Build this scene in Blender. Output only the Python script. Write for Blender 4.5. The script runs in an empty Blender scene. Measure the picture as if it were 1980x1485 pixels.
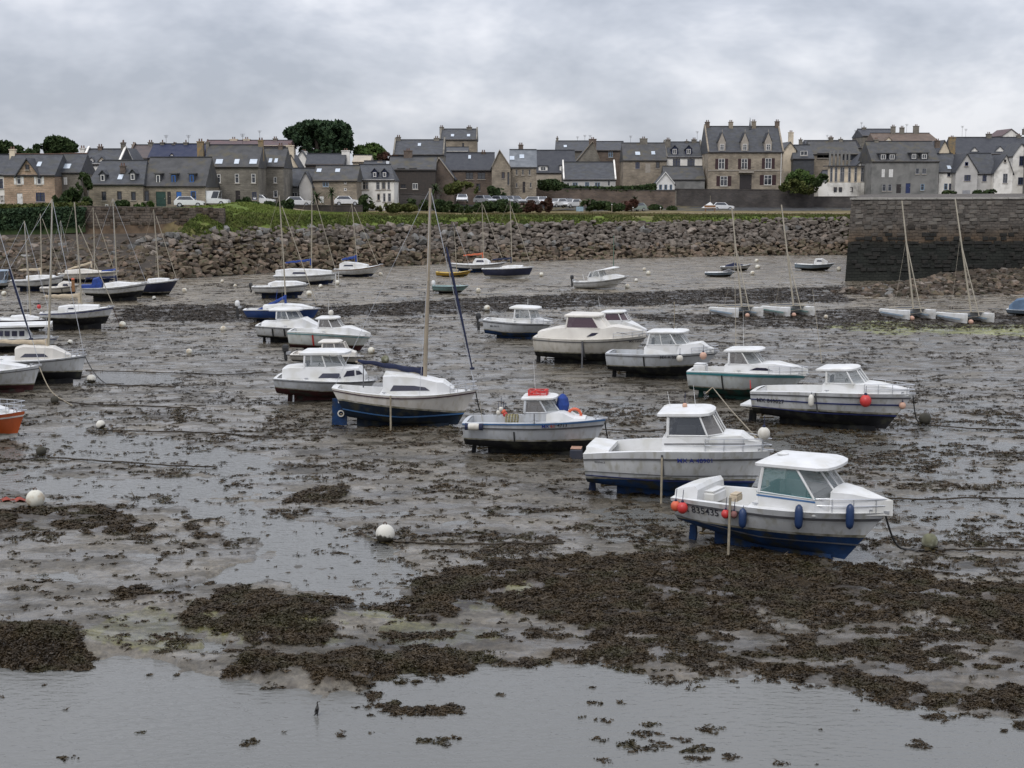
import bpy, math, random
import numpy as np
from mathutils import Vector, Matrix
random.seed(7); RNG = np.random.default_rng(7)
SC = bpy.context.scene; COL = SC.collection
PI = math.pi
# ------------------------------------------------------------------ camera
F = 2700.0; PITCH = math.atan(382.5/2700.0); CAM = Vector((0, 0, 10.0))
cd = bpy.data.cameras.new('camera'); cam = bpy.data.objects.new('camera', cd); COL.objects.link(cam)
cd.sensor_width = 36; cd.lens = 36*F/1980; cd.clip_start = 0.5; cd.clip_end = 6000
cam.location = CAM; cam.rotation_euler = (PI/2-PITCH, 0, 0); SC.camera = cam
# ------------------------------------------------------------------ world
SUN_EL = math.radians(50); SUN_AZ = math.radians(205)      # sun behind the camera, a little to the left, behind cloud
w = bpy.data.worlds.new('World'); SC.world = w; w.use_nodes = True
nt = w.node_tree; nt.nodes.clear(); N = nt.nodes.new; L = nt.links.new
out = N('ShaderNodeOutputWorld'); bg = N('ShaderNodeBackground'); bg.inputs[1].default_value = 0.14
sky = N('ShaderNodeTexSky'); sky.sky_type = 'NISHITA'; sky.sun_disc = False
sky.sun_elevation = SUN_EL; sky.sun_rotation = SUN_AZ
tc = N('ShaderNodeTexCoord'); mp = N('ShaderNodeMapping'); mp.inputs['Scale'].default_value = (6.0, 6.0, 12.0)
mp.inputs['Location'].default_value = (1.3, 0.4, 0.9)
L(tc.outputs['Generated'], mp.inputs[0])
n1 = N('ShaderNodeTexNoise'); n1.inputs['Scale'].default_value = 1.0; n1.inputs['Detail'].default_value = 5; n1.inputs['Roughness'].default_value = .6; n1.inputs['Distortion'].default_value = .12
L(mp.outputs[0], n1.inputs['Vector'])
n2 = N('ShaderNodeTexNoise'); n2.inputs['Scale'].default_value = .42; n2.inputs['Detail'].default_value = 3
L(mp.outputs[0], n2.inputs['Vector'])
ad = N('ShaderNodeMath'); ad.operation = 'MULTIPLY_ADD'; ad.inputs[1].default_value = .68
L(n1.outputs[0], ad.inputs[0]); m2 = N('ShaderNodeMath'); m2.operation = 'MULTIPLY'; m2.inputs[1].default_value = .32
L(n2.outputs[0], m2.inputs[0]); L(m2.outputs[0], ad.inputs[2])
rp = N('ShaderNodeValToRGB'); e = rp.color_ramp.elements
e[0].position = .40; e[0].color = (2.45, 2.62, 3.05, 1)
e[1].position = .61; e[1].color = (4.75, 4.8, 5.12, 1)
x = rp.color_ramp.elements.new(.5); x.color = (3.3, 3.45, 3.88, 1)
L(ad.outputs[0], rp.inputs[0])
sx = N('ShaderNodeSeparateXYZ'); L(tc.outputs['Generated'], sx.inputs[0])
mr = N('ShaderNodeMapRange'); mr.inputs['From Min'].default_value = 0; mr.inputs['From Max'].default_value = 1
mr.inputs['To Min'].default_value = .98; mr.inputs['To Max'].default_value = 2.5; L(sx.outputs[2], mr.inputs[0])
vm = N('ShaderNodeVectorMath'); vm.operation = 'SCALE'; L(rp.outputs[0], vm.inputs[0]); L(mr.outputs[0], vm.inputs['Scale'])
mx = N('ShaderNodeMix'); mx.data_type = 'RGBA'; mx.inputs['Factor'].default_value = .93
L(sky.outputs[0], mx.inputs['A']); L(vm.outputs[0], mx.inputs['B'])
L(mx.outputs['Result'], bg.inputs[0]); L(bg.outputs[0], out.inputs[0])
sd = bpy.data.lights.new('sun', 'SUN'); sd.energy = 1.15; sd.angle = math.radians(22); sd.color = (1, .965, .92)
sun = bpy.data.objects.new('sun', sd); COL.objects.link(sun)
sv = Vector((math.sin(SUN_AZ)*math.cos(SUN_EL), math.cos(SUN_AZ)*math.cos(SUN_EL), math.sin(SUN_EL)))
sun.rotation_euler = sv.to_track_quat('Z', 'Y').to_euler(); sun.location = (40, 60, 90)
SC.view_settings.view_transform = 'Standard'; SC.view_settings.look = 'None'; SC.view_settings.gamma = 1
SC.view_settings.exposure = 0.25; SC.view_settings.use_curve_mapping = False
SC.cycles.max_bounces = 6; SC.cycles.transparent_max_bounces = 12
# ------------------------------------------------------------------ pixel <-> place
FW = Vector((0, math.cos(PITCH), -math.sin(PITCH))); UP = Vector((0, math.sin(PITCH), math.cos(PITCH)))
def ray(px, py): return FW + Vector((1, 0, 0))*((px-990)/F) + UP*((742.5-py)/F)
def G(px, py, z=0.05):
    d = ray(px, py); return CAM + d*((z-CAM.z)/d.z)
def W(px, py, Y):
    d = ray(px, py); return CAM + d*(Y/d.y)
def KD(px):   # the sea front runs away from the camera towards the right
    return float(np.interp(px, [-400, 350, 900, 1400, 1700, 2400], [1.0, 1.0, 1.21, 1.33, 1.36, 1.38]))
def ZY(py, Y): return W(990, py, Y).z
def XY(px, Y, py=380): return W(px, py, Y).x
def projn(x, y, z):
    zc = z-CAM.z; dep = y*FW.y + zc*FW.z; upc = y*UP.y + zc*UP.z
    return 990+F*x/dep, 742.5-F*upc/dep
# ------------------------------------------------------------------ numpy noise
def _h(ix, iy, s):
    n = (ix.astype(np.int64)*374761393 + iy.astype(np.int64)*668265263 + s*974634777) & 0x7fffffff
    n = ((n ^ (n >> 13))*1274126177) & 0x7fffffff
    return ((n ^ (n >> 16)) & 0xffff)/65535.0
def vn(x, y, s=0):
    ix = np.floor(x); iy = np.floor(y); fx = x-ix; fy = y-iy
    fx = fx*fx*(3-2*fx); fy = fy*fy*(3-2*fy)
    a = _h(ix, iy, s); b = _h(ix+1, iy, s); c = _h(ix, iy+1, s); d = _h(ix+1, iy+1, s)
    return (a*(1-fx)+b*fx)*(1-fy)+(c*(1-fx)+d*fx)*fy
def fbm(x, y, s=0, o=4):
    r = 0; a = .5; t = 0
    for i in range(o): r = r+a*vn(x*2**i, y*2**i, s+i*17); t += a; a *= .5
    return r/t
def sstep(a, b, x):
    t = np.clip((x-a)/(b-a), 0, 1); return t*t*(3-2*t)
def inpoly(px, py, poly):
    r = np.zeros(px.shape, bool); n = len(poly)
    for i in range(n):
        x1, y1 = poly[i]; x2, y2 = poly[(i+1) % n]
        if y1 == y2: continue
        c = ((y1 > py) != (y2 > py)) & (px < (x2-x1)*(py-y1)/(y2-y1)+x1); r ^= c
    return r
# ------------------------------------------------------------------ materials
MATS = {}
def mat(name, c1, c2=None, scale=3.0, rough=.6, bump=0, bscale=None, metal=0, spec=.5, stretch=(1, 1, 1), detail=4, lo=.35, hi=.65, c3=None, s3=30, alpha=1, coat=0):
    if name in MATS: return MATS[name]
    m = bpy.data.materials.new(name); m.use_nodes = True; t = m.node_tree; n = t.nodes; l = t.links
    b = n['Principled BSDF']; b.inputs['Roughness'].default_value = rough; b.inputs['Metallic'].default_value = metal
    b.inputs['Specular IOR Level'].default_value = spec; b.inputs['Alpha'].default_value = alpha; b.inputs['Coat Weight'].default_value = coat
    tcn = n.new('ShaderNodeTexCoord'); mpn = n.new('ShaderNodeMapping'); mpn.inputs['Scale'].default_value = stretch
    l.new(tcn.outputs['Object'], mpn.inputs[0])
    if c2 is None: c2 = tuple(v*.8 for v in c1)
    nz = n.new('ShaderNodeTexNoise'); nz.inputs['Scale'].default_value = scale; nz.inputs['Detail'].default_value = detail
    l.new(mpn.outputs[0], nz.inputs['Vector'])
    r = n.new('ShaderNodeValToRGB'); r.color_ramp.elements[0].position = lo; r.color_ramp.elements[1].position = hi
    r.color_ramp.elements[0].color = (*c1, 1); r.color_ramp.elements[1].color = (*c2, 1)
    l.new(nz.outputs[0], r.inputs[0]); col = r.outputs[0]
    if c3:
        nz3 = n.new('ShaderNodeTexNoise'); nz3.inputs['Scale'].default_value = s3; nz3.inputs['Detail'].default_value = 3
        l.new(mpn.outputs[0], nz3.inputs['Vector'])
        r3 = n.new('ShaderNodeValToRGB'); r3.color_ramp.elements[0].position = .5; r3.color_ramp.elements[1].position = .68
        r3.color_ramp.elements[0].color = (0, 0, 0, 1); r3.color_ramp.elements[1].color = (1, 1, 1, 1)
        l.new(nz3.outputs[0], r3.inputs[0]); mm = n.new('ShaderNodeMix'); mm.data_type = 'RGBA'
        l.new(r3.outputs[0], mm.inputs['Factor']); l.new(col, mm.inputs['A']); mm.inputs['B'].default_value = (*c3, 1); col = mm.outputs['Result']
    l.new(col, b.inputs['Base Color'])
    if bump:
        nb = n.new('ShaderNodeTexNoise'); nb.inputs['Scale'].default_value = bscale or scale*4; nb.inputs['Detail'].default_value = 4
        l.new(mpn.outputs[0], nb.inputs['Vector']); bp = n.new('ShaderNodeBump'); bp.inputs['Distance'].default_value = bump
        l.new(nb.outputs[0], bp.inputs['Height']); l.new(bp.outputs[0], b.inputs['Normal'])
    MATS[name] = m; return m
def stone_mat(name, c1, c2, mortar, bw=.55, bh=.28, bump=.03, rough=.9, msize=.03):
    """coursed rubble masonry in the plane of each wall (x+y against z)"""
    if name in MATS: return MATS[name]
    m = bpy.data.materials.new(name); m.use_nodes = True; t = m.node_tree; n = t.nodes; l = t.links
    b = n['Principled BSDF']; b.inputs['Roughness'].default_value = rough; b.inputs['Specular IOR Level'].default_value = .25
    tcn = n.new('ShaderNodeTexCoord'); s = n.new('ShaderNodeSeparateXYZ'); l.new(tcn.outputs['Object'], s.inputs[0])
    a = n.new('ShaderNodeMath'); a.operation = 'ADD'; l.new(s.outputs[0], a.inputs[0]); l.new(s.outputs[1], a.inputs[1])
    c = n.new('ShaderNodeCombineXYZ'); l.new(a.outputs[0], c.inputs[0]); l.new(s.outputs[2], c.inputs[1])
    nd = n.new('ShaderNodeTexNoise'); nd.inputs['Scale'].default_value = 1.6; l.new(tcn.outputs['Object'], nd.inputs['Vector'])
    va = n.new('ShaderNodeVectorMath'); va.operation = 'MULTIPLY_ADD'; l.new(nd.outputs['Color'], va.inputs[0]); va.inputs[1].default_value = (.35, .3, 0); l.new(c.outputs[0], va.inputs[2])
    br = n.new('ShaderNodeTexBrick'); l.new(va.outputs[0], br.inputs['Vector']); br.inputs['Scale'].default_value = 1
    br.inputs['Brick Width'].default_value = bw; br.inputs['Row Height'].default_value = bh; br.inputs['Mortar Size'].default_value = msize
    br.inputs['Color1'].default_value = (*c1, 1); br.inputs['Color2'].default_value = (*c2, 1); br.inputs['Mortar'].default_value = (*mortar, 1)
    br.inputs['Mortar Smooth'].default_value = .4; br.inputs['Bias'].default_value = -.1
    nz = n.new('ShaderNodeTexNoise'); nz.inputs['Scale'].default_value = .45; nz.inputs['Detail'].default_value = 6; l.new(tcn.outputs['Object'], nz.inputs['Vector'])
    mr_ = n.new('ShaderNodeMapRange'); mr_.inputs['From Min'].default_value = .3; mr_.inputs['From Max'].default_value = .7; mr_.inputs['To Min'].default_value = .62; mr_.inputs['To Max'].default_value = 1.25
    l.new(nz.outputs[0], mr_.inputs[0]); sc = n.new('ShaderNodeVectorMath'); sc.operation = 'SCALE'; l.new(br.outputs['Color'], sc.inputs[0]); l.new(mr_.outputs[0], sc.inputs['Scale'])
    l.new(sc.outputs[0], b.inputs['Base Color'])
    bp = n.new('ShaderNodeBump'); bp.inputs['Distance'].default_value = bump; bp.invert = True; l.new(br.outputs['Fac'], bp.inputs['Height']); l.new(bp.outputs[0], b.inputs['Normal'])
    MATS[name] = m; return m
def glass_mat(name, c, alpha=.75, rough=.08):
    m = mat(name, c, c, rough=rough, spec=.8, alpha=alpha); return m
# ------------------------------------------------------------------ meshes and objects
class MB:
    def __init__(s): s.v = []; s.f = []
    def add(s, vs, fs):
        o = len(s.v); s.v += [tuple(p) for p in vs]; s.f += [tuple(i+o for i in f) for f in fs]; return s
    def box(s, x0, x1, y0, y1, z0, z1):
        return s.add([(x0, y0, z0), (x1, y0, z0), (x1, y1, z0), (x0, y1, z0), (x0, y0, z1), (x1, y0, z1), (x1, y1, z1), (x0, y1, z1)],
                     [(0, 3, 2, 1), (4, 5, 6, 7), (0, 1, 5, 4), (1, 2, 6, 5), (2, 3, 7, 6), (3, 0, 4, 7)])
    def quad(s, a, b, c, d): return s.add([a, b, c, d], [(0, 1, 2, 3)])
    def prism(s, poly, y0, y1):
        """polygon in (x,z) extruded along y"""
        n = len(poly); vs = [(p[0], y0, p[1]) for p in poly]+[(p[0], y1, p[1]) for p in poly]
        fs = [tuple(range(n)), tuple(range(2*n-1, n-1, -1))]+[(i, i+n, (i+1) % n+n, (i+1) % n) for i in range(n)]
        return s.add(vs, fs)
    def tube(s, pts, r, n=6, r2=None, caps=True):
        pts = [Vector(p) for p in pts]; m = len(pts); rings = []; vs = []
        r2 = r if r2 is None else r2; ref = Vector((0, 0, 1))
        for i, p in enumerate(pts):
            d = (pts[min(i+1, m-1)]-pts[max(i-1, 0)]); d = d.normalized() if d.length > 1e-9 else Vector((1, 0, 0))
            a = d.cross(ref if abs(d.z) < .9 else Vector((1, 0, 0))).normalized(); b = d.cross(a)
            rr = r+(r2-r)*i/max(1, m-1)
            for k in range(n):
                an = 2*PI*k/n; vs.append(p+a*math.cos(an)*rr+b*math.sin(an)*rr)
        fs = [(i*n+k, i*n+(k+1) % n, (i+1)*n+(k+1) % n, (i+1)*n+k) for i in range(m-1) for k in range(n)]
        if caps: fs += [tuple(range(n-1, -1, -1)), tuple((m-1)*n+k for k in range(n))]
        return s.add(vs, fs)
    def ball(s, c, r, n=14, m=9, sz=1.0):
        vs = []; c = Vector(c)
        for j in range(m+1):
            th = PI*j/m
            for k in range(n): vs.append((c.x+r*math.sin(th)*math.cos(2*PI*k/n), c.y+r*math.sin(th)*math.sin(2*PI*k/n), c.z+r*sz*math.cos(th)))
        fs = [(j*n+k, (j+1)*n+k, (j+1)*n+(k+1) % n, j*n+(k+1) % n) for j in range(m) for k in range(n)]
        return s.add(vs, fs)
    def lathe(s, prof, n=14, c=(0, 0, 0), axis='z'):
        vs = []
        for r, h in prof:
            for k in range(n):
                a = 2*PI*k/n; u, w_ = r*math.cos(a), r*math.sin(a)
                vs.append((c[0]+u, c[1]+w_, c[2]+h) if axis == 'z' else ((c[0]+h, c[1]+u, c[2]+w_) if axis == 'x' else (c[0]+u, c[1]+h, c[2]+w_)))
        m = len(prof)
        fs = [(j*n+k, j*n+(k+1) % n, (j+1)*n+(k+1) % n, (j+1)*n+k) for j in range(m-1) for k in range(n)]
        fs += [tuple(range(n-1, -1, -1)), tuple((m-1)*n+k for k in range(n))]
        return s.add(vs, fs)
    def torus(s, c, R_, r, n=20, m=8, axis='y'):
        vs = []
        for i in range(n):
            A = 2*PI*i/n
            for j in range(m):
                b = 2*PI*j/m; rr = R_+r*math.cos(b); h = r*math.sin(b)
                p = (rr*math.cos(A), h, rr*math.sin(A)) if axis == 'y' else ((rr*math.cos(A), rr*math.sin(A), h) if axis == 'z' else (h, rr*math.cos(A), rr*math.sin(A)))
                vs.append((c[0]+p[0], c[1]+p[1], c[2]+p[2]))
        return s.add(vs, [(i*m+j, ((i+1) % n)*m+j, ((i+1) % n)*m+(j+1) % m, i*m+(j+1) % m) for i in range(n) for j in range(m)])
    def mesh(s, name, m, smooth=False):
        me = bpy.data.meshes.new(name); me.from_pydata(s.v, [], s.f); me.update()
        if m: me.materials.append(m)
        if smooth: me.polygons.foreach_set('use_smooth', [True]*len(me.polygons))
        return me
    def obj(s, name, m, parent=None, loc=(0, 0, 0), smooth=False):
        return ob(name, s.mesh(name, m, smooth), parent, loc)
def ob(name, me, parent=None, loc=(0, 0, 0), rot=None):
    o = bpy.data.objects.new(name, me); o.location = loc
    if rot is not None: o.rotation_euler = rot
    o.parent = parent; COL.objects.link(o); return o
def tag(o, label, cat, group=None):
    o['label'] = label; o['category'] = cat
    if group: o['group'] = group
    return o
def thing(name, label, cat, loc=(0, 0, 0), rz=0, group=None):
    o = ob(name, None, None, loc, (0, 0, rz)); o.empty_display_size = .3; return tag(o, label, cat, group)
def kind(o, k): o['kind'] = k; return o
def npmesh(name, verts, faces, m, smooth=False):
    """verts (n,3), faces (k,3 or 4) numpy"""
    me = bpy.data.meshes.new(name); nf, k = faces.shape
    me.vertices.add(len(verts)); me.vertices.foreach_set('co', verts.astype(np.float32).ravel())
    me.loops.add(nf*k); me.loops.foreach_set('vertex_index', faces.astype(np.int32).ravel())
    me.polygons.add(nf); me.polygons.foreach_set('loop_start', np.arange(0, nf*k, k, dtype=np.int32))
    if smooth: me.polygons.foreach_set('use_smooth', np.ones(nf, bool))
    me.update(calc_edges=True); me.materials.append(m); return me
# ================================================================== MUD FLAT
GREENROCK = None
def kdv(px): return np.interp(px, [-400, 350, 900, 1400, 1700, 2400], [1.0, 1.0, 1.21, 1.33, 1.36, 1.38])
def shore(px):   # edge of the near pool, photograph rows
    return np.interp(px, [-400, 0, 210, 330, 352, 450, 560, 615, 690, 705, 950, 1200, 1300, 1450, 1550, 1700, 1850, 1980, 2400],
                     [1300, 1290, 1270, 1270, 1296, 1312, 1345, 1356, 1345, 1312, 1290, 1290, 1312, 1300, 1302, 1342, 1372, 1402, 1450])
POOLS = [[(295, 968), (480, 972), (600, 1003), (700, 1035), (775, 1075), (820, 1125), (735, 1175), (685, 1192), (640, 1150), (560, 1128), (470, 1143), (330, 1140), (420, 1112), (500, 1085), (505, 1045), (430, 1005)],
         [(30, 852), (140, 838), (330, 850), (480, 875), (560, 905), (440, 925), (300, 900), (120, 892)],
         [(0, 905), (120, 915), (330, 930), (480, 950), (330, 965), (150, 950), (0, 940)],
         [(1590, 1075), (1660, 1060), (1760, 1095), (1800, 1125), (1720, 1120), (1640, 1098)],
         [(160, 722), (330, 722), (340, 742), (180, 748)],
         [(360, 1248), (470, 1255), (450, 1268), (370, 1262)],
         [(60, 1108), (150, 1112), (120, 1128), (40, 1124)],
         [(-300, 1000), (-60, 1010), (-80, 1060), (-300, 1070)],
         [(560, 1265), (650, 1268), (640, 1276), (560, 1274)]]
WEEDS = [([(700, 1200), (790, 1150), (880, 1105), (1010, 1090), (1260, 1075), (1500, 1090), (1640, 1100), (1760, 1118), (1980, 1140), (2300, 1160), (2300, 1235), (1980, 1232), (1800, 1200), (1650, 1205), (1480, 1185), (1400, 1215), (1250, 1235), (1180, 1210), (1080, 1190), (960, 1165), (900, 1195), (800, 1205)], .95),
         ([(760, 1215), (1980, 1210), (2300, 1300), (2300, 1420), (1980, 1395), (1700, 1325), (1500, 1300), (1250, 1300), (900, 1285), (700, 1300), (690, 1240)], .45),
         ([(340, 1190), (430, 1150), (560, 1160), (620, 1165), (690, 1195), (610, 1225), (560, 1248), (400, 1243)], .93),
         ([(-250, 1205), (0, 1210), (70, 1204), (150, 1232), (235, 1276), (160, 1296), (60, 1285), (0, 1302), (-250, 1300)], .985),
         ([(410, 1312), (460, 1272), (520, 1290), (640, 1280), (720, 1290), (860, 1275), (955, 1300), (800, 1312), (700, 1340), (600, 1356), (560, 1330)], .93),
         ([(430, 1350), (550, 1340), (540, 1372), (440, 1378)], .5),
         ([(700, 1355), (880, 1362), (860, 1390), (720, 1380)], .65),
         ([(-250, 985), (40, 990), (260, 985), (320, 1008), (200, 1035), (60, 1022), (-250, 1015)], .92),
         ([(160, 1158), (240, 1143), (300, 1150), (290, 1168)], .85),
         ([(360, 1125), (420, 1118), (425, 1138), (370, 1140)], .9),
         ([(555, 968), (600, 945), (680, 943), (690, 960), (630, 978)], .85),
         ([(360, 1018), (400, 1012), (480, 1030), (430, 1040)], .7),
         ([(225, 598), (330, 592), (460, 592), (640, 596), (900, 578), (1100, 572), (1300, 565), (1640, 556), (1640, 585), (1300, 590), (1100, 596), (930, 606), (640, 615), (500, 625), (230, 624)], .97),
         ([(1180, 612), (1700, 600), (2200, 620), (2200, 640), (1700, 640), (1400, 632)], .8),
         ([(1720, 1340), (1830, 1335), (1830, 1352), (1730, 1362)], .8),
         ([(1880, 1360), (2100, 1345), (2100, 1400), (1960, 1400)], .9),
         ([(1870, 1402), (1935, 1402), (1930, 1418), (1880, 1420)], .8)]
ALGAE = [[(1575, 636), (1700, 625), (1980, 632), (2200, 640), (2200, 655), (1980, 652), (1700, 645)],
         [(940, 1155), (1060, 1150), (1060, 1172), (980, 1178)], [(520, 1215), (650, 1205), (640, 1228), (540, 1230)],
         [(250, 1180), (420, 1195), (500, 1255), (300, 1262), (170, 1235)], [(700, 1225), (860, 1205), (1000, 1235), (800, 1270)]]
def warped(px, py, x, y, amp=1.0):
    k = np.clip((py-340)/700., .12, 1.2)*amp
    wx = (fbm(x*.55, y*.55, 3)-.5)*150*k+(fbm(x*2.6, y*2.6, 5)-.5)*50*k
    wy = (fbm(x*.6+9, y*.6, 7)-.5)*60*k+(fbm(x*2.6, y*2.6+5, 9)-.5)*26*k
    return px+wx, py+wy*np.clip((py-340)/700., .25, 1)
def wetness(px, py, x, y):
    qx, qy = warped(px, py, x, y, .75)
    pool = sstep(-14, 16, qy-shore(qx))
    for p in POOLS: pool = np.maximum(pool, inpoly(qx, qy, p)*.74)
    wet = .35+.50*sstep(690, 850, py)*sstep(1090, 1030, py)*sstep(950, 1250, px)+.34*sstep(760, 830, py)*sstep(1010, 960, py)*sstep(760, 500, px)
    wet = wet+.12*sstep(950, 1030, py)*sstep(1130, 1060, py)*sstep(1500, 1700, px)-.16*sstep(600, 540, py)+.1*sstep(1210, 1250, py)*sstep(1300, 1500, px)
    wet = wet-.2*sstep(1130, 1180, py)*sstep(700, 500, px)-.1*sstep(1060, 1090, py)*sstep(1600, 1300, px)
    return pool, wet
def weedmask(px, py, x, y):
    qx, qy = warped(px, py, x, y); r = np.zeros(px.shape)
    for p, v in WEEDS: r = np.maximum(r, inpoly(qx, qy, p)*v)
    return r
def hgt(x, y, full=False):
    px, py = projn(x, y, 0*x)
    pool, wet = wetness(px, py, x, y); wd = weedmask(px, py, x, y)
    big = fbm(x*.11, y*.17, 21)-.5; mid = fbm(x*.6, y*1.0, 23, 4)-.5; sm = fbm(x*3.0, y*3.6, 27, 3)-.5
    near = sstep(70, 45, y)
    h = .105*(1-wet)+.10*big+.13*mid+.09*sm-.022
    h = h+.05*wd*(.6+sm)
    def mound(cx, cy, rx, ry, hh):
        return hh*np.exp(-((px-cx)/rx)**2-((py-cy)/ry)**2)
    h = h+mound(60, 1255, 130, 26, .42)+mound(560, 1195, 120, 26, .22)+mound(620, 1310, 120, 26, .14)+mound(1750, 1180, 380, 30, .07)+mound(1100, 1130, 300, 26, .08)+mound(480, 1285, 60, 12, .12)+mound(640, 958, 50, 9, .12)
    h = h*(1-pool)+pool*(-.062+.09*mid+.09*sm)
    h = h-sstep(150, 158, y/kdv(px))*1.2
    if full: return h, px, py, pool, wet, wd
    return h
NR, NC = 720, 560
ys = 13.0*(232/13.0)**np.linspace(0, 1, NR); ua = np.linspace(-1, 1, NC); us = (ua*.75+.25*ua**3)*.62
YY = np.repeat(ys[:, None], NC, 1); XX = us[None, :]*(YY+6)
Xf = XX.ravel(); Yf = YY.ravel()
H, gpx, gpy, gpool, gwet, gwd = hgt(Xf, Yf, True)
idx = np.arange(NR*NC).reshape(NR, NC)
fc = np.stack([idx[:-1, :-1], idx[:-1, 1:], idx[1:, 1:], idx[1:, :-1]], -1).reshape(-1, 4)
def mud_material():
    m = bpy.data.materials.new('wet_mud'); m.use_nodes = True; t = m.node_tree; n = t.nodes; l = t.links
    b = n['Principled BSDF']; tcn = n.new('ShaderNodeTexCoord'); O = tcn.outputs['Object']
    at = n.new('ShaderNodeAttribute'); at.attribute_name = 'tint'
    n1 = n.new('ShaderNodeTexNoise'); n1.inputs['Scale'].default_value = .6; n1.inputs['Detail'].default_value = 8; n1.inputs['Roughness'].default_value = .66; mp1 = n.new('ShaderNodeMapping'); mp1.inputs['Scale'].default_value = (.38, 1.0, 1); l.new(O, mp1.inputs[0]); l.new(mp1.outputs[0], n1.inputs['Vector'])
    r1 = n.new('ShaderNodeValToRGB'); el = r1.color_ramp.elements; el[0].position = .32; el[0].color = (.034, .030, .023, 1); el[1].position = .66; el[1].color = (.160, .139, .106, 1)
    l.new(n1.outputs[0], r1.inputs[0])
    n2 = n.new('ShaderNodeTexNoise'); n2.inputs['Scale'].default_value = 7; n2.inputs['Detail'].default_value = 5; n2.inputs['Roughness'].default_value = .65; l.new(O, n2.inputs['Vector'])
    r2 = n.new('ShaderNodeMapRange'); r2.inputs['From Min'].default_value = .3; r2.inputs['From Max'].default_value = .7; r2.inputs['To Min'].default_value = .45; r2.inputs['To Max'].default_value = 1.35; l.new(n2.outputs[0], r2.inputs[0])
    sc = n.new('ShaderNodeVectorMath'); sc.operation = 'SCALE'; l.new(r1.outputs[0], sc.inputs[0]); l.new(r2.outputs[0], sc.inputs['Scale'])
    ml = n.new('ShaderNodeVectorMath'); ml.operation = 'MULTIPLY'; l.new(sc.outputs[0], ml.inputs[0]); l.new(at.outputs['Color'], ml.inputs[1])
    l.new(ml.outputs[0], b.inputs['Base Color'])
    mp3 = n.new('ShaderNodeMapping'); mp3.inputs['Scale'].default_value = (.42, 1.0, 1); l.new(O, mp3.inputs[0])
    n3 = n.new('ShaderNodeTexNoise'); n3.inputs['Scale'].default_value = 1.15; n3.inputs['Detail'].default_value = 7; n3.inputs['Roughness'].default_value = .62; l.new(mp3.outputs[0], n3.inputs['Vector'])
    r3 = n.new('ShaderNodeMapRange'); r3.inputs['From Min'].default_value = .44; r3.inputs['From Max'].default_value = .54; r3.inputs['To Min'].default_value = .60; r3.inputs['To Max'].default_value = .16; l.new(n3.outputs[0], r3.inputs[0])
    l.new(r3.outputs[0], b.inputs['Roughness']); b.inputs['Specular IOR Level'].default_value = .55
    n4 = n.new('ShaderNodeTexNoise'); n4.inputs['Scale'].default_value = 5; n4.inputs['Detail'].default_value = 7; n4.inputs['Roughness'].default_value = .62; l.new(O, n4.inputs['Vector'])
    r4 = n.new('ShaderNodeMapRange'); r4.inputs['From Min'].default_value = .44; r4.inputs['From Max'].default_value = .54; r4.inputs['To Min'].default_value = 1.0; r4.inputs['To Max'].default_value = .22; l.new(n3.outputs[0], r4.inputs[0])
    bp = n.new('ShaderNodeBump'); bp.inputs['Distance'].default_value = .08; l.new(r4.outputs[0], bp.inputs['Strength']); l.new(n4.outputs[0], bp.inputs['Height']); l.new(bp.outputs[0], b.inputs['Normal'])
    return m
gm = npmesh('mud_flat', np.stack([Xf, Yf, H], -1), fc, mud_material(), True)
qx_, qy_ = warped(gpx, gpy, Xf, Yf, 1.4); alg = np.zeros(len(Xf))
for p in ALGAE: alg = np.maximum(alg, inpoly(qx_, qy_, p)*1.0)
alg = alg*(.5+.5*(fbm(Xf*3, Yf*3, 44) > .47))
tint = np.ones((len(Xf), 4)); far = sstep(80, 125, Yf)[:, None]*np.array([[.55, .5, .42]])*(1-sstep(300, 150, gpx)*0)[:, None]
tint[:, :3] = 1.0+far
wdn = np.clip(gwd, 0, 1)[:, None]; tint[:, :3] = tint[:, :3]*(1-wdn)+wdn*np.array([[.33, .26, .18]])
tint[:, :3] = tint[:, :3]*(1-alg[:, None])+alg[:, None]*np.where(gpy[:, None] < 700, np.array([[1.7, 2.0, .55]]), np.array([[1.02, 1.08, .62]]))
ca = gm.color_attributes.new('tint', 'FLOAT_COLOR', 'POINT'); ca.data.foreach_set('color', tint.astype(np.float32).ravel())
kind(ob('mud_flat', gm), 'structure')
# water lying in every hollow of the mud
wm = bpy.data.materials.new('shallow_water'); wm.use_nodes = True; t = wm.node_tree; n = t.nodes; l = t.links; b = n['Principled BSDF']
b.inputs['Base Color'].default_value = (.155, .155, .145, 1); b.inputs['Roughness'].default_value = .06; b.inputs['IOR'].default_value = 1.42; b.inputs['Specular IOR Level'].default_value = .5
tcn = n.new('ShaderNodeTexCoord'); mpn = n.new('ShaderNodeMapping'); mpn.inputs['Scale'].default_value = (2.2, 5.0, 1); l.new(tcn.outputs['Object'], mpn.inputs[0])
nz = n.new('ShaderNodeTexNoise'); nz.inputs['Scale'].default_value = 1.4; nz.inputs['Detail'].default_value = 4; l.new(mpn.outputs[0], nz.inputs['Vector'])
bp = n.new('ShaderNodeBump'); bp.inputs['Distance'].default_value = .026; l.new(nz.outputs[0], bp.inputs['Height']); l.new(bp.outputs[0], b.inputs['Normal'])
tr = n.new('ShaderNodeBsdfTransparent'); tr.inputs[0].default_value = (.75, .74, .68, 1); ms = n.new('ShaderNodeMixShader'); ms.inputs[0].default_value = .88
l.new(tr.outputs[0], ms.inputs[1]); l.new(b.outputs[0], ms.inputs[2]); l.new(ms.outputs[0], n['Material Output'].inputs[0])
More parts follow.
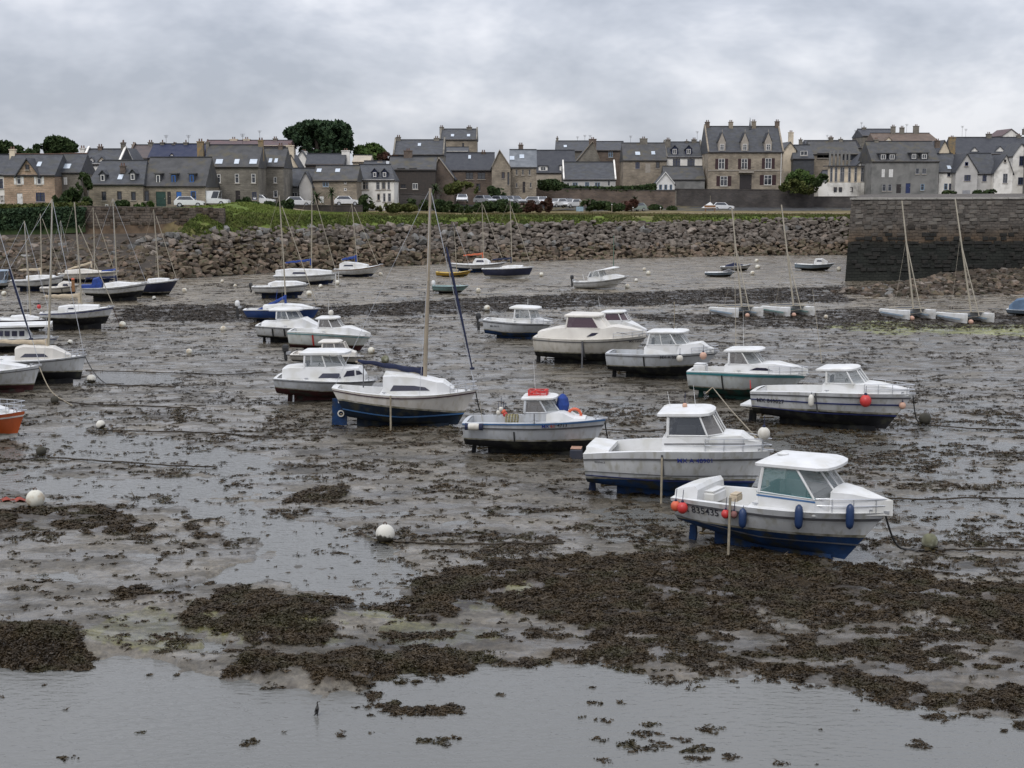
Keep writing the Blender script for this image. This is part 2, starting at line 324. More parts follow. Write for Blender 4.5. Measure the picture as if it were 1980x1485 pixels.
kind(MB().quad((-130, 8, 0), (130, 8, 0), (130, 215, 0), (-130, 215, 0)).obj('shallow_water', wm), 'structure')
kind(MB().quad((-900, -200, -1.3), (900, -200, -1.3), (900, 240, -1.3), (-900, 240, -1.3)).obj('seabed', mat('seabed_sand', (.12, .1, .08), (.08, .07, .055), .3, .5)), 'structure')
# ------------------------------------------------------------------ seaweed
def tufts(name, label, P, R, m, nl=5, flat=.45, cat='seaweed'):
    n = len(P); k = nl
    ctr = np.repeat(P, k, 0); r = np.repeat(R, k)[:, None]
    off = RNG.normal(size=(n*k, 3))*np.array([[.85, .7, .16]])*r; c = ctr+off; c[:, 2] = ctr[:, 2]+np.abs(off[:, 2])+.005
    a = RNG.uniform(0, 2*PI, n*k); ln = np.exp(RNG.normal(size=(n*k, 1))*.45); dx = np.stack([np.cos(a), np.sin(a), RNG.normal(size=n*k)*flat], -1)*r*.85*ln
    b_ = a+PI/2+RNG.normal(size=n*k)*.4; dy = np.stack([np.cos(b_), np.sin(b_), RNG.normal(size=n*k)*flat], -1)*r*.24
    v = np.stack([c-dx, c+dy, c+dx, c-dy+np.array([[0, 0, .02]])], 1).reshape(-1, 3)
    f = np.arange(n*k*4).reshape(-1, 4)
    o = ob(name, npmesh(name, v, f, m)); tag(o, label, cat); return kind(o, 'stuff')
m_weed = mat('wrack', (.026, .018, .010), (.060, .041, .020), 2.6, .42, spec=.25, c3=(.04, .034, .014), s3=1.1)
m_weed2 = mat('dark_wrack', (.022, .017, .012), (.044, .033, .021), 1.4, .6, spec=.2)
NW = 1000000
cx_ = RNG.uniform(-260, 2240, NW); cy_ = RNG.uniform(548, 1480, NW)
d_x = (cx_-990)/F; d_y = FW.y+UP.y*(742.5-cy_)/F; d_z = FW.z+UP.z*(742.5-cy_)/F; tt = (-10)/d_z
wx_ = d_x*tt; wy_ = d_y*tt
wd_ = weedmask(cx_, cy_, wx_, wy_); pool_, wet_ = wetness(cx_, cy_, wx_, wy_)
clump = fbm(wx_*.42, wy_*.85, 61, 5)
clump2 = fbm(wx_*1.9, wy_*2.6, 67, 4)
dense = np.where(wd_ > .98, .95, np.where(wd_ > .9, (clump2*.7+clump*.3 > .37+.10*(fbm(wx_*.5, wy_*.5, 77) > .56))*np.clip((clump2-.28)*6, .25, 1), np.where(wd_ > .6, (clump2 > .42)*.8, np.where(wd_ > .3, (clump*.6+clump2*.4 > .515)*.8, 0))))
regional = .568+.07*(fbm(wx_*.12, wy_*.2, 79)-.5)*2-.03*sstep(1100, 1300, cx_)*sstep(700, 820, cy_)+.05*sstep(640, 560, cy_)+.05*sstep(900, 600, cx_)*sstep(880, 1000, cy_)
speck = (clump*.45+clump2*.55 > regional+.035*sstep(1040, 1120, cy_)*sstep(760, 600, cx_))*.5*(1-pool_)
fine = (fbm(wx_*5, wy_*5, 71, 2) > .70)*.16*(.3+.7*sstep(650, 800, cy_))
inpool = (clump*.35+clump2*.65 > .675)*.35*pool_*(cy_ > 1250)
pr = np.maximum(np.maximum(dense, speck), np.maximum(fine*(1-pool_), inpool))
keep = RNG.uniform(size=NW) < pr*(.42+.4*(cy_ < 640)+.4*(wd_ > .8))
wx_, wy_, cy_, pool_, wd_ = wx_[keep], wy_[keep], cy_[keep], pool_[keep], wd_[keep]
hz = np.maximum(hgt(wx_, wy_), 0)
rr = np.clip(.00135*wy_, .03, .24)*RNG.uniform(.6, 1.35, len(wx_))
near_ = wy_ < 62
tufts('seaweed', 'brown wrack lying in clumps over the near mud and pools', np.stack([wx_, wy_, hz], -1)[near_], rr[near_], m_weed, 6, .30)
tufts('seaweed', 'dark wrack lying in bands across the far mud', np.stack([wx_, wy_, hz], -1)[~near_], rr[~near_], m_weed2, 4, .16)
# ================================================================== TOWN GROUND
def town_h(x, y):
    px = 990+F*x/np.maximum(y, 1); kk = kdv(px); x = x/kk; y = y/kk
    zr = np.interp(y, [148, 152, 157.5, 160, 163, 185, 200, 207, 212, 240, 300, 500, 1200], [-2, -1.5, 1.5, 5.2, 6.5, 6.75, 7.1, 7.5, 8.7, 10.2, 12, 13.5, 13.5])
    zl = np.interp(y, [148, 152, 160, 165.5, 166.5, 180, 200, 212, 240, 300, 500, 1200], [-2, -1.5, 2.0, 4.2, 6.9, 7.2, 7.4, 8.7, 10.2, 12, 13.5, 13.5])
    k = sstep(-36, -41, x); z = zr*(1-k)+zl*k
    z = z+1.25*np.exp(-((x+33.5)/5.5)**2)*sstep(160, 172, y)*sstep(190, 180, y)
    return 10+(z+(fbm(x*.4, y*.4, 81)-.5)*.16*sstep(157, 162, y)*sstep(215, 200, y)-10)*kk
ty = np.concatenate([np.linspace(148, 215, 150), np.linspace(217, 300, 30), np.linspace(320, 1200, 30)]); tx = np.concatenate([np.linspace(-700, -110, 20), np.linspace(-105, 105, 300), np.linspace(110, 700, 20)])
TX, TY = np.meshgrid(tx, ty); TX = TX.ravel(); TY = TY.ravel(); TK = kdv(990+F*TX/TY); WX, WY = TX*TK, TY*TK; TZ = town_h(WX, WY)
ti = np.arange(len(TX)).reshape(len(ty), len(tx)); tf = np.stack([ti[:-1, :-1], ti[:-1, 1:], ti[1:, 1:], ti[1:, :-1]], -1).reshape(-1, 4)
mt = bpy.data.materials.new('town_ground'); mt.use_nodes = True; n = mt.node_tree.nodes; l = mt.node_tree.links; b = n['Principled BSDF']; b.inputs['Roughness'].default_value = .95; b.inputs['Specular IOR Level'].default_value = .15
at = n.new('ShaderNodeAttribute'); at.attribute_name = 'tint'; nz = n.new('ShaderNodeTexNoise'); nz.inputs['Scale'].default_value = 1.2; nz.inputs['Detail'].default_value = 6
tcn = n.new('ShaderNodeTexCoord'); l.new(tcn.outputs['Object'], nz.inputs['Vector']); mr_ = n.new('ShaderNodeMapRange'); mr_.inputs['From Min'].default_value = .3; mr_.inputs['From Max'].default_value = .7; mr_.inputs['To Min'].default_value = .55; mr_.inputs['To Max'].default_value = 1.35
l.new(nz.outputs[0], mr_.inputs[0]); sc = n.new('ShaderNodeVectorMath'); sc.operation = 'SCALE'; l.new(at.outputs['Color'], sc.inputs[0]); l.new(mr_.outputs[0], sc.inputs['Scale']); l.new(sc.outputs[0], b.inputs['Base Color'])
tm = npmesh('town_ground', np.stack([WX, WY, TZ], -1), tf, mt, True)
nn = fbm(TX*.25, TY*.25, 91)
green = np.array([.105, .14, .03]); dry = np.array([.155, .125, .06]); sand = np.array([.26, .21, .14]); earth = np.array([.085, .06, .04]); tarmac = np.array([.06, .06, .06])
tc_ = np.repeat(green[None], len(TX), 0)
def mixc(mask, c):
    global tc_; mask = np.clip(mask, 0, 1)[:, None]; tc_ = tc_*(1-mask)+mask*c[None]
mixc(sstep(163.5, 165.5, TY+2*(nn-.5))*sstep(-26, -20, TX), dry)
mixc(sstep(169, 172, TY)*sstep(16, 20, TX)*sstep(180, 176, TY), sand)
mixc(sstep(170, 172, TY)*sstep(-34, -31, TX)*sstep(-17, -20, TX)*(nn > .45), sand)
mixc(sstep(184, 188, TY), tarmac)
mixc(sstep(168, 166, TY)*sstep(-37, -39, TX), earth)
mixc((nn > .62)*.6, dry)
ca = tm.color_attributes.new('tint', 'FLOAT_COLOR', 'POINT'); ca.data.foreach_set('color', np.concatenate([tc_, np.ones((len(TX), 1))], 1).astype(np.float32).ravel())
kind(ob('town_ground', tm), 'structure')
def grass(label, n_, x0, x1, y0, y1, m, r=.22, up=1.0):
    x = RNG.uniform(x0, x1, n_); y = RNG.uniform(y0, y1, n_); kp = fbm(x*.5, y*.5, 95) > .38; x = x[kp]; y = y[kp]
    k = 3; kq = kdv(990+F*x/y); x = x*kq; y = y*kq; c = np.repeat(np.stack([x, y, town_h(x, y)], -1), k, 0); nn_ = len(c); a = RNG.uniform(0, 2*PI, nn_)
    s = r*RNG.uniform(.5, 1.3, nn_)[:, None]; d = np.stack([np.cos(a), np.sin(a), 0*a], -1)*s*.5
    tip = c+np.stack([RNG.normal(size=nn_)*.4, RNG.normal(size=nn_)*.4, np.full(nn_, up)], -1)*s
    v = np.stack([c-d, c+d, tip], 1).reshape(-1, 3); o = ob('grass', npmesh('grass', v, np.arange(nn_*3).reshape(-1, 3), m)); tag(o, label, 'grass'); kind(o, 'stuff')
m_gr = mat('bank_grass', (.10, .14, .025), (.15, .18, .045), .6, .8, spec=.2); m_dry = mat('dry_grass', (.15, .12, .055), (.08, .08, .03), .5, .85, spec=.2)
m_gr2 = mat('dark_grass', (.06, .085, .02), (.11, .12, .035), .6, .8, spec=.2)
grass('green grass on the bank above the boulder revetment', 13000, -38, 42, 159.5, 164.5, m_gr2, .26)
grass('bright green grass on the mound right of the retaining wall', 9000, -40, -16, 160, 176, m_gr, .2)
grass('dry yellowish grass strip along the top of the bank', 8000, -20, 42, 164.5, 171, m_dry, .25)
# ------------------------------------------------------------------ rocks
def hull_mesh(name, m, n=15, seed=0, sq=(1, .8, .62)):
    import bmesh
    r = random.Random(seed); bm = bmesh.new()
    for _ in range(n):
        v = Vector((r.gauss(0, 1), r.gauss(0, 1), r.gauss(0, 1))).normalized()
        v = Vector([math.copysign(abs(c)**.7, c) for c in v])*r.uniform(.82, 1)
        bm.verts.new((v.x*sq[0], v.y*sq[1], v.z*sq[2]))
    res = bmesh.ops.convex_hull(bm, input=bm.verts[:]); bmesh.ops.delete(bm, geom=[g for g in res['geom_interior'] if isinstance(g, bmesh.types.BMVert)], context='VERTS')
    me = bpy.data.meshes.new(name); bm.to_mesh(me); bm.free(); me.materials.append(m); return me
def rock_mat(name, c1, c2, c3):
    m = mat(name, c1, c2, 1.3, .85, .05, 5, spec=.3, c3=c3, s3=1.7); t = m.node_tree; n = t.nodes; l = t.links; b = n['Principled BSDF']
    src = b.inputs['Base Color'].links[0].from_socket; oi = n.new('ShaderNodeObjectInfo'); mr_ = n.new('ShaderNodeMapRange'); mr_.inputs['To Min'].default_value = .55; mr_.inputs['To Max'].default_value = 1.55
    l.new(oi.outputs['Random'], mr_.inputs[0]); s_ = n.new('ShaderNodeVectorMath'); s_.operation = 'SCALE'; l.new(src, s_.inputs[0]); l.new(mr_.outputs[0], s_.inputs['Scale']); l.new(s_.outputs[0], b.inputs['Base Color']); return m
mr_up = [rock_mat('granite_boulder', (.135, .114, .092), (.2, .17, .142), (.07, .062, .05)), rock_mat('pink_boulder', (.145, .115, .092), (.1, .085, .07), (.18, .158, .135)), rock_mat('grey_boulder', (.13, .128, .122), (.18, .172, .16), (.08, .078, .065))]
mr_lo = [rock_mat('weedy_boulder', (.06, .048, .032), (.10, .074, .05), (.04, .04, .02)), rock_mat('brown_boulder', (.12, .085, .06), (.075, .06, .045), (.04, .035, .02))]
UPM = [hull_mesh('boulder', mr_up[i % 3], 16, 100+i) for i in range(12)]
LOM = [hull_mesh('boulder', mr_lo[i % 2], 15, 200+i) for i in range(10)]
def rockpile(root, spots, kmax=300, nm='boulder'):
    """spots: (x,y,z,size,low) ; the nearest/largest kmax become parts, the rest one stuff part"""
    spots.sort(key=lambda s: -s[3]/s[1]); org = root.location
    for s in spots[:kmax]:
        me = random.choice(LOM if s[4] else UPM); o = ob(nm, me, root, (s[0]-org.x, s[1]-org.y, s[2]-org.z), (random.uniform(-.5, .5), random.uniform(-.5, .5), random.uniform(0, 6.3)))
        o.scale = (s[3]*random.uniform(.85, 1.25), s[3]*random.uniform(.8, 1.1), s[3]*random.uniform(.75, 1.15))
    rest = spots[kmax:]
    if rest:
        import bmesh
        for low in (0, 1):
            V = []; Fc = []; MT = []; o0 = 0
            for s in [q_ for q_ in rest if q_[4] == low]:
                me = random.choice(LOM if low else UPM); M = Matrix.Translation((s[0]-org.x, s[1]-org.y, s[2]-org.z)) @ Matrix.Rotation(random.uniform(0, 6.3), 4, 'Z') @ Matrix.Rotation(random.uniform(-.5, .5), 4, 'X') @ Matrix.Diagonal((s[3]*random.uniform(.9, 1.2), s[3], s[3]*random.uniform(.8, 1.1), 1))
                V += [tuple(M @ v.co) for v in me.vertices]; Fc += [tuple(i+o0 for i in p.vertices) for p in me.polygons]; mi = random.randrange(2); MT += [mi]*len(me.polygons); o0 = len(V)
            if V:
                me = bpy.data.meshes.new('boulders'); me.from_pydata(V, [], Fc); ms_ = mr_lo if low else mr_up
                me.materials.append(ms_[0]); me.materials.append(ms_[1]); me.polygons.foreach_set('material_index', MT); kind(ob('boulder_pile', me, root), 'stuff')
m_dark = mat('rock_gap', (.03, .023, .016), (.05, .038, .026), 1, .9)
# revetment of boulders below the grass bank
rv = thing('boulder_revetment', 'long sloping sea wall of piled granite boulders below the grass bank', 'sea wall', (0, 180, 0))
def rvp(px, f_):   # point on the slope: f_ 0 foot, 1 top
    k_ = KD(px); Yb = 152.5*k_; Yt = 160.2*k_; x_ = (px-990)/F; top = ZY(float(np.interp(px, [260, 340, 420, 900, 1400, 1650], [462, 456, 443, 434, 428, 421])), Yt)
    Y_ = Yb+(Yt-Yb)*f_; return Vector((x_*Y_*1.003, Y_, -.15+(top+.1)*f_))
cb = MB(); pxs = list(range(300, 1660, 40))
for i in range(len(pxs)-1):
    q4 = [rvp(pxs[i], 0), rvp(pxs[i+1], 0), rvp(pxs[i+1], 1), rvp(pxs[i], 1)]; cb.quad(*[(p.x, p.y-180+.35, p.z-.35) for p in q4])
cb.obj('core', m_dark, rv)
sp = []
for row in range(17):
    f_ = row/16; px = 262+random.random()*20
    while px < 1652:
        s = random.uniform(.36, .78)*random.choice((1, 1, .7, 1.15)); p = rvp(px, f_); low = 1 if f_+random.uniform(-.12, .12) < .36 or (px < 760 and f_+random.uniform(-.2, .2) < .68) else 0
        sp.append((p.x, p.y+random.uniform(-.3, .3), p.z+random.uniform(-.22, .22)-.05, s, low)); px += s*random.uniform(1.15, 1.5)*F/p.y
rockpile(rv, sp)
# brown rocky shore at the left
rl = thing('rocky_shore', 'dark brown rocky shore below the hedge and retaining wall at the left', 'rocks', (-55, 155, 0))
MB().add([(-40, -8, -.6), (17, -8, -.6), (17, 9, 4.6), (-40, 9, 4.0)], [(0, 1, 2, 3)]).obj('core', m_dark, rl)
sp = []
for _ in range(2200):
    f_ = random.random()**.9; x = random.uniform(-82, -38+f_*2); sp.append((x, 148.5+14.5*f_, -.1+4.0*f_*(.8 if x < -60 else 1)+random.uniform(-.2, .25), random.uniform(.25, .7), 1 if random.random() < .85 else 0))
rockpile(rl, sp)
# rubble at the foot of the quay
rq = thing('rubble_mound', 'low mound of weedy rubble stones at the foot of the quay wall', 'rocks', (50, 135, 0))
V = []; Fq = []
gx = np.linspace(-34, 60, 70); gy = np.linspace(-30, 14, 50); GX, GYq = np.meshgrid(gx, gy)
def rub_h(x, y):  # local coordinates
    return -.45+1.75*np.exp(-((y-7)/12.0)**2)*sstep(-24, -10, x+.9*(7-y)-8)+(fbm(x*.3, y*.3, 31)-.5)*.8
GZ = rub_h(GX, GYq); gi = np.arange(GX.size).reshape(GX.shape)
ob('core', npmesh('core', np.stack([GX.ravel(), GYq.ravel(), GZ.ravel()], -1), np.stack([gi[:-1, :-1], gi[:-1, 1:], gi[1:, 1:], gi[1:, :-1]], -1).reshape(-1, 4), mat('rubble_soil', (.03, .024, .017), (.055, .043, .03), .6, .9, .06, 3)), rq)
sp = []
for _ in range(8500):
    x = random.uniform(-34, 12); y = random.uniform(-26, 12); z = float(rub_h(np.array(x), np.array(y)))
    if z > -.12+.35*random.random(): sp.append((50+x, 135+y, z+.02, random.uniform(.16, .55)*(1.35 if random.random() < .15 else 1), 0 if random.random() < .13 else 1))
rockpile(rq, sp)
for o_ in [rq]: pass
# ------------------------------------------------------------------ quay wall
YQ = 148.0; xq0 = XY(1641, YQ, 540); xq1 = 130; ztop0 = ZY(386, YQ); ztop1 = ztop0+.42
qw = thing('quay_wall', 'tall dark masonry harbour quay wall with pale coping at the right', 'quay wall', (xq0, YQ, 0))
def quay_mat():
    m = stone_mat('quay_masonry', (.115, .103, .09), (.085, .079, .071), (.068, .062, .056), .62, .31, .05); t = m.node_tree; n = t.nodes; l = t.links; b = n['Principled BSDF']
    src = b.inputs['Base Color'].links[0].from_socket; tcn = n.new('ShaderNodeTexCoord'); s = n.new('ShaderNodeSeparateXYZ'); l.new(tcn.outputs['Object'], s.inputs[0])
    nz = n.new('ShaderNodeTexNoise'); nz.inputs['Scale'].default_value = .8; nz.inputs['Detail'].default_value = 5; l.new(tcn.outputs['Object'], nz.inputs['Vector'])
    a = n.new('ShaderNodeMath'); a.operation = 'MULTIPLY_ADD'; l.new(nz.outputs[0], a.inputs[0]); a.inputs[1].default_value = 1.6; l.new(s.outputs[2], a.inputs[2])
    r = n.new('ShaderNodeValToRGB'); r.color_ramp.elements[0].position = .44; r.color_ramp.elements[0].color = (.22, .26, .25, 1); r.color_ramp.elements[1].position = .68; r.color_ramp.elements[1].color = (1.05, 1.02, 1, 1)
    x1 = r.color_ramp.elements.new(.495); x1.color = (.30, .31, .28, 1); x2 = r.color_ramp.elements.new(.52); x2.color = (.95, .74, .55, 1); x3 = r.color_ramp.elements.new(.60); x3.color = (.95, .85, .74, 1)
    mr_ = n.new('ShaderNodeMath'); mr_.operation = 'DIVIDE'; mr_.inputs[1].default_value = 10; l.new(a.outputs[0], mr_.inputs[0]); l.new(mr_.outputs[0], r.inputs[0])
    ml = n.new('ShaderNodeVectorMath'); ml.operation = 'MULTIPLY'; l.new(src, ml.inputs[0]); l.new(r.outputs[0], ml.inputs[1]); l.new(ml.outputs[0], b.inputs['Base Color']); return m
m_q = quay_mat(); Lq = xq1-xq0
MB().add([(-.55, -.5, -1), (Lq, -.5, -1), (Lq, 0, ztop1), (0, 0, ztop0), (24, 92, -1), (Lq, 92, -1), (Lq, 92, ztop1), (24, 92, ztop0)],
         [(0, 1, 2, 3), (3, 2, 6, 7), (4, 0, 3, 7), (1, 5, 6, 2)]).obj('wall', m_q, qw)
m_cop = mat('coping_stone', (.36, .34, .31), (.26, .25, .22), 2, .8, .01)
k = 0; x = 0
while x < Lq-.1:
    l_ = random.uniform(1.5, 2.1); zt = ztop0+(ztop1-ztop0)*x/Lq
    MB().box(x+.02, min(x+l_, Lq)-.02, -.12+random.uniform(-.04, .04), .75, zt+.003, zt+.2+random.uniform(-.03, .04)).obj('coping_stone', m_cop, qw); x += l_
# single proud stones of the quay face
mqs = [m_q]
stm = []
for i in range(8):
    r = random.Random(i+50); w_, h_ = r.uniform(.3, .5), r.uniform(.14, .24); b_ = MB()
    b_.add([(-w_, 0, -h_), (w_, 0, -h_*r.uniform(.8, 1)), (w_*r.uniform(.85, 1), 0, h_), (-w_, 0, h_*r.uniform(.8, 1)), (-w_*.85, -.1, -h_*.8), (w_*.85, -.1, -h_*.75), (w_*.82, -.1, h_*.8), (-w_*.85, -.1, h_*.75)],
           [(4, 5, 6, 7), (0, 1, 5, 4), (1, 2, 6, 5), (2, 3, 7, 6), (3, 0, 4, 7)]); stm.append(b_)
m_qs = [rock_mat('quay_stone', (.115, .104, .09), (.085, .079, .071), (.14, .122, .1)), rock_mat('quay_stone_low', (.030, .031, .028), (.038, .035, .03), (.022, .023, .02)), rock_mat('quay_stone_mid', (.075, .064, .053), (.06, .052, .044), (.05, .044, .037))]
cnt = 0; mesh_c = {}
zz = ztop0-.35; rest = {0: MB(), 1: MB(), 2: MB()}
while zz > 1.2:
    x = random.uniform(.3, 1.2)
    while x < 34:
        if random.random() < .62:
            j = random.randrange(8); lvl = 0 if zz > 5.9+random.uniform(-.4, .4) else (2 if zz > 5.0+random.uniform(-.25, .25) else 1)
            yy = -.5*(ztop0-zz)/ztop0+.0
            if cnt < 300 and lvl != 1:
                key = (j, lvl)
                if key not in mesh_c: mesh_c[key] = stm[j].mesh('stone', m_qs[lvl])
                ob('stone', mesh_c[key], qw, (x, yy, zz)); cnt += 1
            else:
                rest[lvl].add([(v[0]+x, v[1]+yy, v[2]+zz) for v in stm[j].v], stm[j].f)
        x += random.uniform(.75, 1.5)
    zz -= random.uniform(.34, .48)
for lv in rest:
    if rest[lv].v: kind(rest[lv].obj('stone_courses', m_qs[lv], qw), 'stuff')
# retaining wall behind the masts at the left
YR = 166.0; xa, xb = XY(150, YR), XY(432, YR); zrt = ZY(398, YR)
m_rw = stone_mat('old_wall_masonry', (.115, .092, .072), (.085, .072, .06), (.05, .042, .035), .6, .32, .05)
rw = thing('retaining_wall', 'weathered brown retaining wall below the slate roofed stone houses', 'wall', (xa, YR, 0))
MB().add([(0, -.4, 2.5), (xb-xa, -.4, 2.5), (xb-xa, .2, zrt-.3), (0, .2, zrt), (0, .9, 2.5), (xb-xa, .9, 2.5), (xb-xa, .9, zrt-.3), (0, .9, zrt)], [(0, 1, 2, 3), (3, 2, 6, 7), (4, 0, 3, 7), (1, 5, 6, 2)]).obj('wall', m_rw, rw)
rb = MB(); zz = zrt-.4
while zz > 4:
    x = random.uniform(.2, 1)
    while x < xb-xa-.6:
        if random.random() < .4:
            j = random.randrange(8); rb.add([(v[0]+x, v[1]-.4*(zrt-zz)/(zrt-2.5)*1.4+.17, v[2]+zz) for v in stm[j].v], stm[j].f)
        x += random.uniform(.8, 1.6)
    zz -= .42
kind(rb.obj('stone_courses', mr_lo[1], rw), 'stuff')
# ================================================================== HOUSES
m_slate = mat('slate', (.082, .085, .092), (.058, .060, .066), 1.2, .6, .03, 6, stretch=(1, 1, 2.2), c3=(.072, .072, .068), s3=.8, spec=.18)
m_slate2 = mat('worn_slate', (.085, .084, .085), (.062, .062, .062), 1.0, .65, .03, 6, c3=(.095, .086, .064), s3=.7, spec=.18)
m_slate3 = mat('dark_slate', (.046, .048, .056), (.060, .062, .068), 1.2, .55, .03, 6, spec=.18)
m_slateB = mat('blue_slate', (.022, .028, .06), (.035, .04, .07), 1.2, .55, .03, 6, spec=.18)
m_ridge = mat('ridge_tile', (.16, .085, .06), (.11, .075, .06), 3, .8)
m_gran = stone_mat('granite_wall', (.34, .285, .215), (.24, .20, .155), (.28, .25, .2))
m_gran2 = stone_mat('grey_granite_wall', (.22, .20, .165), (.165, .15, .125), (.22, .2, .17))
m_pink = stone_mat('pink_granite_wall', (.48, .34, .24), (.36, .26, .18), (.4, .32, .24))
m_brown = stone_mat('brown_stone_wall', (.17, .13, .10), (.12, .095, .08), (.16, .13, .11))
m_gard = stone_mat('garden_masonry', (.095, .083, .076), (.068, .062, .06), (.085, .078, .07))
m_white = mat('white_render', (.80, .77, .71), (.68, .65, .59), .8, .85, c3=(.42, .4, .36), s3=.5)
m_cream = mat('cream_render', (.70, .60, .45), (.58, .49, .37), .8, .85, c3=(.36, .32, .25), s3=.5)
m_beige = mat('beige_render', (.42, .36, .28), (.33, .29, .24), .8, .85)
m_grey = mat('grey_render', (.22, .215, .2), (.17, .165, .155), .7, .85, c3=(.13, .13, .12), s3=.6)
m_grey2 = mat('pale_grey_render', (.50, .48, .45), (.40, .385, .36), .7, .85)
m_timber = mat('dark_timber', (.035, .03, .026), (.055, .042, .034), 3, .7)
m_paint = mat('white_paint', (.72, .71, .68), (.62, .6, .56), 3, .5)
m_pane = mat('window_pane', (.02, .024, .032), (.05, .055, .065), .5, .06, spec=.8)
m_trim = mat('granite_trim', (.36, .32, .27), (.28, .25, .21), 3, .8)
m_lichen = mat('lichened_stone', (.30, .20, .09), (.2, .16, .1), 1.4, .9, c3=(.15, .13, .1), s3=2)
COLR = {'w': m_paint, 'r': mat('oxblood_paint', (.042, .014, .015), (.03, .011, .012), 3, .5), 'b': mat('bright_blue_paint', (.03, .14, .42), (.025, .11, .34), 3, .5),
        'n': mat('navy_paint', (.02, .035, .12), (.015, .025, .08), 3, .5), 'g': mat('dark_green_paint', (.02, .06, .045), (.018, .045, .035), 3, .5), 'k': mat('dark_door_paint', (.035, .028, .026), (.025, .02, .02), 3, .5),
        'c': mat('pale_blue_paint', (.25, .38, .5), (.2, .3, .42), 3, .5), 'y': mat('grey_shutter_paint', (.3, .3, .31), (.24, .24, .25), 3, .5), 't': m_trim}
WM = {}
def win_meshes(w_, h_, fr):
    key = (round(w_, 1), round(h_, 1), fr)
    if key not in WM:
        w_, h_ = max(key[0], .3), max(key[1], .3); f = .09; b = MB(); hw = w_/2
        for (a, c, d, e_) in ((-hw, -hw+f, 0, h_), (hw-f, hw, 0, h_), (-hw+f, hw-f, 0, f), (-hw+f, hw-f, h_-f, h_)): b.box(a, c, -.07, .06, d, e_)
        if w_ > .75: b.box(-.035, .035, -.06, .05, f, h_-f)
        if h_ > 1.1: b.box(-hw+f, hw-f, -.055, .045, h_*.62, h_*.62+.05)
        s = MB().box(-hw-.1, hw+.1, -.2, .0, -.12, -.002)
        p = MB().quad((-hw+.02, .03, .02), (hw-.02, .03, .02), (hw-.02, .03, h_-.02), (-hw+.02, .03, h_-.02))
        WM[key] = (b.mesh('window', COLR[fr]), p.mesh('pane', m_pane), s.mesh('sill', m_trim))
    return WM[key]
def window(root, x, y, z, w_, h_, fr='w', shut=None, sill=True, name='window'):
    a, p, s = win_meshes(w_, h_, fr); o = ob(name, a, root, (x, y, z)); ob('pane', p, o)
    if sill: ob('sill', s, o)
    if shut:
        sw = w_*.5
        for sx_ in (-1, 1):
            key = ('sh', round(sw, 1), round(h_, 1), shut)
            if key not in WM:
                b = MB(); k2 = max(key[1], .3)/2; b.box(-k2, k2, -.09, -.02, 0, key[2])
                for zz in (.15, .5, .85): b.box(-k2, k2, -.11, -.092, key[2]*zz-.05, key[2]*zz+.05)
                WM[key] = b.mesh('shutter', COLR[shut])
            ob('shutter', WM[key], o, (sx_*(w_/2+sw/2+.03), -.02, 0))
    return o
def facade(x0, x1, z0, z1, holes, dep=.22):
    """front wall plane y=0 with real window openings and reveals"""
    b = MB(); xs = sorted({x0, x1} | {min(max(h[i], x0), x1) for h in holes for i in (0, 1)}); zs = sorted({z0, z1} | {min(max(h[i], z0), z1) for h in holes for i in (2, 3)})
    for i in range(len(xs)-1):
        for j in range(len(zs)-1):
            cx, cz = (xs[i]+xs[i+1])/2, (zs[j]+zs[j+1])/2
            if any(h[0] < cx < h[1] and h[2] < cz < h[3] for h in holes): continue
            b.quad((xs[i], 0, zs[j]), (xs[i+1], 0, zs[j]), (xs[i+1], 0, zs[j+1]), (xs[i], 0, zs[j+1]))
    for h in holes:
        a, c, d, e_ = h
        b.quad((a, 0, d), (a, 0, e_), (a, dep, e_), (a, dep, d)); b.quad((c, 0, d), (c, dep, d), (c, dep, e_), (c, 0, e_)); b.quad((a, 0, e_), (c, 0, e_), (c, dep, e_), (a, dep, e_)); b.quad((a, 0, d), (a, dep, d), (c, dep, d), (c, 0, d)); b.quad((a, dep, d), (a, dep, e_), (c, dep, e_), (c, dep, d))
    return b
def antenna(root, x, y, z, h=1.3):
    b = MB().tube([(x, y, z), (x, y, z+h)], .025, 5)
    for i in range(4): b.box(x-.35+.05*i, x+.35-.05*i, y-.012, y+.012, z+h-.12*i-.05, z+h-.12*i-.02)
    return b.obj('antenna', m_timber, root)
def chimney(root, x, y, z0, z1, w_=.8, d=.7, m=None, pots=2, taper=0):
    b = MB(); hw = w_/2
    b.add([(x-hw-taper, y-d/2, z0), (x+hw+taper, y-d/2, z0), (x+hw+taper, y+d/2, z0), (x-hw-taper, y+d/2, z0), (x-hw, y-d/2, z1), (x+hw, y-d/2, z1), (x+hw, y+d/2, z1), (x-hw, y+d/2, z1)],
          [(0, 3, 2, 1), (4, 5, 6, 7), (0, 1, 5, 4), (1, 2, 6, 5), (2, 3, 7, 6), (3, 0, 4, 7)])
    b.box(x-hw-.07, x+hw+.07, y-d/2-.07, y+d/2+.07, z1+.002, z1+.14)
    o = b.obj('chimney', m or m_gran2, root)
    for i in range(pots):
        px_ = x+(i-(pots-1)/2)*.34; MB().lathe([(.11, 0), (.09, .32), (.12, .36)], 8, (px_, y, z1+.142)).obj('chimney_pot', m_ridge, o)
    return o
